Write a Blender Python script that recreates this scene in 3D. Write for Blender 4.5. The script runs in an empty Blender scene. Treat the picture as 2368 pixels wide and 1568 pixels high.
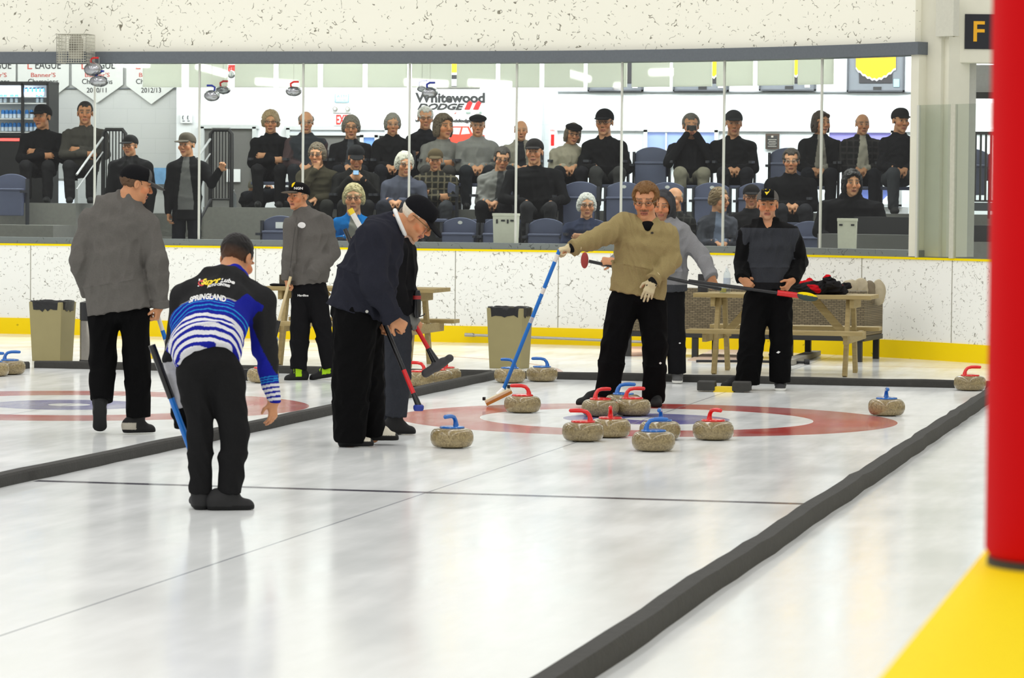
import bpy, math, random
import numpy as np
import openvdb as vdb
from mathutils import Vector, Matrix, Euler

random.seed(7)
RNG = np.random.default_rng(11)
SC = bpy.context.scene
COL = SC.collection
PI = math.pi

# ------------------------------------------------------------------ camera
IMW, IMH = 2368, 1568
FPX = 7509.0
CAM = np.array([4.396, -23.372, 1.5665])
YAW, PITCH, ROLL = 0.227535, 0.041642, 0.00933
_fw = np.array([-math.sin(YAW)*math.cos(PITCH), math.cos(YAW)*math.cos(PITCH), -math.sin(PITCH)])
_rt = np.array([math.cos(YAW), math.sin(YAW), 0.0])
_up = np.cross(_rt, _fw)
CR = math.cos(ROLL)*_rt + math.sin(ROLL)*_up
CU = -math.sin(ROLL)*_rt + math.cos(ROLL)*_up
HR = _rt.copy()                                             # level direction across the view
HF = np.array([-math.sin(YAW), math.cos(YAW), 0.0])         # level direction away from the camera
UP = np.array([0.0, 0.0, 1.0])

def ray(x, y):
    return _fw + (x-IMW/2)/FPX*CR - (y-IMH/2)/FPX*CU
def atZ(x, y, z=0.0):
    d = ray(x, y); return CAM + d*((z-CAM[2])/d[2])
def atY(x, y, Y):
    d = ray(x, y); return CAM + d*((Y-CAM[1])/d[1])
def atD(x, y, D):                                            # D: level distance from the camera
    d = ray(x, y); return CAM + d*(D/(d@HF))
def dist(p):
    return float((np.asarray(p)-CAM)@HF)

cam_data = bpy.data.cameras.new('camera')
cam = bpy.data.objects.new('camera', cam_data); COL.objects.link(cam)
cam_data.sensor_width = 36.0
cam_data.lens = FPX/IMW*36.0
cam_data.clip_start = 0.1; cam_data.clip_end = 300
M3 = Matrix((CR, CU, -_fw)).transposed()
cam.matrix_world = Matrix.Translation(Vector(CAM)) @ M3.to_4x4()
cam_data.dof.use_dof = True
cam_data.dof.focus_distance = 26.0
cam_data.dof.aperture_fstop = 9.0
SC.camera = cam

# ------------------------------------------------------------------ materials
def lin(*c):
    return tuple(((v/255)/12.92 if v/255 <= .04045 else ((v/255+.055)/1.055)**2.4) for v in c)
MATS = {}
def newmat(name):
    m = bpy.data.materials.new(name); m.use_nodes = True
    nt = m.node_tree; nt.nodes.clear()
    out = nt.nodes.new('ShaderNodeOutputMaterial')
    b = nt.nodes.new('ShaderNodeBsdfPrincipled')
    nt.links.new(b.outputs[0], out.inputs[0])
    MATS[name] = m
    return m, nt, b
def nd(nt, typ, **kw):
    n = nt.nodes.new(typ)
    for k, v in kw.items():
        if k.startswith('i_'):
            key = k[2:]
            n.inputs[int(key) if key.isdigit() else key.replace('_', ' ')].default_value = v
        else: setattr(n, k, v)
    return n
def mixc(nt, fac, a, b, blend='MIX'):
    n = nt.nodes.new('ShaderNodeMix'); n.data_type = 'RGBA'; n.blend_type = blend
    for i, v in ((0, fac), (6, a), (7, b)):
        if isinstance(v, (int, float)): n.inputs[i].default_value = v
        elif isinstance(v, tuple): n.inputs[i].default_value = (*v, 1.0)[:4]
        else: nt.links.new(v, n.inputs[i])
    return n.outputs[2]
def mth(nt, op, a, b=None, c=None, clamp=False):
    n = nt.nodes.new('ShaderNodeMath'); n.operation = op; n.use_clamp = clamp
    for i, v in enumerate((a, b, c)):
        if v is None: continue
        if isinstance(v, (int, float)): n.inputs[i].default_value = v
        else: nt.links.new(v, n.inputs[i])
    return n.outputs[0]
def simple(name, col, rough=.5, metal=0.0, spec=.5, var=.08, scale=30.0, bump=0.0, bscale=200.0, coat=0.0, emit=0.0, alpha=None, trans=0.0):
    """plain colour broken up by a little noise"""
    m, nt, b = newmat(name)
    tc = nd(nt, 'ShaderNodeTexCoord')
    no = nd(nt, 'ShaderNodeTexNoise', i_Scale=scale, i_Detail=4.0)
    nt.links.new(tc.outputs['Object'], no.inputs['Vector'])
    c = mixc(nt, no.outputs[0], tuple(v*(1-var) for v in col), tuple(min(1, v*(1+var)) for v in col))
    nt.links.new(c, b.inputs['Base Color'])
    b.inputs['Roughness'].default_value = rough
    b.inputs['Metallic'].default_value = metal
    b.inputs['Specular IOR Level'].default_value = spec
    b.inputs['Coat Weight'].default_value = coat
    b.inputs['Transmission Weight'].default_value = trans
    if emit:
        b.inputs['Emission Color'].default_value = (*col, 1); b.inputs['Emission Strength'].default_value = emit
    if bump:
        n2 = nd(nt, 'ShaderNodeTexNoise', i_Scale=bscale, i_Detail=3.0)
        nt.links.new(tc.outputs['Object'], n2.inputs['Vector'])
        bp = nd(nt, 'ShaderNodeBump', i_Strength=bump, i_Distance=.01)
        nt.links.new(n2.outputs[0], bp.inputs['Height']); nt.links.new(bp.outputs[0], b.inputs['Normal'])
    return m
def attrmat(name, rough=.8, spec=.3, var=.1, scale=60.0, bump=.0, bscale=300.0, sheen=0.0, sss=0.0):
    """the colour each thing carries, with cloth or skin grain on top"""
    m, nt, b = newmat(name)
    at = nd(nt, 'ShaderNodeAttribute', attribute_name='Col')
    tc = nd(nt, 'ShaderNodeTexCoord')
    no = nd(nt, 'ShaderNodeTexNoise', i_Scale=scale, i_Detail=5.0, i_Roughness=.7)
    nt.links.new(tc.outputs['Object'], no.inputs['Vector'])
    k = mth(nt, 'MULTIPLY_ADD', no.outputs[0], 2*var, 1-var)
    cm = nd(nt, 'ShaderNodeVectorMath', operation='SCALE')
    nt.links.new(at.outputs['Color'], cm.inputs[0]); nt.links.new(k, cm.inputs['Scale'])
    nt.links.new(cm.outputs[0], b.inputs['Base Color'])
    b.inputs['Roughness'].default_value = rough
    b.inputs['Specular IOR Level'].default_value = spec
    b.inputs['Sheen Weight'].default_value = sheen
    if bump:
        n2 = nd(nt, 'ShaderNodeTexNoise', i_Scale=bscale, i_Detail=3.0)
        nt.links.new(tc.outputs['Object'], n2.inputs['Vector'])
        bp = nd(nt, 'ShaderNodeBump', i_Strength=bump, i_Distance=.006)
        nt.links.new(n2.outputs[0], bp.inputs['Height']); nt.links.new(bp.outputs[0], b.inputs['Normal'])
    return m
SKIN = attrmat('skin', .55, .35, .12, 45, .15, 180)
CLOTH = attrmat('woven_cloth', .9, .08, .2, 90, .4, 420)
KNIT = attrmat('knitted_cloth', .95, .08, .34, 170, .5, 260, sheen=.03)
HAIRM = attrmat('hair_strands', .6, .25, .32, 70, .12, 120)
RUBBER = attrmat('shoe_material', .7, .3, .15, 80, .2, 300)

# ------------------------------------------------------------------ mesh building
def link(o, parent=None):
    COL.objects.link(o)
    if parent is not None: o.parent = parent
    return o
def tag(o, label=None, cat=None, group=None, kind=None):
    if label: o['label'] = label
    if cat: o['category'] = cat
    if group: o['group'] = group
    if kind: o['kind'] = kind
    return o
def empty(name, loc, rz=0.0, label=None, cat=None, group=None):
    o = bpy.data.objects.new(name, None); COL.objects.link(o)
    o.empty_display_size = .1
    o.location = [float(v) for v in loc]; o.rotation_euler = (0, 0, rz)
    return tag(o, label, cat, group)
def rotz(a):
    return np.array([[math.cos(a), -math.sin(a), 0], [math.sin(a), math.cos(a), 0], [0, 0, 1.0]])
def basis(d, hint=UP):
    d = np.asarray(d, float); d = d/np.linalg.norm(d)
    h = np.asarray(hint, float)
    if abs(d@h) > .98*np.linalg.norm(h): h = np.array([1.0, 0, 0])
    x = np.cross(h, d); x /= np.linalg.norm(x)
    return x, np.cross(d, x), d
class MB:
    """collects shapes and links them as one mesh object"""
    def __init__(s): s.v = []; s.f = []; s.mi = []; s.cur = 0
    def add(s, vs, fs):
        n = len(s.v); s.v += [tuple(float(c) for c in p) for p in vs]
        s.f += [tuple(i+n for i in f) for f in fs]; s.mi += [s.cur]*len(fs)
        return s
    def m(s, i): s.cur = i; return s
    def box(s, c, size, R=None):
        c = np.asarray(c, float); h = np.asarray(size, float)/2
        P = np.array([[x, y, z] for x in (-1, 1) for y in (-1, 1) for z in (-1, 1)])*h
        if R is not None: P = P @ np.asarray(R).T
        return s.add(P+c, [(0, 1, 3, 2), (4, 6, 7, 5), (0, 4, 5, 1), (2, 3, 7, 6), (0, 2, 6, 4), (1, 5, 7, 3)])
    def beam(s, a, b, w, t, hint=UP):
        """rectangular bar from a to b; w across, t along the hint"""
        a = np.asarray(a, float); b = np.asarray(b, float)
        x, y, d = basis(b-a, hint)
        return s.box((a+b)/2, (w, t, np.linalg.norm(b-a)), np.stack([x, y, d], 1))
    def tube(s, pts, r, n=10, caps=True):
        pts = [np.asarray(p, float) for p in pts]
        rs = r if isinstance(r, (list, tuple)) else [r]*len(pts)
        rings = []; x = None
        for i, p in enumerate(pts):
            d = pts[min(i+1, len(pts)-1)]-pts[max(i-1, 0)]; d = d/np.linalg.norm(d)
            if x is None: x, y, _ = basis(d)
            else:
                x = x-(x@d)*d; x /= np.linalg.norm(x); y = np.cross(d, x)
            rings.append([p+rs[i]*(math.cos(2*PI*k/n)*x+math.sin(2*PI*k/n)*y) for k in range(n)])
        vs = [q for R_ in rings for q in R_]
        fs = [(i*n+k, i*n+(k+1) % n, (i+1)*n+(k+1) % n, (i+1)*n+k) for i in range(len(pts)-1) for k in range(n)]
        if caps: fs += [tuple(range(n))[::-1], tuple((len(pts)-1)*n+k for k in range(n))]
        return s.add(vs, fs)
    def lathe(s, prof, n=32, c=(0, 0, 0)):
        vs = [(c[0]+r*math.cos(2*PI*k/n), c[1]+r*math.sin(2*PI*k/n), c[2]+z) for r, z in prof for k in range(n)]
        fs = [(i*n+k, i*n+(k+1) % n, (i+1)*n+(k+1) % n, (i+1)*n+k) for i in range(len(prof)-1) for k in range(n)]
        if prof[0][0] > 1e-4: fs.append(tuple(range(n))[::-1])
        if prof[-1][0] > 1e-4: fs.append(tuple((len(prof)-1)*n+k for k in range(n)))
        return s.add(vs, fs)
    def prism(s, poly, o, ex, ey, ez):
        """polygon (u,v) in plane o+u*ex+v*ey extruded by vector ez"""
        o, ex, ey, ez = (np.asarray(q, float) for q in (o, ex, ey, ez)); n = len(poly)
        a = [o+u*ex+v*ey for u, v in poly]; b = [p+ez for p in a]
        fs = [tuple(range(n))[::-1], tuple(range(n, 2*n))]+[(i, (i+1) % n, n+(i+1) % n, n+i) for i in range(n)]
        return s.add(a+b, fs)
    def strip(s, path, prof):
        """sweep profile (offset across, z) along plan path; across is to the left of travel"""
        n = len(prof); vs = []
        for i, p in enumerate(path):
            a = path[max(i-1, 0)]; b = path[min(i+1, len(path)-1)]
            d = np.array([b[0]-a[0], b[1]-a[1]]); d /= np.linalg.norm(d); L = np.array([-d[1], d[0]])
            vs += [(p[0]+L[0]*o, p[1]+L[1]*o, z) for o, z in prof]
        fs = [(i*n+k, i*n+(k+1) % n, (i+1)*n+(k+1) % n, (i+1)*n+k) for i in range(len(path)-1) for k in range(n)]
        fs += [tuple(range(n))[::-1], tuple((len(path)-1)*n+k for k in range(n))]
        return s.add(vs, fs)
    def build(s, name, mat, parent=None, smooth=False, bevel=0.0, loc=None, origin=None, angle=.7):
        me = bpy.data.meshes.new(name)
        vs = s.v
        if origin is not None:
            vs = [(p[0]-origin[0], p[1]-origin[1], p[2]-origin[2]) for p in vs]
        me.from_pydata(vs, [], s.f); me.validate(); 
        for mm in (mat if isinstance(mat, (list, tuple)) else [mat]): me.materials.append(mm)
        if len(me.polygons) == len(s.mi):
            me.polygons.foreach_set('material_index', s.mi)
        import bmesh
        bm = bmesh.new(); bm.from_mesh(me); bmesh.ops.recalc_face_normals(bm, faces=bm.faces); bm.to_mesh(me); bm.free()
        if smooth:
            me.polygons.foreach_set('use_smooth', [True]*len(me.polygons))
            if angle: me.set_sharp_from_angle(angle=angle)
        me.update()
        o = bpy.data.objects.new(name, me); link(o, parent)
        if origin is not None and parent is None: o.location = [float(v) for v in origin]
        if loc is not None: o.location = [float(v) for v in loc]
        if bevel:
            b = o.modifiers.new('edge', 'BEVEL'); b.width = bevel; b.segments = 2; b.limit_method = 'ANGLE'
        return o
def clone(root, loc=None, rz=None, label=None, cat=None, group=None):
    r = root.copy(); COL.objects.link(r)
    if loc is not None: r.location = [float(v) for v in loc]
    if rz is not None: r.rotation_euler = (0, 0, rz)
    tag(r, label, cat, group)
    for ch in list(root.children):
        c = ch.copy(); COL.objects.link(c); c.parent = r
        for g in list(ch.children):
            e = g.copy(); COL.objects.link(e); e.parent = c
    return r
def textmesh(txt, size, depth=.002, shear=0.0, sx=1.0, bold=0.0):
    """vertices and faces of lettering in the xy plane, centred on x"""
    cu = bpy.data.curves.new('lettering', 'FONT'); cu.body = txt; cu.size = size
    cu.extrude = depth/2; cu.align_x = 'CENTER'; cu.shear = shear; cu.offset = bold; cu.resolution_u = 3
    o = bpy.data.objects.new('lettering', cu); COL.objects.link(o)
    dg = bpy.context.evaluated_depsgraph_get()
    me = o.evaluated_get(dg).to_mesh()
    V = np.array([v.co[:] for v in me.vertices], float).reshape(-1, 3)
    Fc = [tuple(p.vertices) for p in me.polygons]
    o.evaluated_get(dg).to_mesh_clear(); bpy.data.objects.remove(o); bpy.data.curves.remove(cu)
    if len(V): V[:, 0] *= sx
    return V, Fc
def lettering(mb, txt, o, ex, ey, size, depth=.004, shear=0.0, sx=1.0, bold=0.0, fit=None):
    """add text to mb: baseline middle at o, reading along unit ex, up along unit ey"""
    V, Fc = textmesh(txt, size, depth, shear, sx, bold)
    if fit and len(V):
        V[:, 0] *= fit/(V[:, 0].max()-V[:, 0].min())
    ex = np.asarray(ex, float); ey = np.asarray(ey, float); ez = np.cross(ex, ey)
    mb.add([np.asarray(o)+p[0]*ex+p[1]*ey+p[2]*ez for p in V], Fc)
    return mb
# ------------------------------------------------------------------ rounded bodies: distance fields meshed into one surface
f32 = np.float32
def nrm(v):
    v = np.asarray(v, float); return v/np.linalg.norm(v)
class Form:
    def __init__(s, vox=.005): s.vox = vox; s.ops = []; s.fold = None
    def cone(s, a, b, ra, rb, k=.015, op='u', flat=None, ratio=1.0):
        """tapered limb between two joints; flat/ratio thin it along one direction"""
        a = np.asarray(a, float); b = np.asarray(b, float); R = max(ra, rb)
        lo = np.minimum(a, b)-R; hi = np.maximum(a, b)+R
        d = b-a; L2 = max(float(d@d), 1e-9)
        fl = None if flat is None else nrm(flat)
        def fn(X, Y, Z):
            px, py, pz = X-a[0], Y-a[1], Z-a[2]
            t = np.clip((px*d[0]+py*d[1]+pz*d[2])/L2, 0, 1)
            qx, qy, qz = px-t*d[0], py-t*d[1], pz-t*d[2]
            q2 = qx*qx+qy*qy+qz*qz
            if fl is not None:
                u = qx*fl[0]+qy*fl[1]+qz*fl[2]
                q2 = q2+u*u*(1/ratio**2-1)
                return (np.sqrt(q2)-(ra+(rb-ra)*t))*(ratio if ratio < 1 else 1)**.5
            return np.sqrt(q2)-(ra+(rb-ra)*t)
        s.ops.append((fn, lo, hi, k, op)); return s
    def chain(s, pts, rs, k=.015, op='u', flat=None, ratio=1.0):
        for i in range(len(pts)-1): s.cone(pts[i], pts[i+1], rs[i], rs[i+1], k, op, flat, ratio)
        return s
    def ell(s, c, r, R=None, k=.015, op='u'):
        """ellipsoid; the columns of R are its axes"""
        c = np.asarray(c, float); r = np.asarray(r, float)
        R = np.eye(3) if R is None else np.asarray(R, float)
        ext = np.sqrt(((R*r)**2).sum(1)); lo, hi = c-ext, c+ext
        def fn(X, Y, Z):
            px, py, pz = X-c[0], Y-c[1], Z-c[2]
            u = [(px*R[0, i]+py*R[1, i]+pz*R[2, i]) for i in range(3)]
            k0 = np.sqrt(sum((u[i]/r[i])**2 for i in range(3)))
            k1 = np.sqrt(sum((u[i]/r[i]**2)**2 for i in range(3)))+1e-6
            return k0*(k0-1)/k1
        s.ops.append((fn, lo, hi, k, op)); return s
    def loft(s, a, b, wa, da, wb, db, side, cap=.03, k=.03, op='u', power=2.0):
        """trunk section from a to b: half widths wa..wb along side, half depths da..db"""
        a = np.asarray(a, float); b = np.asarray(b, float); d = b-a; L = np.linalg.norm(d); d = d/L
        sx = np.asarray(side, float); sx = nrm(sx-(sx@d)*d); sy = np.cross(d, sx)
        R = max(wa, wb, da, db, cap); lo = np.minimum(a, b)-R; hi = np.maximum(a, b)+R
        def fn(X, Y, Z):
            px, py, pz = X-a[0], Y-a[1], Z-a[2]
            h = px*d[0]+py*d[1]+pz*d[2]; t = np.clip(h/L, 0, 1); z = (h-t*L)/cap
            w = wa+(wb-wa)*t; e = da+(db-da)*t
            u = (px*sx[0]+py*sx[1]+pz*sx[2])/w; v = (px*sy[0]+py*sy[1]+pz*sy[2])/e
            if power == 2: k0 = np.sqrt(u*u+v*v+z*z); 
            else: k0 = (np.abs(u)**power+np.abs(v)**power+np.abs(z)**power)**(1/power)
            k1 = np.sqrt((u/w)**2+(v/e)**2+(z/cap)**2)+1e-6
            return k0*(k0-1)/k1
        s.ops.append((fn, lo, hi, k, op)); return s
    def trunk(s, secs, side, cap=.03, k=.04, power=2.0):
        """secs: list of (point, half width, half depth)"""
        for (a, wa, da), (b, wb, db) in zip(secs[:-1], secs[1:]): s.loft(a, b, wa, da, wb, db, side, cap, k, 'u', power)
        return s
    def cut(s, p, n, k=.004):
        """remove everything on the side n points to"""
        p = np.asarray(p, float); n = nrm(n)
        def fn(X, Y, Z): return (X-p[0])*n[0]+(Y-p[1])*n[1]+(Z-p[2])*n[2]
        s.ops.append((fn, None, None, k, 'i')); return s
    def folds(s, amp=.004, wl=.1, seed=0, stretch=(1, 1, .6)):
        r = np.random.default_rng(seed); K = []
        for i in range(4):
            v = r.normal(size=3)*np.array(stretch); v = v/np.linalg.norm(v)*2*PI/(wl*r.uniform(.6, 1.6))
            q = r.normal(size=3); q = q/np.linalg.norm(q)*2*PI/(wl*2.5)
            K.append((v, q, r.uniform(0, 6.3), r.uniform(0, 6.3)))
        def fn(P):
            o = 0
            for v, q, a, b in K: o = o+np.sin(P@v+a+1.6*np.sin(P@q+b))
            o = o/len(K)*1.6
            return amp*(1-2*np.sqrt(o*o+.02))*.8
        s.fold = fn; return s
    def mesh(s):
        vox = s.vox
        U = [o for o in s.ops if o[4] == 'u']
        lo = np.min([o[1] for o in U], 0)-5*vox; hi = np.max([o[2] for o in U], 0)+5*vox
        n = np.ceil((hi-lo)/vox).astype(int)+1
        ax = [(np.arange(n[i])*vox+lo[i]).astype(f32) for i in range(3)]
        F = np.full(n, .08, f32)
        for fn, l, h, k, op in s.ops:
            if l is None: i0 = np.zeros(3, int); i1 = n
            else:
                i0 = np.clip(np.floor((l-lo-k-2*vox)/vox).astype(int), 0, n); i1 = np.clip(np.ceil((h-lo+k+2*vox)/vox).astype(int)+1, 0, n)
                if (i1 <= i0).any(): continue
            sl = tuple(slice(a, b) for a, b in zip(i0, i1))
            X = ax[0][sl[0]][:, None, None]; Y = ax[1][sl[1]][None, :, None]; Z = ax[2][sl[2]][None, None, :]
            d = fn(X, Y, Z).astype(f32); g = F[sl]
            if op == 'u':
                h_ = np.clip(.5+.5*(g-d)/k, 0, 1); F[sl] = g+(d-g)*h_-k*h_*(1-h_)
            else:
                if op == 's': d = -d
                h_ = np.clip(.5-.5*(g-d)/k, 0, 1); F[sl] = g+(d-g)*h_+k*h_*(1-h_)
        if s.fold is not None:
            m = np.nonzero(np.abs(F) < .02)
            P = np.stack([ax[i][m[i]] for i in range(3)], 1)
            F[m] -= s.fold(P).astype(f32)
        np.clip(F, -4*vox, 4*vox, out=F)
        grid = vdb.FloatGrid(4*vox); grid.copyFromArray(F)
        P, Q = grid.convertToQuads(0.0)
        return np.asarray(P, float)*vox+lo, np.asarray(Q)[:, ::-1]
def meshobj(name, P, Q, mat, parent=None, origin=(0, 0, 0), col=None):
    origin = np.asarray(origin, float)
    me = bpy.data.meshes.new(name)
    V = (P-origin).astype(f32); nq = len(Q)
    me.vertices.add(len(V)); me.vertices.foreach_set('co', V.ravel())
    me.loops.add(nq*4); me.loops.foreach_set('vertex_index', Q.ravel().astype(np.int32))
    me.polygons.add(nq); me.polygons.foreach_set('loop_start', np.arange(nq, dtype=np.int32)*4)
    me.polygons.foreach_set('use_smooth', np.ones(nq, bool))
    me.update(calc_edges=True)
    if col is not None:
        a = me.color_attributes.new('Col', 'FLOAT_COLOR', 'POINT')
        C = np.ones((len(V), 4), f32)
        c = col(P) if callable(col) else np.broadcast_to(np.asarray(col, float), (len(V), 3))
        C[:, :3] = c; a.data.foreach_set('color', C.ravel())
    me.materials.append(mat)
    o = bpy.data.objects.new(name, me); link(o, parent)
    if parent is None: o.location = [float(v) for v in origin]
    return o
def formobj(name, form, mat, parent=None, origin=(0, 0, 0), col=(.5, .5, .5)):
    P, Q = form.mesh()
    return meshobj(name, P, Q, mat, parent, origin, col)
def rot(yaw=0.0, pitch=0.0, roll=0.0, front=None):
    """head or trunk axes as columns x (its left-to-right), y (front), z (up). yaw 0 faces the camera,
    positive turns towards the right of the view; pitch > 0 nods down; roll > 0 tilts its top to the view's right"""
    y = -math.cos(yaw)*HF+math.sin(yaw)*HR; z = UP.copy(); x = np.cross(y, z)
    y2 = math.cos(pitch)*y-math.sin(pitch)*z; z2 = math.cos(pitch)*z+math.sin(pitch)*y
    if roll:
        # tilt about the line of sight
        a = roll; k = -HF
        def rr(v): return v*math.cos(a)+np.cross(k, v)*math.sin(a)+k*(k@v)*(1-math.cos(a))
        # positive roll: top goes to view right
        def rl(v): return v*math.cos(-a)+np.cross(k, v)*math.sin(-a)+k*(k@v)*(1-math.cos(-a))
        x, y2, z2 = rl(x), rl(y2), rl(z2)
    return np.stack([x, y2, z2], 1)

# ------------------------------------------------------------------ people
SKINC = np.array([.55, .255, .125])
def add_head(F, c, R, s=1.0, neck=None, neck_r=.058, nose=1.0, jaw=1.0, ears=True):
    """face, skull and neck on the form; c is the middle of the head at eye height"""
    T = lambda x, y, z: c+s*(R@np.array([x, y, z]))
    e = lambda x, y, z, r, k=.012, op='u': F.ell(T(x, y, z), np.array(r)*s, R, k*s, op)
    e(0, -.012, .036, (.074, .094, .084))
    F.loft(T(0, .018, .03), T(0, .034, -.088), .068*s, .076*s, .040*jaw*s, .050*s, R[:, 0], .02*s, .02*s)
    e(0, .030, -.058, (.057*jaw, .058, .046), .02)
    e(0, .076, -.100, (.024*jaw, .018, .017), .014)
    for q in (-1, 1):
        e(q*.030, .087, .026, (.026, .011, .009), .01)
        e(q*.041, .066, -.026, (.026, .026, .026), .015)
    for q in (-1, 1):
        e(q*.032, .107, .006, (.018, .015, .010), .008, 's')
        e(q*.031, .083, .005, (.0135, .0125, .0115), .003)
    F.cone(T(0, .095, .016), T(0, .116, -.028), .009*s, .0135*s*nose, .01*s)
    for q in (-1, 1): e(q*.012, .106, -.034, (.010, .011, .009), .007)
    e(0, .094, -.063, (.024, .010, .0055), .006)
    e(0, .091, -.075, (.021, .010, .0065), .006)
    if ears:
        for q in (-1, 1):
            e(q*.077, -.010, -.004, (.009, .019, .031), .005)
            e(q*.083, -.004, -.002, (.006, .008, .016), .004, 's')
    if neck is not None:
        F.cone(T(0, -.022, -.065), neck, neck_r*s, (neck_r+.008)*s, .02)
def skin_colour(c, R, s=1.0, brow=(.10, .06, .04), stubble=None, moustache=None, tone=SKINC, gloves=()):
    c = np.asarray(c, float)
    def fn(P):
        q = ((P-c)@R)/s; x, y, z = np.abs(q[:, 0]), q[:, 1], q[:, 2]
        C = np.tile(np.asarray(tone, float), (len(P), 1))
        def put(m, col, f=1.0): C[m] = C[m]*(1-f)+np.array(col)*f
        face = (y > .03) & (np.abs(z) < .14) & (x < .09)
        put(face & (np.hypot(x-.042, z+.03) < .026), np.array(tone)*np.array([1.12, .82, .72]), .7)
        put(face & (np.hypot(x, z+.03) < .018) & (y > .10), np.array(tone)*np.array([1.1, .8, .7]), .6)
        if stubble is not None: put(face & (z < -.045) & ~((z > -.082) & (x < .02)), stubble, .45)
        if moustache is not None: put(face & (z < -.042) & (z > -.060) & (x < .032) & (y > .07), moustache, .95)
        put(face & (np.abs(z+.069) < .0125) & (x < .025) & (y > .075), (.42, .13, .09), .8)
        put(face & (np.abs(z+.069) < .0025) & (x < .024) & (y > .07), (.06, .02, .015))
        put(face & (np.abs(z-.031-.05*(.03-x)*(x < .03)) < .0055) & (x > .012) & (x < .052), brow, .85)
        eye = face & (np.hypot((x-.031)/.0125, (z-.003)/.0048) < 1)
        put(eye, (.34, .29, .25)); put(eye & (np.hypot(x-.031, z-.004) < .0062), (.03, .025, .02))
        put(face & (np.hypot((x-.031)/.0165, (z-.008)/.0085) < 1) & ~eye, np.array(tone)*.45, .7)
        put(face & (np.hypot(x-.008, z+.042) < .0045) & (y > .09), (.08, .03, .02))
        for (a, b, r, col) in gloves:
            a = np.asarray(a); b = np.asarray(b); d = b-a; t = np.clip(((P-a)@d)/(d@d), 0, 1)
            put(np.linalg.norm(P-a-t[:, None]*d, axis=1) < r, col)
        return C
    return fn
def hair_form(c, R, s=1.0, vox=.005, style='short', thick=.012, seed=1, front=.13, low=-.035, noise=.005, temples=True):
    """hair cap over the skull with the face left free"""
    F = Form(vox); T = lambda x, y, z: c+s*(R@np.array([x, y, z]))
    t = thick
    F.ell(T(0, -.016, .038), np.array([.075+t, .092+t, .083+t])*s, R, .01)
    if style == 'full':
        for q in (-1, 1): F.ell(T(q*.065, -.03, -.005), np.array([.026+t*.6, .055, .06])*s, R, .03)
        F.ell(T(0, -.075, -.01), np.array([.07, .04, .06])*s, R, .03)
    if style == 'bob':
        for q in (-1, 1): F.ell(T(q*.072, -.015, -.035), np.array([.028, .055, .085])*s, R, .03)
        F.ell(T(0, -.075, -.03), np.array([.075, .045, .09])*s, R, .03)
        F.ell(T(0, .07, .075), np.array([.06, .035, .025])*s, R, .03)
    # free the face and the nape
    F.ell(T(0, .138, -.030), np.array([.100, .092, .100+front*.2])*s, R, .012, 's')
    F.ell(T(0, .12, -.10), np.array([.09, .10, .10])*s, R, .01, 's')
    if style == 'short' and temples:
        for q in (-1, 1): F.ell(T(q*.058, .085, .062), np.array([.030, .055, .034])*s, R, .01, 's')
    if style in ('short', 'crop', 'balding'):
        for q in (-1, 1): F.ell(T(q*.088, .012, -.02), np.array([.024, .034, .050])*s, R, .008, 's')
        F.cut(T(0, 0, low), -R[:, 2]*.85-R[:, 1]*.1)
    if style == 'full': F.cut(T(0, 0, low-.02), -R[:, 2])
    if style == 'bob': F.cut(T(0, 0, -.10), -R[:, 2])
    if style == 'balding': F.cut(T(0, -.02, .055), R[:, 2]*.9+R[:, 1]*.45, .02)
    if noise: F.folds(noise, .034*s, seed, (1, 1, .5))
    return F
def cap_form(c, R, s=1.0, vox=.005, brim=.085, side=0.0, size=1.0):
    """ball cap: crown and brim in one field; side turns the brim about the head"""
    F = Form(vox); T = lambda x, y, z: c+s*(R@np.array([x, y, z]))
    Rz = R@np.array([[math.cos(side), -math.sin(side), 0], [math.sin(side), math.cos(side), 0], [0, 0, 1]])
    TT = lambda x, y, z: c+s*(Rz@np.array([x, y, z]))
    F.ell(TT(0, -.010, .046), np.array([.086, .105, .084])*s*size, Rz, .01)
    F.ell(TT(0, .050, .075), np.array([.055, .042, .042])*s*size, Rz, .03)
    F.cut(TT(0, 0, .026), -Rz[:, 2]*.98+Rz[:, 1]*.06)
    if brim:
        a = .22
        Rb = Rz@np.array([[1, 0, 0], [0, math.cos(a), math.sin(a)], [0, -math.sin(a), math.cos(a)]])
        F.ell(TT(0, .085+brim*.42, .030-brim*.09), np.array([.074, brim, .010])*s, Rb, .006)
        F.ell(TT(0, .085+brim*.42, -.022-brim*.09), np.array([.058, brim*1.1, .040])*s, Rb, .006, 's')
    return F
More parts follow.
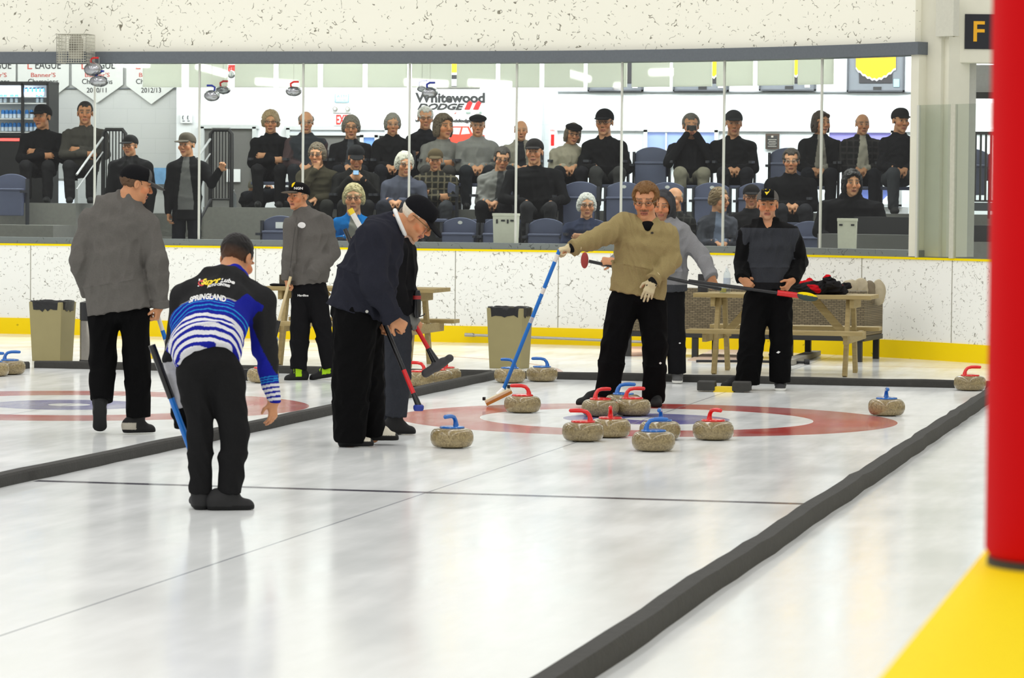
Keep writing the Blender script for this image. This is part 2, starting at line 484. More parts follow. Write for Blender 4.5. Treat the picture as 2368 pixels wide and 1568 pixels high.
def add_hand(F, w, d, n, thumb, curl=(25, 35, 20), s=1.0, spread=.06, fist=False, k=.004):
    """hand from wrist w towards d, palm facing n, thumb on the side thumb*(d x n)"""
    d = nrm(d); n = np.asarray(n, float); n = nrm(n-(n@d)*d); t = np.cross(d, n)*thumb
    P = lambda u, v, q: w+s*(u*d+v*t+q*n)
    F.cone(P(-.03, 0, 0), P(.015, 0, 0), .027*s, .029*s, .012, 'u', n, .72)
    F.loft(P(.008, .002, 0), P(.088, .003, 0), .030*s, .0165*s, .040*s, .0135*s, t, .012*s, .012)
    F.ell(P(.035, .024, .006), np.array([.034, .017, .017])*s, np.stack([nrm(d+.35*t), t, n], 1), .012)
    tips = []
    for i, (v, L, r, du) in enumerate(((.030, .072, .0088, .088), (.0105, .080, .0092, .094), (-.009, .074, .0088, .090), (-.027, .058, .0078, .080))):
        ang = 0; p = P(du-.006, v, 0.001); a0 = spread*(1.5-i)
        dd = nrm(d+a0*t)
        for seg, (fr, c) in enumerate(zip((.46, .31, .23), curl)):
            ang += math.radians(c*(1+.06*(i-1)))
            q = p+L*s*fr*(math.cos(ang)*dd+math.sin(ang)*n)
            F.cone(p, q, r*s*(1-.07*seg), r*s*(.93-.07*seg), k if seg else .007)
            p = q
        tips.append(p)
    th = math.radians(curl[0]*.55)
    a = P(.022, .030, .008); b = a+s*.042*nrm(.62*d+.75*t*math.cos(th)+(.25+.5*math.sin(th))*n)
    e = b+s*.030*nrm(.85*d+.25*t*math.cos(th)+(.2+.7*math.sin(th))*n)
    F.cone(a, b, .0125*s, .0105*s, .010); F.cone(b, e, .0105*s, .0085*s, k)
    return tips
def shoe(name, heel, toe, parent, origin, col, sole, vox=.005, w=.047, h=.075, upper=None, ankle=None, ground=None, solet=.022):
    """shoe from heel to toe (points on the sole line)"""
    heel = np.asarray(heel, float); toe = np.asarray(toe, float); d = toe-heel; L = np.linalg.norm(d); d = d/L
    z = nrm(UP-(UP@d)*d); x = np.cross(d, z)
    F = Form(vox); T = lambda u, v, q: heel+u*L*d+v*x+q*z
    F.loft(T(.12, 0, .025), T(.42, 0, .025), w*.82, .055, w*.88, .052, x, .04, .02)
    F.loft(T(.42, 0, .022), T(.80, 0, .015), w*.88, .052, w*1.02, .040, x, .045, .02)
    F.loft(T(.15, 0, .06), T(.50, 0, .05), w*.74, .052, w*.74, .045, x, .04, .03)
    F.ell(T(.16, 0, h*.7), (.05*1.0, w*.75, h*.45), np.stack([d, x, z], 1), .03)
    if ankle is not None: F.cone(T(.2, 0, h*.6), ankle, .045, .048, .02)
    F.cut(heel, -z, .003)
    def cf(P):
        q = (P-heel)@z; u = ((P-heel)@d)/L; v = (P-heel)@x
        C = np.tile(np.asarray(col, float), (len(P), 1))
        if upper is not None: C = upper(C, u, v, q)
        C[q < solet] = sole
        return C
    return formobj(name, F, RUBBER, parent, origin, cf)
def glasses(c, R, s, parent, origin, col, r=.021):
    T = lambda x, y, z: c+s*(R@np.array([x, y, z]))
    m = MB()
    for q in (-1, 1):
        m.tube([T(q*.032+r*math.cos(a), .109-.10*abs(q*.032+r*math.cos(a))**1.6, .002+r*.72*math.sin(a)) for a in np.linspace(0, 2*PI, 19)], .0022*s, 6, False)
        m.tube([T(q*(.032+r), .104, .006), T(q*.078, .06, .012), T(q*.082, -.015, .012)], .0022*s, 6)
    m.tube([T(-.011, .112, .006), T(0, .116, .009), T(.011, .112, .006)], .0022*s, 6)
    return m.build('glasses', col, parent, True, origin=origin)
# ------------------------------------------------------------------ the rink shell
ARC_C = np.array([-4.4, 3.6]); ARC_R = 8.5; Y_END = 12.1; X_SIDE = 4.1
ARC_LEN = ARC_R*PI/2
def curve(t, o=0.0):
    """plan point along the boards; t is metres from the start of the corner, negative on the straight; o outward"""
    if t <= 0: return (ARC_C[0]+t, Y_END+o)
    if t < ARC_LEN:
        a = t/ARC_R; return (ARC_C[0]+(ARC_R+o)*math.sin(a), ARC_C[1]+(ARC_R+o)*math.cos(a))
    return (X_SIDE+o, ARC_C[1]-(t-ARC_LEN))
def proj(p):
    d = np.asarray(p, float)-CAM; z = d@_fw
    return IMW/2+FPX*(d@CR)/z, IMH/2-FPX*(d@CU)/z
def t_at_px(x, z=1.1, o=0.0):
    lo, hi = -12.0, 9.0
    for _ in range(50):
        m = (lo+hi)/2
        if proj((*curve(m, o), z))[0] < x: lo = m
        else: hi = m
    return (lo+hi)/2
def cpath(t0, t1, o=0.0, step=.3):
    n = max(2, int((t1-t0)/step)+1)
    return [curve(t0+(t1-t0)*i/(n-1), o) for i in range(n)]

# ice with its markings
def ice_material():
    m, nt, b = newmat('ice')
    tc = nd(nt, 'ShaderNodeTexCoord'); sep = nd(nt, 'ShaderNodeSeparateXYZ')
    nt.links.new(tc.outputs['Object'], sep.inputs[0]); X, Y = sep.outputs[0], sep.outputs[1]
    n1 = nd(nt, 'ShaderNodeTexNoise', i_Scale=1.1, i_Detail=5.0); nt.links.new(tc.outputs['Object'], n1.inputs['Vector'])
    mp = nd(nt, 'ShaderNodeMapping'); mp.inputs['Scale'].default_value = (3.0, .5, 1); mp.inputs['Rotation'].default_value = (0, 0, .35)
    nt.links.new(tc.outputs['Object'], mp.inputs['Vector'])
    n2 = nd(nt, 'ShaderNodeTexNoise', i_Scale=1.6, i_Detail=3.0, i_Roughness=.6); nt.links.new(mp.outputs[0], n2.inputs['Vector'])
    s = mth(nt, 'MULTIPLY', n1.outputs[0], n2.outputs[0])
    ramp = nd(nt, 'ShaderNodeMapRange'); nt.links.new(s, ramp.inputs[0]); ramp.inputs[1].default_value = .10; ramp.inputs[2].default_value = .42
    col = mixc(nt, ramp.outputs[0], (.868, .893, .885), (.90, .917, .912))
    wear = nd(nt, 'ShaderNodeMapRange'); nt.links.new(n1.outputs[0], wear.inputs[0]); wear.inputs[1].default_value = .35; wear.inputs[2].default_value = .65
    def ring(cx, r0, r1, c, col, k=.8):
        dx = mth(nt, 'SUBTRACT', X, cx)
        r = mth(nt, 'SQRT', mth(nt, 'ADD', mth(nt, 'MULTIPLY', dx, dx), mth(nt, 'MULTIPLY', Y, Y)))
        f = mth(nt, 'MULTIPLY', mth(nt, 'GREATER_THAN', r, r0), mth(nt, 'LESS_THAN', r, r1))
        f = mth(nt, 'MULTIPLY', f, mth(nt, 'MULTIPLY_ADD', wear.outputs[0], .3, k-.15))
        return mixc(nt, f, col, c)
    for cx, k in ((0.0, .86), (-4.484, .74)):
        col = ring(cx, 1.22, 1.83, (.46, .045, .038), col, k+.05)
        col = ring(cx, .16, .61, (.060, .055, .33), col, k)
    def band(co, a, w, c, col, k):
        f = mth(nt, 'LESS_THAN', mth(nt, 'ABSOLUTE', mth(nt, 'SUBTRACT', co, a)), w/2)
        return mixc(nt, mth(nt, 'MULTIPLY', f, k), col, c)
    for cx in (0.0, -4.484): col = band(X, cx, .014, (.28, .30, .33), col, .75)
    for yy, w, k in ((0.0, .014, .6), (1.83, .014, .35)):
        inside = mth(nt, 'LESS_THAN', Y, 4.8)
        col = band(Y, yy, w, (.33, .34, .37), col, k)
    hogf = mth(nt, 'MULTIPLY', mth(nt, 'LESS_THAN', mth(nt, 'ABSOLUTE', mth(nt, 'ADD', Y, 6.40)), .05), mth(nt, 'LESS_THAN', mth(nt, 'ABSOLUTE', X), 2.25))
    col = mixc(nt, mth(nt, 'MULTIPLY', hogf, .95), col, (.07, .065, .09))
    # hockey circle showing beyond the back bumper
    dx = mth(nt, 'ADD', X, 6.2); dy = mth(nt, 'SUBTRACT', Y, 5.3)
    rr = mth(nt, 'SQRT', mth(nt, 'ADD', mth(nt, 'MULTIPLY', dx, dx), mth(nt, 'MULTIPLY', dy, dy)))
    f = mth(nt, 'LESS_THAN', mth(nt, 'ABSOLUTE', mth(nt, 'SUBTRACT', rr, 4.3)), .035)
    f = mth(nt, 'MULTIPLY', f, mth(nt, 'GREATER_THAN', Y, 5.4))
    col = mixc(nt, mth(nt, 'MULTIPLY', f, .75), col, (.42, .06, .05))
    col = band(Y, 8.55, .05, (.5, .12, .1), col, .4)
    nt.links.new(col, b.inputs['Base Color'])
    ro = nd(nt, 'ShaderNodeMapRange'); nt.links.new(s, ro.inputs[0]); ro.inputs[1].default_value = .15; ro.inputs[2].default_value = .4
    ro.inputs[3].default_value = .13; ro.inputs[4].default_value = .21
    nt.links.new(ro.outputs[0], b.inputs['Roughness'])
    b.inputs['IOR'].default_value = 1.31
    n3 = nd(nt, 'ShaderNodeTexNoise', i_Scale=60.0, i_Detail=2.0); nt.links.new(tc.outputs['Object'], n3.inputs['Vector'])
    bp = nd(nt, 'ShaderNodeBump', i_Strength=.03, i_Distance=.003); nt.links.new(n3.outputs[0], bp.inputs['Height']); nt.links.new(bp.outputs[0], b.inputs['Normal'])
    return m
ICE = ice_material()
def puckboard(name, base, mark, dens=.5, sc=1.0, rough=.35):
    """white plastic board peppered with short curled puck marks"""
    m, nt, b = newmat(name)
    tc = nd(nt, 'ShaderNodeTexCoord')
    n1 = nd(nt, 'ShaderNodeTexNoise', i_Scale=7.0*sc, i_Detail=1.0); n2 = nd(nt, 'ShaderNodeTexNoise', i_Scale=9.5*sc, i_Detail=1.0)
    n3 = nd(nt, 'ShaderNodeTexNoise', i_Scale=.9, i_Detail=3.0)
    mp = nd(nt, 'ShaderNodeMapping'); mp.inputs['Location'].default_value = (3.3, 7.1, 1.7); nt.links.new(tc.outputs['Object'], mp.inputs[0])
    for n in (n1, n3): nt.links.new(tc.outputs['Object'], n.inputs['Vector'])
    nt.links.new(mp.outputs[0], n2.inputs['Vector'])
    line = mth(nt, 'LESS_THAN', mth(nt, 'ABSOLUTE', mth(nt, 'SUBTRACT', n1.outputs[0], .5)), .014)
    br = mth(nt, 'GREATER_THAN', mth(nt, 'ADD', n2.outputs[0], mth(nt, 'MULTIPLY_ADD', n3.outputs[0], .3, -.15)), 1.06-dens)
    vo = nd(nt, 'ShaderNodeTexVoronoi', i_Scale=9.0*sc); 
    wob = nd(nt, 'ShaderNodeTexNoise', i_Scale=30.0, i_Detail=1.0); nt.links.new(tc.outputs['Object'], wob.inputs['Vector'])
    ad = nd(nt, 'ShaderNodeVectorMath', operation='MULTIPLY_ADD'); nt.links.new(wob.outputs['Color'], ad.inputs[0]); ad.inputs[1].default_value = (.10, .10, .05)
    nt.links.new(tc.outputs['Object'], ad.inputs[2]); nt.links.new(ad.outputs[0], vo.inputs['Vector'])
    dot = mth(nt, 'LESS_THAN', vo.outputs['Distance'], .15)
    rnd = nd(nt, 'ShaderNodeSeparateColor'); nt.links.new(vo.outputs['Color'], rnd.inputs[0])
    dot = mth(nt, 'MULTIPLY', dot, mth(nt, 'LESS_THAN', rnd.outputs[0], dens+.05))
    f = mth(nt, 'MAXIMUM', mth(nt, 'MULTIPLY', line, br), mth(nt, 'MULTIPLY', dot, .85), clamp=True)
    f = mth(nt, 'MULTIPLY', f, mth(nt, 'MULTIPLY_ADD', n2.outputs[0], .7, .35))
    c = mixc(nt, f, base, mark)
    nt.links.new(c, b.inputs['Base Color']); b.inputs['Roughness'].default_value = rough; b.inputs['Specular IOR Level'].default_value = .25
    return m
BOARD = puckboard('white_board', lin(249, 249, 243), lin(112, 106, 92), .50, 2.1)
UPPER = puckboard('cream_board', lin(247, 245, 230), lin(84, 76, 50), .47, 1.5, .5)
KICK = puckboard('yellow_plastic', lin(255, 220, 0), lin(150, 125, 10), .12, 1.0)
YEL = simple('yellow_cap_plastic', lin(255, 224, 0), .7, var=.03, spec=.12)
SILL = puckboard('grey_sill', lin(120, 126, 124), lin(70, 74, 72), .5, 1.6)
BEAM = simple('blue_grey_beam', lin(98, 104, 110), .6, var=.12, scale=40)
CREAM = simple('cream_paint', lin(226, 224, 206), .55, var=.04, scale=6)
WHITEP = simple('white_paint', lin(244, 246, 246), .55, var=.02, scale=5)
GREYWALL = simple('grey_paint', lin(208, 210, 208), .6, var=.03, scale=5)
CONC = simple('dark_concrete', lin(122, 122, 118), .85, var=.15, scale=25)
DARKP = simple('black_metal', lin(22, 22, 25), .45, var=.1)
SEAM = simple('pale_seam', lin(205, 206, 196), .5, var=.05)
FOAM = simple('charcoal_foam', lin(58, 57, 54), .9, var=.22, scale=18, bump=.3, bscale=60)

m = MB(); m.add([(-16, -26, 0), (9, -26, 0), (9, 14, 0), (-16, 14, 0)], [(0, 1, 2, 3)])
tag(m.build('floor', ICE), 'white curling ice with red and blue target rings', 'ice', kind='structure')

T0 = -11.0; TS = ARC_LEN+26
m = MB(); m.strip(cpath(T0, TS), [(.0, .03), (.0, 1.03), (.10, 1.03), (.10, .03)])
tag(m.build('wall_boards', BOARD, smooth=False), kind='structure')
m = MB(); m.strip(cpath(T0, TS, -.012), [(-.0, 0.), (-.0, .186), (.03, .186), (.03, 0.)])
tag(m.build('trim_1', KICK), 'yellow kick plate along the foot of the white boards', kind='structure')
m = MB(); m.strip(cpath(T0, ARC_LEN+4, -.014), [(0, 1.03), (0, 1.052), (.10, 1.052), (.10, 1.03)])
m.strip(cpath(ARC_LEN+4, TS, -.10), [(0, 1.02), (0, 1.06), (.34, 1.06), (.34, 1.02)])
tag(m.build('trim_2', YEL, smooth=False), 'yellow cap along the top of the boards', kind='structure')
m = MB()
for px in (70, 328, 590, 820, 1052, 1290, 1510, 1740, 1991, 2200):
    p = curve(t_at_px(px, .6)); q = curve(t_at_px(px+1.6, .6))
    m.add([(p[0], p[1]-.003, .19), (q[0], q[1]-.003, .19), (q[0], q[1]-.003, 1.03), (p[0], p[1]-.003, 1.03)], [(0, 1, 2, 3)])
tag(m.build('trim_5', simple('board_joint', lin(150, 146, 130), .7)), kind='structure')

# window band over the boards
JX = [215, 457, 697, 943, 1190, 1432, 1667, 1891]
T_END = t_at_px(2107, 1.8)
T_BEAM = t_at_px(2132, 3.2)
m = MB(); m.strip(cpath(T0, T_END+.12, .0), [(.0, 1.052), (.0, 1.125), (.24, 1.125), (.24, 1.052)])
tag(m.build('trim_3', SILL), 'grey sill under the viewing windows', kind='structure')
m = MB(); m.strip(cpath(T0, T_BEAM, -.06), [(0, 3.14), (0, 3.27), (.3, 3.27), (.3, 3.14)])
tag(m.build('trim_4', BEAM), 'dark grey beam over the viewing windows', kind='structure')
m = MB(); m.strip(cpath(T0, t_at_px(2117, 3.6), 0), [(0, 3.27), (0, 6.2), (.2, 6.2), (.2, 3.27)])
tag(m.build('wall_upper', UPPER), kind='structure')
def glass_material(name, tint, refl=1.0):
    m = bpy.data.materials.new(name); m.use_nodes = True; nt = m.node_tree; nt.nodes.clear()
    out = nd(nt, 'ShaderNodeOutputMaterial'); tr = nd(nt, 'ShaderNodeBsdfTransparent'); gl = nd(nt, 'ShaderNodeBsdfGlossy')
    tr.inputs[0].default_value = (*tint, 1); gl.inputs['Roughness'].default_value = .02
    fr = nd(nt, 'ShaderNodeFresnel', i_IOR=1.45)
    ge = nd(nt, 'ShaderNodeNewGeometry')
    k = mth(nt, 'MULTIPLY', mth(nt, 'MULTIPLY', fr.outputs[0], refl), mth(nt, 'SUBTRACT', 1.0, ge.outputs['Backfacing']), clamp=True)
    mx = nd(nt, 'ShaderNodeMixShader'); nt.links.new(k, mx.inputs[0]); nt.links.new(tr.outputs[0], mx.inputs[1]); nt.links.new(gl.outputs[0], mx.inputs[2])
    nt.links.new(mx.outputs[0], out.inputs[0]); MATS[name] = m
    return m
GLASS = glass_material('window_glass', (.895, .91, .90))
RGLASS = glass_material('scuffed_glass', (.86, .885, .86), 1.3)
tj = [T0]+[t_at_px(x, 1.8) for x in JX]+[T_END]
for i in range(len(tj)-1):
    a = tj[i]; b_ = tj[i+1]
    m = MB(); m.strip(cpath(a+.004, b_-.004, .05, 1.0 if b_ < 0 else .6), [(0, 1.12), (0, 3.15), (.012, 3.15), (.012, 1.12)])
    w = tag(m.build('window_%d' % (i+1), GLASS), kind='structure')
    if i < len(tj)-2:
        m = MB(); p = curve(b_, .05); q = curve(b_+.02, .05)
        m.strip([curve(b_-.011, .042), curve(b_+.011, .042)], [(0, 1.12), (0, 3.15), (.022, 3.15), (.022, 1.12)])
        m.build('glazing_seam', SEAM, w)
# end post, pillar and the opening beyond it
def vstrip(name, x0, x1, z0, z1, o, mat, dep=.12, kind='structure', zz=1.8, par=None):
    m = MB(); m.strip([curve(t_at_px(x0, zz, o), o), curve(t_at_px(x1, zz, o), o)], [(0, z0), (0, z1), (dep, z1), (dep, z0)])
    return tag(m.build(name, mat, par), kind=kind)
vstrip('trim_6', 2103, 2121, 1.06, 3.14, -.02, CREAM, .16)
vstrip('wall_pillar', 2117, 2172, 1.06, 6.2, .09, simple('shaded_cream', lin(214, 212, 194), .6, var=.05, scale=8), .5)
vstrip('trim_7', 2172, 2190, 1.06, 3.32, .14, CREAM, .3)
vstrip('trim_8', 2186, 2206, 1.06, 3.32, .26, simple('grey_post', lin(188, 188, 178), .6), .3)
vstrip('trim_9', 2164, 2205, 3.32, 3.72, .04, simple('pale_box', lin(206, 205, 190), .6), .08, zz=3.5)
vstrip('trim_10', 2196, 2206, 1.052, 2.62, -.03, simple('scuffed_post', lin(198, 197, 180), .6, var=.12), .04)
vstrip('trim_11', 2118, 2122, 1.052, 2.62, -.03, SEAM, .03)
w = MB(); w.strip(cpath(t_at_px(2122), t_at_px(2197), -.02), [(0, 1.052), (0, 2.62), (.012, 2.62), (.012, 1.052)])
tag(w.build('window_10', RGLASS), kind='structure')
w = MB(); w.strip(cpath(t_at_px(2206), ARC_LEN-.3, -.02), [(0, 1.052), (0, 2.62), (.012, 2.62), (.012, 1.052)])
tag(w.build('window_11', RGLASS), kind='structure')

# ------------------------------------------------------------------ the lobby behind the glass
YB = 18.0
def wallbox(name, x0, x1, y0, y1, z0, z1, mat):
    m = MB(); m.box(((x0+x1)/2, (y0+y1)/2, (z0+z1)/2), (abs(x1-x0), abs(y1-y0), abs(z1-z0)))
    return tag(m.build(name, mat), kind='structure')
def block_material(name, col):
    m, nt, b = newmat(name)
    tc = nd(nt, 'ShaderNodeTexCoord'); mp = nd(nt, 'ShaderNodeMapping'); mp.inputs['Rotation'].default_value = (PI/2, 0, 0)
    nt.links.new(tc.outputs['Object'], mp.inputs[0])
    br = nd(nt, 'ShaderNodeTexBrick'); nt.links.new(mp.outputs[0], br.inputs['Vector'])
    br.inputs['Color1'].default_value = (*col, 1); br.inputs['Color2'].default_value = (*[c*.985 for c in col], 1); br.inputs['Mortar'].default_value = (*[c*.93 for c in col], 1)
    br.inputs['Scale'].default_value = 1.0; br.inputs['Brick Width'].default_value = .4; br.inputs['Row Height'].default_value = .2; br.inputs['Mortar Size'].default_value = .006
    nt.links.new(br.outputs[0], b.inputs['Base Color']); b.inputs['Roughness'].default_value = .6
    return m
BLOCK = block_material('white_block', lin(243, 246, 248)); BLOCKB = block_material('cool_white_block', lin(232, 238, 241)); BLOCKG = block_material('shaded_block', lin(206, 208, 206))  # last one is greyer: the dimmer light at the left end is in its colour
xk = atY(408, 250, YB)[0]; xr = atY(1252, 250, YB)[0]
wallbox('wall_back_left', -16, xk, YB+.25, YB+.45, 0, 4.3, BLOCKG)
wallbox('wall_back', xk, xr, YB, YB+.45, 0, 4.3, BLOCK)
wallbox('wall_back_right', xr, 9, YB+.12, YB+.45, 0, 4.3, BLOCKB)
wallbox('wall_lobby_left', -16.2, -16, 12.3, YB+.4, 0, 4.3, GREYWALL)
wallbox('wall_lobby_right', 9, 9.2, 2.0, YB+.4, 0, 4.3, GREYWALL)
wallbox('ceiling', -16, 9, 12.35, YB+.45, 4.3, 4.4, GREYWALL)
wallbox('floor_lobby', -16, 9, 12.36, YB+.4, .45, .5, CONC)
p0 = atY(1275, 250, YB+.1); p1 = atY(1290, 250, YB+.1)
wallbox('trim_12', p0[0], p1[0], YB-.02, YB+.12, .5, 3.02, WHITEP)
pz = atY(1700, 300, YB+.1)[2]
wallbox('trim_13', p1[0], 3.4, YB+.07, YB+.12, pz-.02, pz+.02, WHITEP)
pz = atY(1700, 213, YB+.1)[2]
wallbox('trim_14', p1[0], 3.4, YB+.08, YB+.12, pz-.008, pz+.008, simple('grey_rail', lin(120, 124, 128), .5))
pz = atY(150, 204, YB+.2)[2]
wallbox('trim_15', -14, xk, YB+.22, YB+.26, pz-.008, pz+.008, MATS['grey_rail'])
# seating platforms: three steps in the middle, one block on the left
Z1, Z2, Z3 = .62, 1.06, 1.49
xl = atY(470, 500, 14.75)[0]
wallbox('floor_step_1', xl-.02, 3.6, 12.95, 13.85, .5, Z1, CONC)
wallbox('floor_step_2', xl-.02, 3.4, 13.85, 14.75, .5, Z2, CONC)
wallbox('floor_step_3', xl, 3.4, 14.75, 16.3, .5, Z3, CONC)
x2 = atY(175, 500, 14.75)[0]
wallbox('floor_step_4', -15, x2, 14.75, 16.3, .5, Z3+.03, CONC)
wallbox('floor_step_5', -15, x2+.03, 13.9, 14.74, .5, 1.25, CONC)
for i in range(3):
    wallbox('floor_step_%d' % (6+i), x2+.05, xl-.05, 15.3+i*.5, 15.8+i*.5, .5, .8+.3*i, CONC)
# ------------------------------------------------------------------ things on the ice
GRAN = None
def granite():
    m, nt, b = newmat('speckled_granite')
    tc = nd(nt, 'ShaderNodeTexCoord')
    v = nd(nt, 'ShaderNodeTexVoronoi', i_Scale=110.0); nt.links.new(tc.outputs['Object'], v.inputs['Vector'])
    n = nd(nt, 'ShaderNodeTexNoise', i_Scale=60.0, i_Detail=4.0, i_Roughness=.8); nt.links.new(tc.outputs['Object'], n.inputs['Vector'])
    sc = nd(nt, 'ShaderNodeSeparateColor'); nt.links.new(v.outputs['Color'], sc.inputs[0])
    c = mixc(nt, sc.outputs[0], lin(110, 94, 62), lin(176, 158, 114))
    r = nd(nt, 'ShaderNodeMapRange'); nt.links.new(n.outputs[0], r.inputs[0]); r.inputs[1].default_value = .35; r.inputs[2].default_value = .7
    c = mixc(nt, r.outputs[0], c, lin(138, 122, 86))
    oi = nd(nt, 'ShaderNodeObjectInfo')
    k = mth(nt, 'MULTIPLY_ADD', oi.outputs['Random'], .25, .86)
    cm = nd(nt, 'ShaderNodeVectorMath', operation='SCALE'); nt.links.new(c, cm.inputs[0]); nt.links.new(k, cm.inputs['Scale'])
    nt.links.new(cm.outputs[0], b.inputs['Base Color'])
    sp = nd(nt, 'ShaderNodeSeparateXYZ'); nt.links.new(tc.outputs['Object'], sp.inputs[0])
    band = mth(nt, 'LESS_THAN', mth(nt, 'ABSOLUTE', mth(nt, 'SUBTRACT', sp.outputs[2], .062)), .017)
    nt.links.new(mth(nt, 'MULTIPLY_ADD', band, .3, .16), b.inputs['Roughness'])
    b.inputs['Coat Weight'].default_value = .3; b.inputs['Coat Roughness'].default_value = .08
    return m
GRAN = granite()
REDPL = simple('red_plastic', lin(222, 22, 22), .25, var=.03, coat=.4)
BLUEPL = simple('blue_plastic', lin(22, 104, 188), .25, var=.03, coat=.4)
def make_stone(hmat):
    r = empty('curling_stone', (0, 0, 0))
    R, H = .1385, .128
    prof = [(.0, .006), (.055, .004), (.066, .0), (.072, .003), (.085, .010)]
    for a in np.linspace(-1.25, 1.35, 18):
        ca, sa = math.cos(a), math.sin(a)
        prof.append((.085+(R-.085)*abs(ca)**.75, H/2+(H/2-.004)*(abs(sa)**.85)*(1 if sa > 0 else -1)))
    prof += [(.075, H-.001), (.0, H)]
    m = MB(); m.lathe(prof, 48); m.build('granite_body', GRAN, r, True)
    h = MB(); h.lathe([(0, H-.006), (.079, H-.006), (.081, H+.002), (.076, H+.009), (.03, H+.013), (0, H+.014)], 36)
    h.tube([(-.046, 0, H+.004), (-.047, 0, H+.022), (-.040, 0, H+.045), (-.022, 0, H+.066), (.010, 0, H+.074), (.05, 0, H+.075), (.088, 0, H+.073)],
           [.022, .017, .014, .0135, .0135, .0145, .013], 14)
    h.tube([(.086, 0, H+.073), (.095, 0, H+.0725)], [.013, .006], 14)
    h.build('handle', hmat, r, True)
    return r
RED0, BLUE0 = make_stone(REDPL), make_stone(BLUEPL)
_used = {'r': False, 'b': False}
def stone(c, x, y, ang, label, p=None, group=None):
    """ang: where the grip points, 0 = view right, 90 = away"""
    p = atZ(x, y, 0) if p is None else np.array(p, float)
    a = YAW+math.radians(ang); src = RED0 if c == 'r' else BLUE0
    if not _used[c]:
        _used[c] = True; src.location = [float(v) for v in p]; src.rotation_euler = (0, 0, a); o = src
    else: o = clone(src, p, a)
    return tag(o, label, 'curling stone', group or 'curling stones on the ice')
stone('r', 1208, 954, 178, 'red-handled curling stone beside the blue broom\'s wooden head')
stone('r', 1348, 1020, 178, 'red-handled curling stone at the near left of the house cluster, grip pointing left')
stone('r', 1411, 1011, 268, 'red-handled curling stone touching the right side of the near left red one')
stone('r', 1388, 963, 35, 'red-handled curling stone half hidden behind the front two red ones')
stone('r', 1462, 961, 4, 'red-handled curling stone on the blue ring in front of the tan sweater man\'s shoes')
stone('b', 1441, 950, 6, 'blue-handled curling stone tucked behind the red one at the tan sweater man\'s feet')
stone('r', 1649, 1017, -60, 'red-handled curling stone alone on the near red ring, right of the cluster')
stone('b', 1511, 1043, 10, 'blue-handled curling stone nearest the camera in front of the house')
stone('b', 1526, 1017, 262, 'blue-handled curling stone directly behind the nearest blue one')
stone('b', 1045, 1035, 240, 'blue-handled curling stone alone left of the house near the red blue-tipped broom')
stone('b', 2050, 961, 268, 'blue-handled curling stone alone on the right edge of the red ring')
stone('b', 1179, 885, 150, 'blue-handled curling stone by the back bumper, crossed by the blue broom')
stone('b', 1253, 882, 176, 'blue-handled curling stone by the back bumper, right of the one the broom crosses')
stone('b', 23, 866, 5, 'blue-handled curling stone by the back bumper left of the beige bin')
stone('b', -15, 870, 20, 'blue-handled curling stone cut by the left edge of the view')
stone('r', 608, 885, 80, 'curling stone behind the striped sleeve of the bending player')
stone('r', 968, 893.5, 174, 'red-handled curling stone beside the foam divider, left one of three by the forked broom head')
stone('r', 1011, 889, 60, 'red-handled curling stone beside the foam divider, middle one of three by the forked broom head')
stone('r', 1030, 883.8, 265, 'red-handled curling stone beside the foam divider, right one of three by the forked broom head')
stone('r', 2243, 903, 5, 'red-handled curling stone at the back bumper by the red padded post')

def divider(path, w, h, label, seed):
    rr = random.Random(seed); m = MB(); n = len(path)
    pts = []; prof_w = []
    for i, p in enumerate(path): pts.append((p[0]+rr.uniform(-.008, .008), p[1]))
    vs = []; fs = []
    for i, p in enumerate(pts):
        a = pts[max(0, i-1)]; b = pts[min(n-1, i+1)]; d = np.array([b[0]-a[0], b[1]-a[1]]); d /= np.linalg.norm(d); L = np.array([-d[1], d[0]])
        hh = h*(1+rr.uniform(-.05, .05)); ww = w/2
        for o, z in ((-ww, 0), (-ww*.98, hh*.8), (-ww*.8, hh), (ww*.8, hh), (ww*.98, hh*.8), (ww, 0)):
            vs.append((p[0]+L[0]*o, p[1]+L[1]*o, z))
    for i in range(n-1):
        for k in range(6): fs.append((i*6+k, i*6+(k+1) % 6, (i+1)*6+(k+1) % 6, (i+1)*6+k))
    fs += [tuple(range(6))[::-1], tuple((n-1)*6+k for k in range(6))]
    m.add(vs, fs); o = m.build('lane_divider', FOAM, None, True, angle=.5)
    return tag(o, label, 'divider', 'foam lane dividers')
ys = lambda a, b, s=.35: np.linspace(a, b, int(abs(b-a)/s)+2)
divider([(-2.31, y) for y in ys(-9.5, 4.98)], .095, .066, 'charcoal foam divider between the two sheets, passing behind the bending player', 1)
divider([(2.215, y) for y in ys(-17.5, 4.2)], .095, .082, 'charcoal foam divider along the right side of the near sheet', 2)
divider([(-6.78, y) for y in ys(-6.0, 4.9)], .095, .066, 'charcoal foam divider at the far left by the edge of the view', 3)
divider([(x, 5.03) for x in ys(-6.72, -2.37)], .10, .066, 'charcoal foam bumper across the back of the left sheet', 4)
divider([(x, 5.03) for x in ys(-2.25, 2.9)], .10, .066, 'charcoal foam bumper across the back of the near sheet', 5)

# hack: two rubber blocks on a yellow plate
h0 = atZ(1675, 906, 0); t = empty('curling_hack', h0, YAW*.2, 'black rubber hack with a yellow middle plate by the dark hoodie man\'s feet', 'hack')
m = MB(); m.box((0, .0, .022), (.17, .14, .044)); m.build('yellow_plate', simple('yellow_rubber', lin(236, 204, 40), .6), t)
for s in (-1, 1):
    m = MB(); m.prism([(-.08, .01), (.08, .01), (.08, .05), (.05, .092), (-.08, .085)], (s*.148-.075, 0, 0), (0, 1, 0), (0, 0, 1), (.15, 0, 0))
    m.build('foot_block', FOAM, t, bevel=.008)

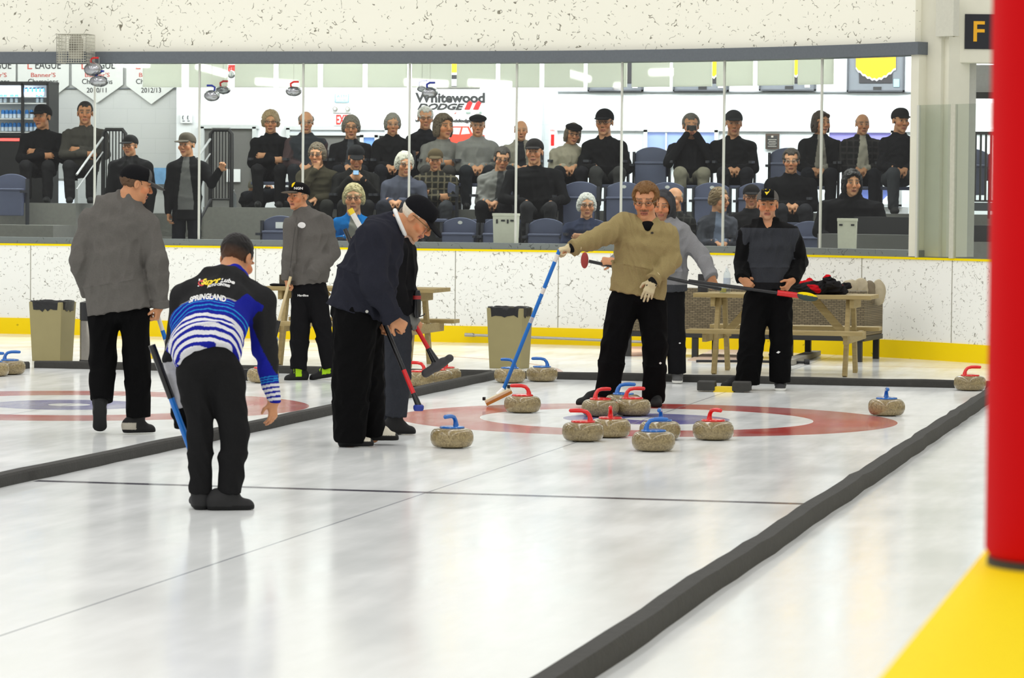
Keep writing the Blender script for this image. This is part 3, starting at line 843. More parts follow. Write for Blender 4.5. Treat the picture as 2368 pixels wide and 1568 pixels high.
# beige bins with black liners
BEIGE = simple('beige_plastic', lin(152, 142, 98), .5, var=.06, scale=8)
LINER = simple('black_liner', lin(24, 24, 26), .35, var=.3, scale=20, bump=.6, bscale=14)
def bin_(p, rz, label, w=.37, d=.27, h=.575):
    t = empty('waste_bin', p, rz, label, 'bin', 'beige bins behind the bumper')
    m = MB(); a, b = .86, 1.0
    P = [(-w/2*a, -d/2*a, 0), (w/2*a, -d/2*a, 0), (w/2*a, d/2*a, 0), (-w/2*a, d/2*a, 0), (-w/2, -d/2, h), (w/2, -d/2, h), (w/2, d/2, h), (-w/2, d/2, h),
         (-w/2*.93, -d/2*.93, h), (w/2*.93, -d/2*.93, h), (w/2*.93, d/2*.93, h), (-w/2*.93, d/2*.93, h), (-w/2*.8, -d/2*.8, .03), (w/2*.8, -d/2*.8, .03), (w/2*.8, d/2*.8, .03), (-w/2*.8, d/2*.8, .03)]
    fs = [(0, 3, 2, 1)]+[(i, (i+1) % 4, 4+(i+1) % 4, 4+i) for i in range(4)]+[(4+i, 4+(i+1) % 4, 8+(i+1) % 4, 8+i) for i in range(4)]+[(8+i, 8+(i+1) % 4, 12+(i+1) % 4, 12+i) for i in range(4)]+[(12, 13, 14, 15)]
    m.add(P, fs); m.build('body', BEIGE, t, bevel=.008)
    m = MB(); n = 40; rr = random.Random(int(p[0]*100)); vs = []
    for j, (k, z) in enumerate(((1.012, h-.075), (1.03, h-.03), (1.045, h+.004), (1.0, h+.012), (.9, h-.03), (.8, h-.2))):
        for i in range(n):
            a = 2*PI*i/n; q = 4.0; c, s = math.cos(a), math.sin(a)
            r_ = (abs(c)**6+abs(s)**6)**(-1/6)
            vs.append((w/2*k*r_*c, d/2*k*r_*s, z+(rr.uniform(-.022, .012) if j == 0 else rr.uniform(-.005, .005))))
    fs = [(i*n+k, i*n+(k+1) % n, (i+1)*n+(k+1) % n, (i+1)*n+k) for i in range(5) for k in range(n)]
    m.add(vs, fs); m.build('liner', LINER, t, True)
    return t
bin_(atZ(109, 836, 0)+np.array([0, .14, 0]), YAW-.42, 'beige waste bin with black liner at the far left beside the grey jacket player')
bin_(atZ(1170, 853, 0)+np.array([0, .14, 0]), YAW-.38, 'beige waste bin with black liner behind the two blue-handled stones')
# steel bin half hidden behind the grey jacket man
p = atZ(216, 839, 0); t = empty('ash_bin', p, 0, 'tall stainless steel bin behind the grey jacket player', 'bin')
m = MB(); m.lathe([(.0, .03), (.13, .03), (.13, .40), (.125, .41), (0, .41)], 28); m.build('body', simple('brushed_steel', lin(150, 146, 138), .3, .9), t, True)
m = MB(); m.lathe([(0, 0), (.135, 0), (.135, .03), (0, .03)], 28); m.build('base_ring', DARKP, t, True); m = MB(); m.lathe([(0, .41), (.132, .41), (.132, .58), (.06, .60), (0, .60)], 28); m.build('lid', DARKP, t, True)

# picnic tables
WOOD = None
def wood():
    m, nt, b = newmat('raw_wood')
    tc = nd(nt, 'ShaderNodeTexCoord'); mp = nd(nt, 'ShaderNodeMapping'); mp.inputs['Scale'].default_value = (1.5, 14, 14); nt.links.new(tc.outputs['Object'], mp.inputs[0])
    n = nd(nt, 'ShaderNodeTexNoise', i_Scale=3.0, i_Detail=6.0, i_Distortion=.6); nt.links.new(mp.outputs[0], n.inputs[0])
    c = mixc(nt, n.outputs[0], lin(132, 112, 66), lin(186, 166, 116)); nt.links.new(c, b.inputs['Base Color']); b.inputs['Roughness'].default_value = .7
    return m
WOOD = wood()
def picnic_table(p, L, rz, label, bench=True):
    t = empty('picnic_table', p, rz, label, 'table', 'wooden picnic tables behind the bumper')
    top = .75
    m = MB()
    for i in range(4): m.box((0, -.24+.165*i, top-.02), (L, .155, .038))
    m.build('tabletop', WOOD, t, bevel=.004)
    for s in (-1, 1):
        m = MB(); m.box((0, s*.66, .41), (L*.98, .24, .038)); m.build('bench', WOOD, t, bevel=.004)
        for q in (-1, 1):
            x = s*(L/2-.22)
            m = MB(); m.beam((x, q*.17, top-.04), (x, q*.40, 0), .04, .085, (0, 1, .3)); m.build('leg', WOOD, t, bevel=.003)
        x = s*(L/2-.22)+.04*s
        m = MB(); m.beam((x, -.72, .355), (x, .72, .355), .04, .085); m.build('cross_rail', WOOD, t, bevel=.003)
        m = MB(); m.beam((x, -.28, top-.08), (x, .28, top-.08), .04, .085); m.build('top_cleat', WOOD, t, bevel=.003)
        m = MB(); m.beam((s*(L/2-.26), 0, .36), (s*L*.16, 0, top-.05), .04, .07); m.build('brace', WOOD, t, bevel=.003)
    return t
TB = picnic_table((.035, 6.83, 0), 1.66, 0.0, 'pale wooden picnic table beside the dark hoodie man')
picnic_table((-4.15, 6.83, 0), 1.72, 0.0, 'pale wooden picnic table behind the player with lime green shoes')

# wicker sofa with round cushions
def wicker():
    m, nt, b = newmat('grey_wicker')
    tc = nd(nt, 'ShaderNodeTexCoord'); mp = nd(nt, 'ShaderNodeMapping'); mp.inputs['Rotation'].default_value = (PI/2, 0, 0); nt.links.new(tc.outputs['Object'], mp.inputs[0])
    br = nd(nt, 'ShaderNodeTexBrick'); nt.links.new(mp.outputs[0], br.inputs['Vector'])
    br.inputs['Color1'].default_value = (*lin(130, 116, 88), 1); br.inputs['Color2'].default_value = (*lin(104, 92, 68), 1); br.inputs['Mortar'].default_value = (*lin(66, 58, 42), 1)
    br.inputs['Scale'].default_value = 1.0; br.inputs['Brick Width'].default_value = .055; br.inputs['Row Height'].default_value = .018; br.inputs['Mortar Size'].default_value = .003
    nt.links.new(br.outputs[0], b.inputs['Base Color']); b.inputs['Roughness'].default_value = .7
    bp = nd(nt, 'ShaderNodeBump', i_Strength=.5, i_Distance=.006); nt.links.new(br.outputs['Fac'], bp.inputs['Height']); bp.invert = True; nt.links.new(bp.outputs[0], b.inputs['Normal'])
    return m
WICK = wicker()
sr = math.atan2(-.26, 2.535)
so = np.array([.475, 9.32, 0]); sx = np.array([math.cos(sr), math.sin(sr), 0])
SOFA = empty('wicker_sofa', so-sx*1.28, sr, 'brown wicker sofa with black legs, its back to the picnic table', 'sofa')
m = MB(); m.box((0, .06, .49), (2.56, .12, .46)); m.build('backrest', WICK, SOFA, bevel=.012)
for s in (-1, 1):
    m = MB(); m.box((s*1.21, .48, .46), (.14, .74, .40)); m.build('armrest', WICK, SOFA, bevel=.012)
m = MB(); m.box((0, .50, .33), (2.28, .72, .10)); m.build('seat_base', WICK, SOFA, bevel=.01)
SOFAM = simple('sofa_legs_metal', lin(40, 39, 38), .5)
m = MB(); m.box((0, .43, .235), (2.56, .86, .05)); m.build('frame_rail', SOFAM, SOFA)
for x in (-1.22, -.5, .5, 1.22):
    for y in (.04, .82):
        m = MB(); m.box((x, y, .105), (.06, .05, .21)); m.build('leg', SOFAM, SOFA)
SEATC = simple('grey_cushion', lin(150, 144, 128), .9, var=.1, bump=.3)
for s in (-1, 1):
    F = Form(.012); F.loft((s*.57-.5, .5, .44), (s*.57+.5, .5, .44), .30, .07, .30, .07, (0, 1, 0), .06, .03, 'u', 4)
    P_, Q_ = F.mesh(); meshobj('seat_cushion', P_, Q_, SEATC, SOFA)
CUSH = simple('beige_cushion', lin(178, 166, 140), .9, var=.12, scale=40, bump=.4)
for i, (x, y, w, h, lb) in enumerate(((1966, 664, 52, 36, 'round beige cushion on the sofa, nearest the dark jacket'), (1991, 661, 40, 38, 'round beige cushion on the sofa, second from the jacket'),
                                      (2012, 663, 30, 30, 'darker beige cushion on the sofa between two lighter round ones'), (2032, 663, 32, 34, 'round beige cushion at the far right end of the sofa'))):
    c = atY(x, y, 9.62+.03*i); k = dist(c)/FPX; R = rotz(sr)
    zr = max(h*k/2, c[2]-.0-.64) if False else h*k/2+.06
    F = Form(.008); F.ell((0, 0, 0), (w*k/2+.002, .07, zr), rotz(.25*(-1)**i)); F.folds(.005, .12, i)
    P_, Q_ = F.mesh(); o = meshobj('round_cushion', P_, Q_, CUSH if i != 2 else simple('taupe_cushion', lin(120, 108, 88), .9, bump=.4))
    o.location = (float(c[0]), float(c[1]), float(c[2]+h*k/2-zr)); tag(o, lb, 'cushion', 'round cushions on the sofa')

# jacket heap on the right table
c = atY(1893, 660, 6.82); F = Form(.007); rr = np.random.default_rng(3); zt = .75
for i in range(16):
    q = np.array([c[0]+rr.uniform(-.20, .20), c[1]+rr.uniform(-.12, .12), zt+.03+rr.uniform(0, .075)*(1-.3*abs(i-8)/8)])
    d = rr.normal(size=3)*np.array([1, .7, .25]); d = nrm(d)*rr.uniform(.06, .13)
    F.cone(q-d, q+d, rr.uniform(.025, .045), rr.uniform(.025, .045), .03)
F.ell((c[0]-.02, c[1], zt+.05), (.24, .15, .06), None, .04)
F.folds(.012, .07, 4, (1, 1, 1)); F.cut((0, 0, zt+.001), (0, 0, -1))
def coatcol(P):
    n = np.sin(P[:, 0]*19+P[:, 2]*25)+np.sin(P[:, 1]*23+P[:, 0]*13+2)
    C = np.tile(np.array(lin(38, 37, 38)), (len(P), 1)); up = (P[:, 2] > zt+.115+.25*(P[:, 0]-c[0]+.1))
    C[up] = lin(205, 20, 30); C[(n > 1.35) & (P[:, 2] < zt+.09)] = lin(190, 24, 34); return C
o = formobj('folded_jacket', F, CLOTH, None, (c[0], c[1], zt), coatcol); tag(o, 'crumpled black jacket with red lining heaped on the picnic table', 'jacket')
# small things on the right table
CLEAR = glass_material('clear_plastic', (.86, .90, .93), 1.6)
def bottle_shape(t, h, r, mat, cap, label_col=None):
    m = MB(); m.lathe([(0, 0), (r, 0), (r, h*.62), (r*.9, h*.72), (r*.36, h*.86), (r*.36, h*.93), (0, h*.93)], 20); m.build('bottle_body', mat, t, True)
    m = MB(); m.lathe([(0, h*.92), (r*.42, h*.92), (r*.42, h), (0, h)], 16); m.build('cap', cap, t, True)
    if label_col is not None:
        m = MB(); m.lathe([(r*1.02, h*.3), (r*1.02, h*.56)], 20); m.build('label_band', label_col, t, True)
c = atY(1681, 655, 6.75); t = empty('water_bottle', (c[0], c[1], .75), 0, 'clear plastic water bottle on the table behind the dark hoodie man\'s broom', 'bottle')
bottle_shape(t, .25, .034, CLEAR, WHITEP, simple('bottle_label', lin(186, 198, 214), .5))
c = atY(1672, 668, 6.62); t = empty('drinking_glass', (c[0], c[1], .75), 0, 'short glass with yellow drink on the picnic table', 'glass')
m = MB(); m.lathe([(0, 0), (.032, 0), (.036, .09), (.033, .09), (.029, .006), (0, .006)], 20); m.build('tumbler', CLEAR, t, True)
m = MB(); m.lathe([(0, .008), (.0285, .008), (.031, .045), (0, .045)], 20); m.build('drink', simple('yellow_drink', lin(206, 190, 90), .2), t, True)
c = atY(1626, 656, 6.9); m = MB(); m.box((0, 0, .085), (.09, .07, .17)); t = m.build('small_box', simple('dark_carton', lin(42, 42, 44), .6), None, bevel=.004, loc=(c[0], c[1], .75))
tag(t, 'small dark carton on the picnic table behind the hoodie man\'s hand', 'box')
# left table bits
c = atY(636, 662, 6.7); t = empty('folded_glove', (c[0], c[1], .75), .2, 'flat black glove lying on the left picnic table', 'glove')
F = Form(.006); F.ell((0, 0, .012), (.055, .04, .014)); [F.cone((.03, y, .012), (.10, y*1.5, .012), .010, .008, .008) for y in (-.025, -.008, .008, .025)]; F.cone((-.02, .03, .012), (.03, .065, .012), .011, .009)
P_, Q_ = F.mesh(); meshobj('shell', P_, Q_, CLOTH, t, col=(.015, .015, .016))
c = atY(654, 652, 6.75); m = MB(); m.box((0, 0, .055), (.055, .06, .11)); o = m.build('small_box', simple('brown_carton', lin(78, 70, 56), .7), None, bevel=.003, loc=(c[0], c[1], .75)); tag(o, 'small brown carton on the left picnic table beside the player\'s hand', 'box')
# litter of mats and rods under the sofa
def flat(name, pts, z, th, mat, label, cat):
    m = MB(); q = [atZ(x, y, z) for x, y in pts]; c = np.mean(q, 0); c[2] = 0
    m.prism([(p[0]-c[0], p[1]-c[1]) for p in q], (0, 0, z), (1, 0, 0), (0, 1, 0), (0, 0, th)); o = m.build(name, mat, None, loc=c); return tag(o, label, cat)
flat('floor_mat', [(1450, 824), (1492, 823), (1500, 803), (1455, 804)], .0, .012, simple('salmon_mat', lin(222, 178, 150), .8), 'salmon pink mat on the ice under the left end of the sofa', 'mat')
flat('floor_mat', [(1590, 834), (1700, 836), (1740, 812), (1650, 810)], .0, .012, simple('pale_mat', lin(216, 190, 168), .8), 'pale pink mat on the ice behind the legs of the picnic table', 'mat')
a = atZ(1820, 838, .03); b_ = atZ(1885, 816, .03); m = MB(); m.beam(a, b_, .12, .05); tag(m.build('timber_offcut', simple('grey_timber', lin(150, 146, 136), .8)), 'grey timber offcut lying on the ice under the sofa', 'timber')
a = atZ(1610, 835, .02); b_ = atZ(1860, 838, .02); m = MB(); m.tube([a, (a+b_)/2+np.array([0, .1, 0]), b_], .014); m.tube([b_, b_+.05*HR], .035); tag(m.build('floor_rod', DARKP, None, True), 'black rod with a round end lying on the ice under the sofa', 'rod')
a = np.array([*curve(t_at_px(1100, .09), -.10), .09]); b_ = np.array([*curve(t_at_px(1500, .09), -.10), .06]); m = MB(); mid = np.array([*curve(t_at_px(1300, .09), -.12), .075])
m.tube([a, mid, b_], .016, 10); m.tube([a, a+.001], .03, 8)
m.tube([a-.10*nrm(mid-a), a], .022); tag(m.build('long_pole', simple('galvanised', lin(176, 174, 168), .35, .7), None, True), 'long metal pole leaning low along the yellow kick plate', 'pole')
# scraper block at left with yellow knob
c = atZ(347, 846, 0); t = empty('ice_tool', c, 0, 'small yellow and red tool on the back bumper behind the grey jacket player', 'tool')
m = MB(); m.box((0, .05, .09), (.07, .05, .05)); m.build('yellow_body', MATS['yellow_rubber'], t, bevel=.006); m = MB(); m.tube([(-.02, .05, .0), (-.02, .05, .12)], .012); m.build('stem', REDPL, t, True)
c = atZ(566, 880, 0); t = empty('number_block', c, YAW, 'small dark block on the ice left of the stone behind the striped sleeve', 'block')
m = MB(); m.box((0, 0, .05), (.07, .05, .10)); m.build('block_body', DARKP, t, bevel=.006); m = MB(); m.box((.034, -.01, .03), (.02, .04, .05)); m.build('side_tab', BEIGE, t)

# padded post on the near boards
REDV = simple('red_vinyl', lin(208, 4, 14), .75, var=.05, scale=4, spec=.12)
pc = atZ(2262, 1306, 1.06); pc = np.array([pc[0]+.115*HR[0]+.01, pc[1]+.115*HR[1], 1.06])
t = empty('padded_post', pc, 0, 'red padded post standing on the yellow cap of the near boards', 'post')
m = MB(); m.lathe([(0, .012), (.108, .012), (.115, .024), (.115, .5), (.1165, .75), (.115, 1.0), (.1145, 2.3), (0, 2.3)], 48); m.build('red_pad', REDV, t, True)
m = MB(); m.lathe([(0, 0), (.112, 0), (.112, .011), (0, .011)], 48); m.build('base_ring', simple('dark_rubber', lin(60, 58, 60), .7), t, True)
# ------------------------------------------------------------------ things in the lobby
def rect(mb, x0, y0, x1, y1, Y, th=.03):
    """upright box covering the picture rectangle where it stands at depth Y"""
    a = atY(x0, y0, Y); b = atY(x1, y1, Y)
    mb.box(((a[0]+b[0])/2, Y+th/2, (a[2]+b[2])/2), (abs(b[0]-a[0]), th, abs(a[2]-b[2]))); return a, b
def px_at(Y, x, y): return atY(x, y, Y)
# padded screens hanging behind the top of the glass
SCREEN = bpy.data.materials.new('grey_screen'); SCREEN.use_nodes = True
_nt = SCREEN.node_tree; _nt.nodes.clear(); _o = nd(_nt, 'ShaderNodeOutputMaterial'); _d = nd(_nt, 'ShaderNodeBsdfDiffuse'); _t = nd(_nt, 'ShaderNodeBsdfTranslucent'); _m = nd(_nt, 'ShaderNodeMixShader')
_d.inputs[0].default_value = (.80, .82, .75, 1); _t.inputs[0].default_value = (.80, .82, .75, 1); _m.inputs[0].default_value = .5
_nt.links.new(_d.outputs[0], _m.inputs[1]); _nt.links.new(_t.outputs[0], _m.inputs[2]); _nt.links.new(_m.outputs[0], _o.inputs[0])
spans = [(330, 419), (437, 526), (543, 632), (644, 734), (747, 838), (850, 941), (952, 1043.5), (1056, 1146), (1156.5, 1247), (1258.5, 1349), (1359, 1449), (1460.5, 1548), (1556, 1645.5), (1656.5, 1740), (1751.5, 1835), (1844.5, 1926)]
for i, (x0, x1) in enumerate(spans):
    t0, t1 = t_at_px(x0, 3.0, .3), t_at_px(x1, 3.0, .3); p = curve((t0+t1)/2, .3)
    m = MB(); m.strip([curve(t0, .3), curve(t1, .3)], [(0, 2.875), (0, 3.5), (.02, 3.5), (.02, 2.875)])
    o = m.build('hanging_screen', SCREEN, origin=(p[0], p[1], 2.875))
    nth = ['first', 'second', 'third', 'fourth', 'fifth', 'sixth', 'seventh', 'eighth', 'ninth', 'tenth', 'eleventh', 'twelfth', 'thirteenth', 'fourteenth', 'fifteenth', 'sixteenth'][i]
    tag(o, 'pale grey screen hanging under the beam, %s from the pennants' % nth, 'screen', 'grey screens under the beam')
# pennants
PEN = simple('pennant_cloth', lin(232, 234, 230), .8, var=.03); INK = simple('black_ink', lin(38, 38, 40), .6); RINK_ = simple('red_ink', lin(206, 84, 70), .6)
for i, (x0, x1, ys_, yp, yr, lb) in enumerate(((-62, 36, 190, 232, None, 'white league pennant cut by the left edge of the view'), (41, 159, 197, 242, '2008/09', 'white league pennant half hidden by the drinks fridge'),
        (166, 284, 196, 238, '2010/11', 'white league pennant reading 2010/11'), (292, 408, 198, 241, '2012/13', 'white league pennant reading 2012/13'))):
    Y = YB+.2; a = atY(x0, ys_, Y); b = atY(x1, ys_, Y); c = atY((x0+x1)/2, yp, Y); top = atY(x0, 60, Y)[2]
    t = empty('league_pennant', ((a[0]+b[0])/2, Y, c[2]), 0, lb, 'pennant', 'white league pennants on the grey wall')
    cx, w = (a[0]+b[0])/2, (b[0]-a[0])/2
    m = MB(); m.prism([(-w, a[2]-c[2]), (0, 0), (w, a[2]-c[2]), (w, top-c[2]), (-w, top-c[2])], (0, 0, 0), (1, 0, 0), (0, 0, 1), (0, .015, 0)); m.build('cloth', PEN, t)
    k = dist((cx, Y, 2))/FPX; zz = lambda y: atY((x0+x1)/2, y, Y)[2]-c[2]
    m = MB(); lettering(m, 'EAGUE', (.13*w+.02, -.004, zz(159)), (1, 0, 0), (0, 0, 1), 26*k, .004, fit=62*k); m.build('black_lettering', INK, t); m = MB(); lettering(m, 'Champions', (0, -.004, zz(194)), (1, 0, 0), (0, 0, 1), 17*k, .004, fit=74*k)
    m.build('black_lettering', INK, t); m = MB()
    if yr: lettering(m, yr, (0, -.004, zz(214)), (1, 0, 0), (0, 0, 1), 16*k, .004, fit=48*k); m.build('year_lettering', INK, t)
    m = MB(); lettering(m, 'L', (-.62*w+.03, -.004, zz(160)), (1, 0, 0), (0, 0, 1), 28*k, .004); m.build('red_letter', RINK_, t); m = MB(); lettering(m, "Banner'S", (.0, -.004, zz(178)), (1, 0, 0), (0, 0, 1), 14*k, .004, fit=60*k); m.build('red_lettering', RINK_, t)
# drinks fridge with bottles
Y = 16.9
a = atY(-70, 312, Y); b = atY(112, 193, Y); z0 = .5
FR = empty('drinks_fridge', ((a[0]+b[0])/2, Y, z0), 0, 'lit drinks fridge with glass doors full of blue-capped bottles', 'fridge')
w = b[0]-a[0]; hz = b[2]-z0; bz = a[2]-z0; hz_, bz_ = hz, bz
m = MB(); m.box((0, .33, hz/2), (w, .02, hz)); m.box((-w/2, .17, hz/2), (.03, .34, hz)); m.box((w/2, .17, hz/2), (.03, .34, hz)); m.box((0, .17, hz+.01), (w+.03, .36, .03)); m.box((0, .17, bz-.15), (w, .34, .3)); m.box((0, .17, bz/2-.15), (w, .33, max(.05, bz-.3)))
m.build('case', DARKP, FR)
m = MB(); m.box((0, .315, (hz+bz)/2), (w-.04, .01, hz-bz-.03)); m.build('back_panel', simple('fridge_white', lin(226, 234, 242), .5), FR)
xd = atY(53, 250, Y)[0]-(a[0]+b[0])/2; xd0 = atY(-20, 250, Y)[0]-(a[0]+b[0])/2
m = MB(); m.box((xd, -.01, (hz+bz)/2), (.035, .03, hz-bz)); m.box((w/2-.0, -.01, (hz+bz)/2), (.035, .03, hz-bz)); m.box((0, -.01, hz-.01), (w, .03, .03)); m.box((0, -.01, bz), (w, .03, .03)); m.build('door_frame', DARKP, FR)
m = MB(); m.box((0, .0, bz-.06), (w*.98, .03, .035)); m.build('light_strip', simple('red_glow', (1.0, .08, .07), .4, emit=2.5), FR)
SHY = [222, 249, 274, 302]
for y in (222, 237, 273, 304):
    z = atY(50, y+2, Y)[2]-z0
    m = MB(); m.box((0, .16, z), (w-.06, .28, .012)); m.build('shelf', WHITEP, FR)
BCAP = simple('blue_cap', lin(18, 110, 186), .4); BBOD = simple('bottle_water', lin(190, 206, 224), .2)
bt = None; n = 0
rows = [(223, [61, 71, 80, 89, 98]), (238, [2, 12, 27, 38, 87, 97]), (274, [7, 16, 25, 34, 44, 62, 73]), (304, [6, 15, 24, 34, 44, 62, 72, 82])]
for ri, (y, xs) in enumerate(rows):
    for xi, x in enumerate(xs):
        p = atY(x, y, Y+.08)
        if bt is None:
            bt = empty('drink_bottle', p); m = MB(); m.lathe([(0, .006), (.024, .006), (.024, .06), (.02, .075), (.0, .075)], 12); m.build('bottle_body', BBOD, bt, True)
            m = MB(); m.lathe([(.0, .06), (.026, .06), (.026, .10), (.015, .115), (0, .115)], 12); m.build('blue_top', BCAP, bt, True); o = bt
        else: o = clone(bt, p)
        tag(o, 'blue-topped drink bottle on the %s shelf of the lit fridge' % ['top', 'second', 'third', 'bottom'][ri], 'bottle', 'drink bottles on the %s fridge shelf' % ['top', 'second', 'third', 'bottom'][ri])
# cage with a speaker on the wall over the left window
t0 = t_at_px(190, 3.3); p = curve(t0, -.35); pz = atY(190, 145, p[1])[2]
SPK = empty('caged_speaker', (p[0], p[1], pz), 0, 'grey loudspeaker in a pale wire mesh cage fixed over the beam', 'speaker')
k = dist(p if len(p) == 3 else (p[0], p[1], 3))/FPX
WIRE = simple('pale_wire', lin(196, 194, 180), .5, .3)
m = MB(); W2 = 36*k; H2 = 66*k
for i in range(13):
    x = -W2+2*W2*i/12; m.tube([(x, -.0, 0), (x, -.0, H2)], .0035, 4); m.tube([(x, .0, H2), (x, .28, H2)], .0035, 4)
    z = H2*i/12; m.tube([(-W2, 0, z), (W2, 0, z)], .0035, 4)
for i in range(7):
    for s in (-1, 1): m.tube([(s*W2, .28*i/6, 0), (s*W2, .28*i/6, H2)], .0035, 4)
for i in range(9):
    for s in (-1, 1): m.tube([(s*W2, 0, H2*i/8), (s*W2, .28, H2*i/8)], .0035, 4)
m.build('wire_cage', WIRE, SPK)
m = MB(); m.lathe([(0, .05), (.075, .05), (.08, .10), (.08, H2*.8), (.06, H2*.98), (0, H2*1.02)], 24, (0.0, .15, 0)); m.build('speaker_body', simple('speaker_grey', lin(168, 164, 150), .6), SPK, True)
m = MB(); m.box((0, .06, H2*.56), (.085, .02, .075)); m.build('grille', simple('dark_grille', lin(128, 124, 112), .7), SPK)
# foil curling stones hung as decoration
FOIL = simple('silver_foil', lin(176, 178, 182), .22, .85, var=.2, scale=14)
def foil(x, y, w, h, hc, label, o_=.2, hd=1):
    t0 = t_at_px(x, 2.9, o_); p = curve(t0, o_); c = atY(x, y, p[1]); k = dist(c)/FPX
    t = empty('foil_curling_stone', c, 0, label, 'decoration', 'silver curling stone decorations')
    F = Form(.008); F.ell((0, 0, 0), (w*k/2, w*k/2*.85, h*k/2)); F.folds(.004, .07, int(x)); P_, Q_ = F.mesh(); meshobj('silver_body', P_, Q_, FOIL, t)
    m = MB(); m.tube([(-.03*hd, 0, h*k/2-.01), (-.035*hd, 0, h*k/2+.03), (0, 0, h*k/2+.05), (.06*hd, 0, h*k/2+.05)], .012, 10); m.build('handle', hc, t, True)
    m = MB(); m.tube([(0, 0, h*k/2), (0, 0, max(.1, 3.2-c[2]))], .002, 5); m.build('string', SEAM, t)
DBLUE = simple('royal_blue', lin(28, 48, 150), .4)
foil(216, 160, 44, 32, REDPL, 'silver decoration stone hanging below the wire cage, upper one', -.2)
foil(229, 188, 44, 26, DBLUE, 'silver decoration stone hanging below the wire cage, lower one', -.22)
foil(490, 221, 37, 26, DBLUE, 'silver decoration stone with a blue handle in front of the white wall, larger of two', .05, -1)
foil(516, 208, 34, 20, REDPL, 'silver decoration stone hanging just right of the blue-handled one', .22)
foil(535, 172, 17, 18, REDPL, 'small silver decoration stone under a red handle in the gap between screens', .5)
foil(679, 211, 37, 23, REDPL, 'silver decoration stone with a tiny red handle left of the EXIT sign', .05)
foil(994, 214, 38, 25, DBLUE, 'silver decoration stone in front of the sponsor banner', .05)
foil(976, 205, 24, 16, DBLUE, 'silver decoration stone just behind the one at the sponsor banner', .22)
m = MB(); rect(m, 528, 150, 543, 164, YB-.06, .03); tag(m.build('wall_banner', REDPL), 'small red banner seen between two grey screens', 'banner')
# yellow and black banner in the gap
t = empty('wall_banner', atY(1050, 200, YB-.04), 0, 'yellow and black hanging banner seen in the gap between screens', 'banner')
o0 = np.array(t.location)
for nm, (x0, y0, x1, y1), mt in (('yellow_field', (1036, 90, 1064, 168), simple('banner_yellow', lin(244, 190, 10), .6)), ('black_field', (1036, 173, 1064, 183), INK), ('grey_field', (1036, 183, 1064, 199), simple('banner_grey', lin(206, 208, 214), .6)), ('white_zigzag', (1036, 168, 1064, 173), WHITEP)):
    m = MB(); rect(m, x0, y0, x1, y1, YB-.04, .02); m.build(nm, mt, t, origin=o0)
# framed jerseys
GOLD = simple('jersey_gold', lin(246, 184, 8), .7); JBLK = simple('jersey_black', lin(44, 42, 46), .7); MATB = simple('frame_backing', lin(112, 117, 124), .7); FRB = simple('frame_moulding', lin(70, 73, 80), .5); JW = simple('jersey_white', lin(232, 232, 236), .7)
for i, (x0, x1, yb, cx, lb) in enumerate(((1359, 1489, 211, 1452, 'framed jersey nearest the white corner pipe'), (1556, 1687, 211, 1650, 'framed gold and black jersey over the wide window'), (1755, 1889, 210, 1840, 'framed gold and black jersey over the wall plaque'), (1958, 2094, 212, 2026, 'framed gold and black jersey shown in full at the right end'))):
    Y = YB+.04; a = atY(x0, yb, Y); b = atY(x1, 20, Y); c0 = np.array([(a[0]+b[0])/2, Y, a[2]])
    t = empty('framed_jersey', c0, 0, lb, 'picture frame', 'framed jerseys on the back wall'); w = b[0]-a[0]; hh = b[2]-a[2]
    m = MB(); m.box((0, .03, hh/2), (w, .03, hh)); m.build('backing', MATB, t)
    m = MB(); m.box((0, .01, .01), (w, .05, .02)); m.box((0, .01, hh-.01), (w, .05, .02)); m.box((-w/2+.01, .01, hh/2), (.02, .05, hh)); m.box((w/2-.01, .01, hh/2), (.02, .05, hh)); m.build('moulding', FRB, t)
    k = dist(c0)/FPX; jx = (cx-(x0+x1)/2)*k*1.02; zz = lambda y: atY(cx, y, Y)[2]-c0[2]
    m = MB(); m.prism([(jx-38*k, zz(192)), (jx+38*k, zz(192)), (jx+42*k, zz(60)), (jx-42*k, zz(60))], (0, .012, 0), (1, 0, 0), (0, 0, 1), (0, -.012, 0)); m.build('jersey', JBLK, t)
    if i:
        n = 18; yb0 = {1: 177, 2: 174, 3: 182}[i]; W_ = 46 if i == 3 else 34
        dome = lambda u: yb0-(26 if i == 3 else 40)*abs(u)**1.7
        up = [(jx+u*W_*k, zz(dome(u)+(1.6 if j % 2 else -1.6))) for j, u in enumerate(np.linspace(-1, 1, n))]
        m = MB(); m.prism(up+[(jx+W_*k, zz(60)), (jx-W_*k, zz(60))], (0, -.002, 0), (1, 0, 0), (0, 0, 1), (0, -.006, 0)); m.build('gold_field', GOLD, t)
        lo_ = [(x, z-4.5*k) for x, z in up]
        m = MB()
        for j in range(n-1): m.prism([up[j], up[j+1], lo_[j+1], lo_[j]], (0, -.003, 0), (1, 0, 0), (0, 0, 1), (0, -.004, 0))
        m.build('white_edge', JW, t)
    m = MB(); m.box((((x0+x1)/2+4-(x0+x1)/2)*k, .008, 7*k), (19*k, .01, 9*k)); m.build('name_plate', INK, t)
    m = MB(); m.box((48*k, .008, 20*k), (13*k, .01, 18*k)) if i == 3 else m.box((46*k, .008, 12*k), (12*k, .01, 9*k)); m.build('photo', simple('pale_photo_%d' % i, lin(150, 196, 212) if i == 3 else lin(226, 232, 234), .5), t)
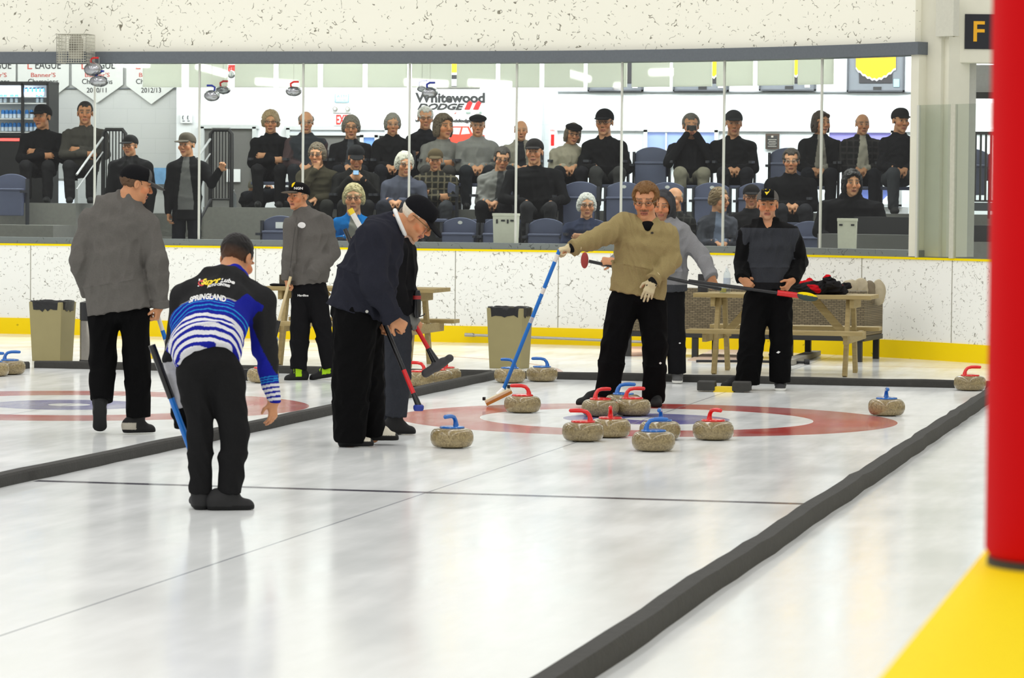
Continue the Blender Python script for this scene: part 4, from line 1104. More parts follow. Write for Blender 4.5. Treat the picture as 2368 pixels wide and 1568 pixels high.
# sponsor banner
Y = YB-.02; cx = 1037
t = empty('sponsor_banner', atY(cx, 345, Y), 0, 'white sponsor banner with black lettering and two red stripes', 'banner'); c0 = np.array(t.location); k = dist(c0)/FPX
zz = lambda y: atY(cx, y, Y)[2]-c0[2]
xx = lambda x: (x-cx)*k*1.03
m = MB(); m.box((0, .008, zz(272)), (xx(1132)-xx(944), .012, zz(203)-zz(341))); m.build('sheet', WHITEP, t)
m = MB(); m.tube([(xx(1008), -.01, zz(203)), (xx(1108), -.01, zz(203))], .012, 8); m.build('rod', simple('rod_grey', lin(120, 118, 112), .5), t, True)
m = MB(); lettering(m, 'Whitewood', (0+xx(1041), -.006, zz(236)), (1, 0, 0), (0, 0, 1), 30*k, .006, bold=.006, fit=xx(1122)-xx(961)); m.build('black_lettering', INK, t); m = MB()
lettering(m, 'DODGE', (xx(1015), -.006, zz(253)), (1, 0, 0), (0, 0, 1), 19*k, .006, shear=.35, bold=.004, fit=xx(1072)-xx(963)); m.build('slanted_lettering', INK, t); m = MB()
lettering(m, 'www.whitewooddodge.com', (xx(1038), -.006, zz(282)), (1, 0, 0), (0, 0, 1), 10*k, .006, shear=.2, bold=.002, fit=xx(1116)-xx(958)); m.build('web_address', INK, t)
m = MB()
for x in (1073, 1093): m.prism([(xx(x), zz(253)), (xx(x+12.5), zz(253)), (xx(x+19), zz(238)), (xx(x+13), zz(233)), (xx(x+7), zz(238))], (0, -.004, 0), (1, 0, 0), (0, 0, 1), (0, -.006, 0))
m.build('red_stripes', simple('banner_red', lin(230, 28, 30), .5), t)
m = MB(); m.box((xx(1082), -.004, zz(260.5)), (11*k, .006, 4*k)); m.box((xx(1110), -.004, zz(260)), (6*k, .006, 4*k)); m.build('small_badges', simple('badge_grey', lin(140, 160, 150), .6), t)
m = MB(); m.prism([(xx(1049), zz(263)), (xx(1052), zz(263)), (xx(1056), zz(260)), (xx(1053), zz(260))], (0, -.004, 0), (1, 0, 0), (0, 0, 1), (0, -.004, 0)); m.build('small_stripes', MATS['red_ink'], t)
m = MB(); m.prism([(xx(1030), zz(338)), (xx(1040), zz(318)), (xx(1040), zz(298)), (xx(1048), zz(292)), (xx(1084), zz(292)), (xx(1092), zz(308)), (xx(1120), zz(312)), (xx(1124), zz(338))], (0, -.003, 0), (1, 0, 0), (0, 0, 1), (0, -.004, 0)); m.build('truck_picture', simple('truck_red', lin(236, 70, 50), .5), t)
m = MB()
for q in ([(1043, 310), (1043, 299), (1049, 295), (1066, 295), (1062, 311)], [(1066, 311), (1070, 295), (1081, 295), (1087, 309)]): m.prism([(xx(x), zz(y)) for x, y in q], (0, -.008, 0), (1, 0, 0), (0, 0, 1), (0, -.003, 0))
m.build('truck_glass', simple('truck_window', lin(196, 196, 194), .4), t)
# exit sign, emergency lamps, notice
Y = YB-.03
t = empty('exit_sign', atY(794, 291, Y), 0, 'white sign with red EXIT lettering over the door', 'sign'); c0 = np.array(t.location); k = dist(c0)/FPX
m = MB(); m.box((-.5*k, .0, 14*k), (46*k, .06, 28*k)); m.build('sign_box', WHITEP, t, bevel=.004)
m = MB(); lettering(m, 'EXIT', (1*k, -.034, 3.5*k), (1, 0, 0), (0, 0, 1), 31*k, .004, bold=.004, fit=34*k); m.build('red_lettering', simple('exit_red', lin(240, 60, 56), .5), t)
t = empty('emergency_light', atY(793, 262, Y), 0, 'white emergency light box with two round lamps over the EXIT sign', 'lamp'); m = MB(); m.box((0, 0, 10*k), (46*k, .08, 20*k)); m.build('light_box', WHITEP, t, bevel=.005)
for s in (-15, 15):
    m = MB(); m.tube([(s*k, -.04, 10*k), (s*k, -.09, 10*k)], [4.6*k, 5*k], 16); m.build('lamp_ring', simple('lamp_grey', lin(150, 150, 140), .4) if s < 0 else MATS['lamp_grey'], t, True)
    m = MB(); m.tube([(s*k, -.088, 10*k), (s*k, -.094, 10*k)], 3.1*k, 14); m.build('lamp_lens', WHITEP, t, True)
t = empty('wall_notice', atY(791, 237, Y), 0, 'small pale blue edged notice above the emergency light', 'sign'); m = MB(); m.box((0, 0, 11*k), (38*k, .02, 22*k)); m.build('notice_sheet', WHITEP, t)
m = MB()
for q in ((0, 1.2, 34, 1.6), (-16, 10, 1.4, 19), (16, 10, 1.4, 19)): m.box((q[0]*k, -.012, q[1]*k), (q[2]*k, .004, q[3]*k))
lettering(m, 'AVAILABLE', (0, -.012, 3.4*k), (1, 0, 0), (0, 0, 1), 6*k, .003, fit=30*k); lettering(m, 'ATM', (0, -.012, 11*k), (1, 0, 0), (0, 0, 1), 9*k, .003, fit=24*k); m.build('blue_print', simple('pale_blue_ink', lin(120, 176, 204), .6), t)
# phone sign
t = empty('phone_sign', atY(431, 285, Y), 0, 'white sign with two handset symbols beside the doorway', 'sign'); k = dist(np.array(t.location))/FPX
m = MB(); m.box((0, 0, 11*k), (28*k, .02, 22*k)); m.build('sign_board', WHITEP, t, bevel=.003)
m = MB()
for s in (-6, 6):
    m.tube([(s*k+2.4*k*math.cos(a), -.013, 13*k+4.5*k*math.sin(a)) for a in np.linspace(1.9, 4.4, 9)], 1.0*k, 6); m.box((s*k, -.012, 5*k), (6*k, .003, 1.6*k))
m.build('handset_symbols', simple('symbol_ink', lin(80, 84, 96), .6), t)
# fire sign
t = empty('fire_sign', atY(1278, 340, YB-.06), 0, 'narrow red and white fire sign on the white pipe', 'sign'); k = dist(np.array(t.location))/FPX
m = MB(); m.box((0, 0, 22*k), (12*k, .02, 46*k)); m.build('sign_strip', WHITEP, t)
m = MB(); m.box((0, -.012, 16*k), (8*k, .004, 26*k)); lettering(m, 'FIRE', (0, -.012, 36*k), (1, 0, 0), (0, 0, 1), 6*k, .003, fit=10*k); m.build('red_print', REDPL, t)
# plaque
t = empty('wall_plaque', atY(1786, 345, YB+.09), 0, 'dark brown plaque with pale lettering on the back wall', 'plaque'); k = dist(np.array(t.location))/FPX
m = MB(); m.box((0, 0, 18*k), (32*k, .03, 36*k)); m.build('board', simple('plaque_brown', lin(70, 58, 50), .4), t, bevel=.004)
m = MB(); m.box((0, -.016, 17*k), (24*k, .004, 28*k)); m.build('plate', simple('plaque_plate', lin(48, 48, 48), .4), t)
m = MB()
for j in range(5): m.box((0, -.02, (6+4*j)*k), ((16 if j % 2 else 20)*k, .003, 1.1*k))
m.box((0, -.02, 29*k), (5*k, .003, 4*k)); m.build('pale_lettering', simple('plaque_ink', lin(176, 170, 160), .5), t)
# doorways
DG = simple('door_dark', lin(104, 103, 100), .7); DFR = simple('door_frame_grey', lin(206, 210, 210), .5); TRN = simple('transom_glass', lin(206, 212, 220), .3)
for i, (x0, x1, yt, tr) in enumerate(((470, 590, 293, None), (668, 896, 296, 311))):
    Y = YB-.02; a = atY(x0, yt, Y); b = atY(x1, yt, Y); c0 = np.array([(a[0]+b[0])/2, Y, .5]); w = b[0]-a[0]; hh = a[2]-.5
    t = empty('door_%d' % (i+1), c0); t['kind'] = 'structure'
    m = MB(); m.box((0, 0, hh/2), (w, .02, hh)); m.build('dark_opening', DG, t)
    m = MB(); m.box((0, -.02, hh), (w+.1, .06, .05)); m.box((-w/2, -.02, hh/2), (.05, .06, hh)); m.box((w/2, -.02, hh/2), (.05, .06, hh)); m.build('frame', DFR, t)
    if tr:
        z1 = atY((x0+x1)/2, tr, Y)[2]-.5; m = MB(); m.box((0, -.012, (z1+hh)/2), (w-.05, .02, hh-z1-.02)); m.build('transom', TRN, t)
        m = MB(); m.box((0, -.02, z1), (w, .05, .03)); m.build('transom_bar', DFR, t)
m = MB(); rect(m, 524, 391, 555, 421, YB-.06, .02); tag(m.build('paper_notice', WHITEP), 'white paper notice on the dark door behind the seats', 'notice')
m = MB(); rect(m, 356, 388, 385, 426, YB+.15, .02); o = m.build('wall_poster', None or simple('poster_blue', lin(120, 170, 214), .6, var=.4, scale=9)); tag(o, 'small blue and yellow poster on the grey wall behind the spectators', 'poster')
# windows to daylight
def window(name, x0, y0, x1, y1, Y, col, st, bars=()):
    t = empty(name, atY((x0+x1)/2, y1, Y)); t['kind'] = 'structure'; o0 = np.array(t.location)
    m = MB(); a, b = rect(m, x0, y0, x1, y1, Y-.01, .01); m.build('pane', simple(name+'_daylight', col, .4, emit=st, var=.25, scale=3), t, origin=o0)
    m = MB(); w = .05
    for (u0, v0, u1, v1) in ((x0-8, y0-6, x1+8, y0), (x0-8, y1, x1+8, y1+6), (x0-8, y0-6, x0, y1+6), (x1, y0-6, x1+8, y1+6)): rect(m, u0, v0, u1, v1, Y-.05, .06)
    for u in bars: rect(m, u-1.5, y0, u+1.5, y1, Y-.04, .04)
    m.build('frame', DFR, t, origin=o0); return t
window('window_20', 1496, 306, 1652, 372, YB+.08, lin(140, 160, 215), .75, (1540,))
window('window_21', 1917, 307, 2060, 372, YB+.08, lin(132, 128, 196), .7)
window('window_22', 840, 318, 866, 376, YB-.08, lin(110, 150, 215), .8)
tw = window('window_23', 1990, 436, 2076, 472, YB-.7, lin(110, 128, 196), .8, (2033,))
o0 = np.array(tw.location); m = MB(); a = [atY(x, y, YB-.735) for x, y in ((2038, 472), (2042, 462), (2055, 450), (2076, 446), (2076, 472))]
m.prism([(q[0]-a[0][0], q[2]-a[0][2]) for q in a], a[0], (1, 0, 0), (0, 0, 1), (0, .01, 0)); m.build('view_of_white_car', simple('white_daylight', (.9, .93, 1.0), .4, emit=.9), tw, origin=o0)
m = MB(); rect(m, 1985, 478, 2100, 512, YB-.72, .03); tag(m.build('wall_panel', simple('panel_white', lin(224, 226, 226), .6)), kind='structure')
window('window_24', 60, 418, 172, 476, YB-.2, lin(236, 246, 255), 1.0)
# railings at the stair ends
RAILT = simple('rail_top', lin(176, 178, 180), .35, .3)
def railing(x0, x1, yt, yb, Y, label, slope, lower=None, panel=None):
    a = atY(x0, yt, Y); b = atY(x1, yt, Y); zb = atY(x0, yb, Y)[2]; o0 = np.array([(a[0]+b[0])/2, Y, zb])
    t = empty('stair_railing', o0, 0, label, 'railing', 'black stair railings'); w = b[0]-a[0]; h = a[2]-zb
    m = MB(); m.tube([(-w/2, 0, 0), (-w/2, 0, h-.05), (-w/2+.04, 0, h), (w/2-.04, 0, h), (w/2, 0, h-.05), (w/2, 0, 0)], .026, 10); m.build('frame', DARKP, t, True)
    m = MB(); m.box((0, -.005, h+.022), (w*.84, .05, .012)); m.build('pale_top', RAILT, t)  # pale strip along the top of the frame
    m = MB()
    for i in range(1, 7): m.tube([(-w/2+w*i/7, 0, .10), (-w/2+w*i/7, 0, h)], .008, 6)
    m.tube([(-w/2, 0, .10), (w/2, 0, .10)], .012, 6); m.build('bars', DARKP, t)
    m = MB(); m.box((0, .01, .05), (w*.92, .012, .10)); m.build('kick_panel', simple('rail_panel', lin(126, 126, 126), .6) if 'rail_panel' not in MATS else MATS['rail_panel'], t)
    m = MB(); (sx0, sy0, sx1, sy1) = slope; q0 = atY(sx0, sy0, Y-.1)-o0; q1 = atY(sx1, sy1, Y-.9)-o0; m.tube([q0, q1], .014, 8)
    for dz in (.18,): m.tube([q0-np.array([0, 0, dz]), q1-np.array([0, 0, dz])], .009, 8)
    m.build('sloping_handrail', RAILT, t, True)
    if lower:
        m = MB(); (sx0, sy0, sx1, sy1) = lower; m.tube([atY(sx0, sy0, Y-.1)-o0, atY(sx1, sy1, Y-.9)-o0], .018, 8); m.build('lower_rail', DARKP, t, True)
railing(239, 290, 299, 472, 14.85, 'black stair railing left of the aisle, beside the grey jacket spectator', (238, 318, 177, 404))
railing(487, 536, 300, 479, 14.85, 'black stair railing right of the aisle, held by the standing spectator', (486, 322, 456, 366), (487, 462, 456, 520))
# right end of the lobby behind the scuffed glass
m = MB(); rect(m, 2150, 150, 2420, 214, 15.0, .1); tag(m.build('trim_16', simple('grey_soffit', lin(150, 150, 148), .7)), kind='structure')
m = MB(); rect(m, 2150, 213, 2420, 228, 14.9, .1); tag(m.build('trim_17', DARKP), kind='structure')
Y = 12.6; o0 = atY(2240, 480, Y); t = empty('stair_railing', o0, 0, 'black bar railing behind the scuffed glass next to the red post', 'railing', 'black stair railings')
m = MB(); rect(m, 2190, 304, 2400, 312, Y, .04); rect(m, 2190, 462, 2400, 468, Y, .03); m.build('rail', DARKP, t, origin=o0)
m = MB()
for x in range(2206, 2400, 12): rect(m, x, 310, x+2.5, 464, Y+.01, .015)
m.build('bars', DARKP, t, origin=o0)
Y = 12.4
m = MB(); rect(m, 2150, 520, 2420, 560, Y, .5); tag(m.build('floor_step_20', simple('black_step', lin(36, 36, 38), .8)), kind='structure')
m = MB(); rect(m, 2150, 558, 2420, 605, Y-.1, .6); tag(m.build('floor_step_21', CONC), kind='structure')
m = MB(); rect(m, 2196, 468, 2300, 488, Y+.06, .05); o = m.build('bench_seat', simple('slate', lin(62, 66, 72), .6)); tag(o, 'slate grey bench edge behind the scuffed glass', 'bench')
m = MB(); rect(m, 2203, 494, 2215, 504, Y-.05, .05); tag(m.build('yellow_marker', YEL), 'small yellow block under the bench behind the scuffed glass', 'block')
m = MB(); rect(m, 2234, 470, 2243, 484, Y+.0, .03); tag(m.build('blue_carton', BLUEPL), 'small blue carton on the bench behind the scuffed glass', 'box')
# scoreboard corner
D = 33.5; o0 = atD(2300, 146, D); t = empty('score_sign', o0, YAW, 'white framed black sign with a yellow letter beside the red post', 'sign'); k = D/FPX
m = MB(); m.box((0, .1, 90*k), (186*k, .2, 180*k)); m.build('sign_case', CREAM, t, bevel=.01)
m = MB(); m.box((0, -.006, 72*k), (140*k, .012, 80*k)); m.build('black_face', simple('sign_black', lin(20, 22, 32), .5), t)
m = MB(); lettering(m, 'F', (-39*k, -.016, 50*k), (1, 0, 0), (0, 0, 1), 66*k, .006, bold=.004); m.build('yellow_letter', simple('sign_yellow', lin(240, 176, 20), .5), t)
# white bins on the lobby floor by the glass
for x, y, w, h, lb, tapes in ((1170, 562, 54, 64, 'white box bin with dark tape marks behind the glass, left of centre', ((-17, 50, 4, 10), (-3, 52, 9, 4), (8, 50, 4, 9), (18, 52, 8, 4))), (1959, 574, 44, 64, 'white box bin with two dark tape marks behind the glass at the right end', ((-14, 54, 8, 4), (13, 54, 8, 4)))):
    tt = t_at_px(x, 1.2, .45); p = curve(tt, .45); c = atY(x, y, p[1]); k = dist(c)/FPX; c[2] = min(c[2], 1.1)
    t = empty('box_bin', (c[0], c[1], .5), YAW*.4, lb, 'bin', 'white box bins behind the glass'); top = atY(x, y-h, p[1])[2]-.5
    m = MB(); a, d = w*k/2, .15
    m.add([(-a*.8, -d*.8, 0), (a*.8, -d*.8, 0), (a*.8, d*.8, 0), (-a*.8, d*.8, 0), (-a, -d, top), (a, -d, top), (a, d, top), (-a, d, top)], [(0, 3, 2, 1), (4, 5, 6, 7)]+[(i, (i+1) % 4, 4+(i+1) % 4, 4+i) for i in range(4)]); m.build('box_body', simple('white_carton', lin(214, 214, 196), .6) if 'white_carton' not in MATS else MATS['white_carton'], t)
    m = MB(); m.box((0, 0, top+.008), (2*a*1.04, 2*d*1.04, .03)); m.build('rim', MATS['white_carton'], t)
    m = MB()
    for (u, v, tw_, th_) in tapes: m.box((u*k, -d-.006, top-(h-v)*k), (tw_*k, .006, th_*k))
    m.build('tape_marks', INK, t)
# grey counter on the right behind the row of seats
m = MB(); m.strip([curve(t_at_px(1890, 1.2, .9), .9), curve(t_at_px(2103, 1.2, .9), .9)], [(0, .5), (0, 1.27), (.4, 1.27), (.4, .5)]); tag(m.build('trim_18', simple('counter_grey', lin(92, 92, 90), .7, var=.08)), kind='structure')
m = MB(); m.strip([curve(t_at_px(1975, 1.5, 1.2), 1.2), curve(t_at_px(2110, 1.5, 1.2), 1.2)], [(0, 1.2), (0, 1.46), (.3, 1.46), (.3, 1.2)]); tag(m.build('trim_19', simple('ledge_black', lin(30, 30, 32), .6)), kind='structure')
# ------------------------------------------------------------------ stadium seats
SEATM = simple('blue_grey_plastic', lin(84, 90, 116), .55, var=.12, scale=12)
TAGM = simple('number_tag', lin(206, 208, 206), .5)
ROWY = {1: 13.45, 2: 14.35, 3: 15.25}; ROWZ = {1: Z1, 2: Z2, 3: Z3}
def make_seat(up):
    t = empty('stadium_seat', (0, 0, 0)); w = .205
    n = 12; poly = [(-w, .42), (-w*1.02, .70)]+[(w*1.02*u, .70+.08*math.cos(u*PI/2)**.6 if abs(u) < 1 else .70) for u in np.linspace(-.9, .9, n)]+[(w*1.02, .70), (w, .42)]
    m = MB(); m.prism(poly, (0, .20, 0), (1, 0, 0), (0, 0, 1), (0, .035, 0)); m.build('backrest', SEATM, t, bevel=.008)
    m = MB()
    if up: m.prism([(-w*.92, .26), (-w*.95, .60), (w*.95, .60), (w*.92, .26)], (0, .09, 0), (1, 0, 0), (0, 0, 1), (0, .06, 0)); m.box((0, .085, .585), (w*1.9, .02, .03))
    else: m.prism([(-w*.95, -.22), (-w*.95, .20), (w*.95, .20), (w*.95, -.22)], (0, 0, .28), (1, 0, 0), (0, 1, 0), (0, 0, .04))
    m.build('seat_pan', SEATM, t, bevel=.01)
    m = MB()
    for s in (-1, 1): m.box((s*(w+.015), .18, .36), (.025, .07, .72)); m.box((s*(w+.015), -.0, .60), (.04, .36, .03)) if not up else m.box((s*(w+.015), .08, .56), (.035, .22, .03))
    m.build('seat_frame', simple('seat_iron', lin(46, 48, 56), .6) if 'seat_iron' not in MATS else MATS['seat_iron'], t)
    return t
SEAT_UP, SEAT_DN = make_seat(True), make_seat(False)
TAGP = MB(); TAGP.prism([(.028*math.cos(a), .02*math.sin(a)) for a in np.linspace(0, 2*PI, 20)[:-1]], (0, .198, .72), (1, 0, 0), (0, 0, 1), (0, -.004, 0))
TAGO = None; _sd = {True: False, False: False}
def seat(x, row, label, up=True, tagged=False, Y=None, z=None, group=None):
    global TAGO
    Y = ROWY[row] if Y is None else Y; z = ROWZ[row] if z is None else z
    p = atY(x, 470, Y); p[2] = z; src = SEAT_UP if up else SEAT_DN
    if not _sd[up]: _sd[up] = True; o = src; o.location = [float(v) for v in p]
    else: o = clone(src, p)
    if tagged:
        if TAGO is None: TAGO = TAGP.build('number_tag', TAGM, o)
        else: q = TAGO.copy(); COL.objects.link(q); q.parent = o
    return tag(o, label, 'seat', group or 'blue stadium seats')
for x, row, lb, tg in ((1500, 3, 'empty blue seat in the top row below the wide lit window', 0), (1815, 3, 'empty blue seat in the top row under the wall plaque', 0),
        (1334, 2, 'empty blue seat in the middle row left of the row of tagged seats', 0), (1435, 2, 'empty blue middle row seat with an oval tag, left of the tan sweater man', 1),
        (1536, 2, 'empty blue middle row seat with an oval tag, right above the tan sweater man\'s head', 1), (1640, 2, 'empty blue middle row seat with an oval tag, under the spectator with a camera', 1),
        (1742, 2, 'empty blue seat in the middle row behind the capped spectator in front', 0),
        (1055, 1, 'empty blue front row seat with an oval tag, beside the old man\'s cap', 1), (1150, 1, 'empty blue front row seat behind the white box bin', 0), (1255, 1, 'empty blue front row seat right of the white box bin', 0),
        (1450, 1, 'empty blue front row seat behind the tan sweater man\'s shoulder', 0), (1868, 1, 'empty blue front row seat right of the dark hoodie man', 0)):
    seat(x, row, lb, True, bool(tg))
s = seat(637, 1, 'empty blue front row seat with a white paper plate, by the grey jacket player', True)
m = MB(); m.box((.02, .19, .665), (.15, .008, .075)); m.build('paper_label', WHITEP, s)
s = seat(2238, 3, 'dark seat behind the scuffed glass by the red post', True, Y=12.9, z=1.45)
s = seat(12, 3, 'blue seat cut by the left edge of the view', True, Y=14.3, z=1.1)
# ------------------------------------------------------------------ players on the ice
BLK = np.array(lin(12, 12, 13)); BLKJ = np.array(lin(24, 24, 26)); GREYJ = np.array(lin(100, 97, 93)); NAVY = np.array(lin(40, 41, 50)); TAN = np.array(lin(150, 134, 92))
SHO = np.array(lin(24, 24, 25)); WHT = np.array(lin(225, 224, 218))
class Fig:
    def __init__(s, gx, gy, f=0.0):
        g = atZ(gx, gy, 0); s.D = dist(g)+f; s.o = g.copy(); s.k = s.D/FPX
    def J(s, p):
        return atD(p[0], p[1], s.D+(p[2] if len(p) > 2 else 0.0))
def sideof(yaw):
    y = -math.cos(yaw)*HF+math.sin(yaw)*HR; return np.cross(y, UP)
def player(g, label, head, hrot, hs, neck, trunk_, tyaw, arms, legs, jcol, tcol, jmat=CLOTH, vox=.005, skin={}, hem_cap=.015, jfold=.0075, tfold=.006, seed=0, extra=None, jname='jacket', collar=None):
    """trunk_: (px, py, f, half width px, half depth m); arms: sh, el, wr, radii px, hand; legs: hip, knee, hem, radii px"""
    J, k = g.J, g.k
    hc = J(head); R = rot(*hrot); side = sideof(tyaw); nk = J(neck)
    secs = [(J(t[:3]), t[3]*k, t[4]) for t in trunk_]
    # body: one continuous surface
    B = Form(vox); add_head(B, hc, R, hs, nk)
    B.trunk([(p, w*.80, d*.80) for p, w, d in secs], side, .04, .04)
    B.cone(nk, secs[1][0], .05, .06, .04)
    for a in arms:
        sh, el, wr = J(a['sh']), J(a['el']), J(a['wr']); r = [q*k for q in a['r']]
        B.cone(secs[1][0], sh, .06, r[0]*.75, .04); B.chain([sh, el], [r[0]*.75, min(r[1]*.75, .05)], .02); B.chain([el, wr if a.get('hand') else el+(wr-el)*.7], [min(r[1]*.75, .05), .030], .02)
        h = a.get('hand')
        if h: add_hand(B, wr, h['d'], h['n'], h['t'], h.get('curl', (25, 35, 20)), h.get('s', 1.0))
    for l in legs:
        hp, kn, an = J(l['hip']), J(l['knee']), J(l['hem']); r = [q*k for q in l['r']]
        B.chain([hp, kn, an], [r[0]*.75, r[1]*.72, min(.045, r[2]*.7)], .03)
        if 'shoe' in l:
            he, to = J(l['shoe'][0]), J(l['shoe'][1]); sz = nrm(UP-(UP@nrm(to-he))*nrm(to-he)); B.cone(an, he+.25*(to-he)+sz*.055, .036, .028, .02); B.cone(he+.25*(to-he)+sz*.045, he+.72*(to-he)+sz*.032, .022, .016, .01)
    body = formobj('person', B, SKIN, None, g.o, skin_colour(hc, R, hs, **skin))
    tag(body, label, 'person')
    # upper garment
    F = Form(vox); F.trunk(secs[:-1], side, .05, .05)
    (a0, w0, d0), (a1, w1, d1) = secs[-2], secs[-1]
    F.loft(a0, a1, w0, d0, w1, d1, side, hem_cap, .04, 'u', 2.3)
    for a in arms:
        sh, el, wr = J(a['sh']), J(a['el']), J(a['wr']); r = [q*k for q in a['r']]
        F.cone(secs[1][0]*.45+sh*.55, sh, r[0]*.95, r[0], .05)
        F.cone(sh, el, r[0], r[1], .03)
        m_ = el+(wr-el)*.3; F.cone(el, m_, r[1], r[1]*.7+r[2]*.3, .02); F.loft(m_, wr, r[1]*.7+r[2]*.3, r[1]*.7+r[2]*.3, r[2], r[2], np.cross(wr-el, HF+.3*UP), .012, .02)
        if a.get('cuff'): F.loft(wr-.035*nrm(wr-el), wr+.004*nrm(wr-el), r[2]*1.12, r[2]*1.12, r[2]*1.12, r[2]*1.12, np.cross(wr-el, HF+.3*UP), .008, .006)
    if collar: collar(F, hc, R, nk)
    F.ell(hc-R[:, 2]*.01*hs+R[:, 1]*.03, np.array([.074, .092, .105])*hs, R, .02, 's')
    F.folds(jfold, .16, seed, (1, 1, .45))
    formobj(jname, F, jmat, body, g.o, jcol)
    # trousers
    T = Form(vox); pc = secs[-1][0]; up = nrm(secs[-2][0]-secs[-1][0])
    T.loft(pc+up*.05, pc-UP*.04, secs[-1][1]*.90, secs[-1][2]*.90, secs[-1][1]*.86, secs[-1][2]*.88, side, .05, .04)
    for l in legs:
        hp, kn, hm = J(l['hip']), J(l['knee']), J(l['hem']); r = [q*k for q in l['r']]
        T.cone(hp, kn, r[0], r[1], .035); m_ = kn+(hm-kn)*.35
        T.cone(kn, m_, r[1], r[1]*.65+r[2]*.35, .02); T.loft(m_, hm, r[1]*.65+r[2]*.35, r[1]*.65+r[2]*.35, r[2], r[2], HR, .012, .02)
    T.cut((0, 0, .012), -UP); T.folds(tfold, .14, seed+7)
    formobj('trousers', T, CLOTH, body, g.o, tcol)
    return body, hc, R
def fist(d, n, t, s=1.0): return dict(d=d, n=n, t=t, curl=(62, 78, 45), s=s)
L_, A_ = HR, HF
def shoes(g, body, legs, cols):
    for l, c in zip(legs, cols):
        he, to = g.J(l['shoe'][0]), g.J(l['shoe'][1]); shoe('shoe', he, to, body, g.o, c.get('col', SHO), c.get('sole', SHO*.6), ankle=g.J(l['hem']), upper=c.get('upper'), w=c.get('w', .047))
def stripe_text(body, garment, items, toward=None):
    """lay lettering on cloth: each vertex is pushed onto the garment along the line of sight"""
    pass
def onto(garment, V, dirn, off=.003):
    """drop points onto the garment surface along dirn"""
    from mathutils.bvhtree import BVHTree
    me = garment.data; oo = np.array(garment.matrix_world.translation) if garment.parent is None else np.array(garment.parent.location)
    vs = np.zeros(len(me.vertices)*3, f32); me.vertices.foreach_get('co', vs); vs = vs.reshape(-1, 3)
    bv = BVHTree.FromPolygons([tuple(map(float, p)) for p in vs], [tuple(p.vertices) for p in me.polygons])
    out = []
    for p in V:
        h = bv.ray_cast(Vector(p-oo-dirn*1.0), Vector(dirn))
        out.append((np.array(h[0])+oo-dirn*off) if h[0] is not None else None)
    return out
def decal(name, garment, Vf, ex, ey, o, mat, body, dirn, origin, depth=.004):
    """flat lettering or badge (vertices in u,v) wrapped on the cloth"""
    V, Fc = Vf; P = [np.asarray(o)+p[0]*ex+p[1]*ey for p in V]; Q = onto(garment, P, dirn)
    ok = [all(Q[i] is not None for i in f) for f in Fc]
    m = MB(); m.add([q if q is not None else (0, 0, 0) for q in Q], [f for f, k_ in zip(Fc, ok) if k_])
    me = bpy.data.meshes.new(name); me.from_pydata([(v[0]-origin[0], v[1]-origin[1], v[2]-origin[2]) for v in m.v], [], m.f); me.materials.append(mat)
    import bmesh
    bm = bmesh.new(); bm.from_mesh(me); bmesh.ops.delete(bm, geom=[v for v in bm.verts if not v.link_faces], context='VERTS'); bmesh.ops.dissolve_degenerate(bm, dist=1e-5, edges=bm.edges); bm.to_mesh(me); bm.free()
    return link(bpy.data.objects.new(name, me), garment)
def flat_text(txt, size, **kw):
    V, Fc = textmesh(txt, size, 0.0, kw.get('shear', 0), 1.0, kw.get('bold', 0))
    if kw.get('fit'): V[:, 0] *= kw['fit']/(V[:, 0].max()-V[:, 0].min())
    if kw.get('arch'): V[:, 1] -= kw['arch']*(V[:, 0]/(kw['fit']/2))**2
    return V, Fc
def oval(rx, ry, n=20): return np.array([(rx*math.cos(2*PI*i/n), ry*math.sin(2*PI*i/n), 0) for i in range(n)]), [tuple(range(n))]
WINK = simple('white_print', lin(228, 228, 226), .6); YINK = simple('yellow_print', lin(246, 214, 20), .6); RINK2 = simple('red_print_cloth', lin(196, 40, 44), .6); BUCK = simple('metal_snap', lin(186, 184, 178), .35, .7)

# --- grey jacket player walking away on the left sheet
g = Fig(270, 1003); J = g.J
legsA = [dict(hip=(238, 735), knee=(238, 835), hem=(233, 925, -.10), r=(36, 31, 27), shoe=((230, 925, -.17), (231, 1004, .05))),
         dict(hip=(312, 735), knee=(317, 840), hem=(320, 962), r=(36, 32, 27), shoe=((289, 1001, -.03), (358, 999, .06)))]
armsA = [dict(sh=(212, 510), el=(182, 598, -.04), wr=(203, 676, .10), r=(27, 24, 17), cuff=1),
         dict(sh=(338, 520), el=(361, 605, -.04), wr=(370, 708, .0), r=(28, 27, 21), cuff=1, hand=fist(nrm(-UP-.25*L_), -L_+.2*A_, -1))]
def colA(F, hc, R, nk):
    F.loft(nk-UP*.03-HR*.015, nk+UP*.045, .085, .085, .072, .075, HR, .012, .015)
A, hcA, RA = player(g, 'person in a grey jacket and two-tone cap walking away with one hand in a pocket', (313, 426), (1.95, .22), 1.0, (298, 466),
    [(298, 458, 0, 32, .07), (285, 484, 0, 64, .11), (268, 520, 0, 70, .14), (262, 585, 0, 70, .15), (268, 655, 0, 72, .15), (278, 717, 0, 75, .15)], PI, armsA, legsA, GREYJ, BLK, seed=1, collar=colA,
    skin=dict(brow=(.06, .04, .03)))
def upA(C, u, v, q): C[(u < .3) & (q < .07)] = lin(176, 170, 156); return C
shoes(g, A, legsA, [dict(sole=SHO*.9), dict(upper=upA)])
def capA(P):
    q = (P-hcA)@RA; C = np.tile(np.array(lin(26, 26, 28)), (len(P), 1)); C[(q[:, 1] > .065)] = lin(92, 92, 90); return C
formobj('hair', hair_form(hcA, RA, 1.0, .005, 'crop', .006, 2), HAIRM, A, g.o, lin(92, 70, 52)); formobj('cap', cap_form(hcA, RA, 1.02, .005), CLOTH, A, g.o, capA)
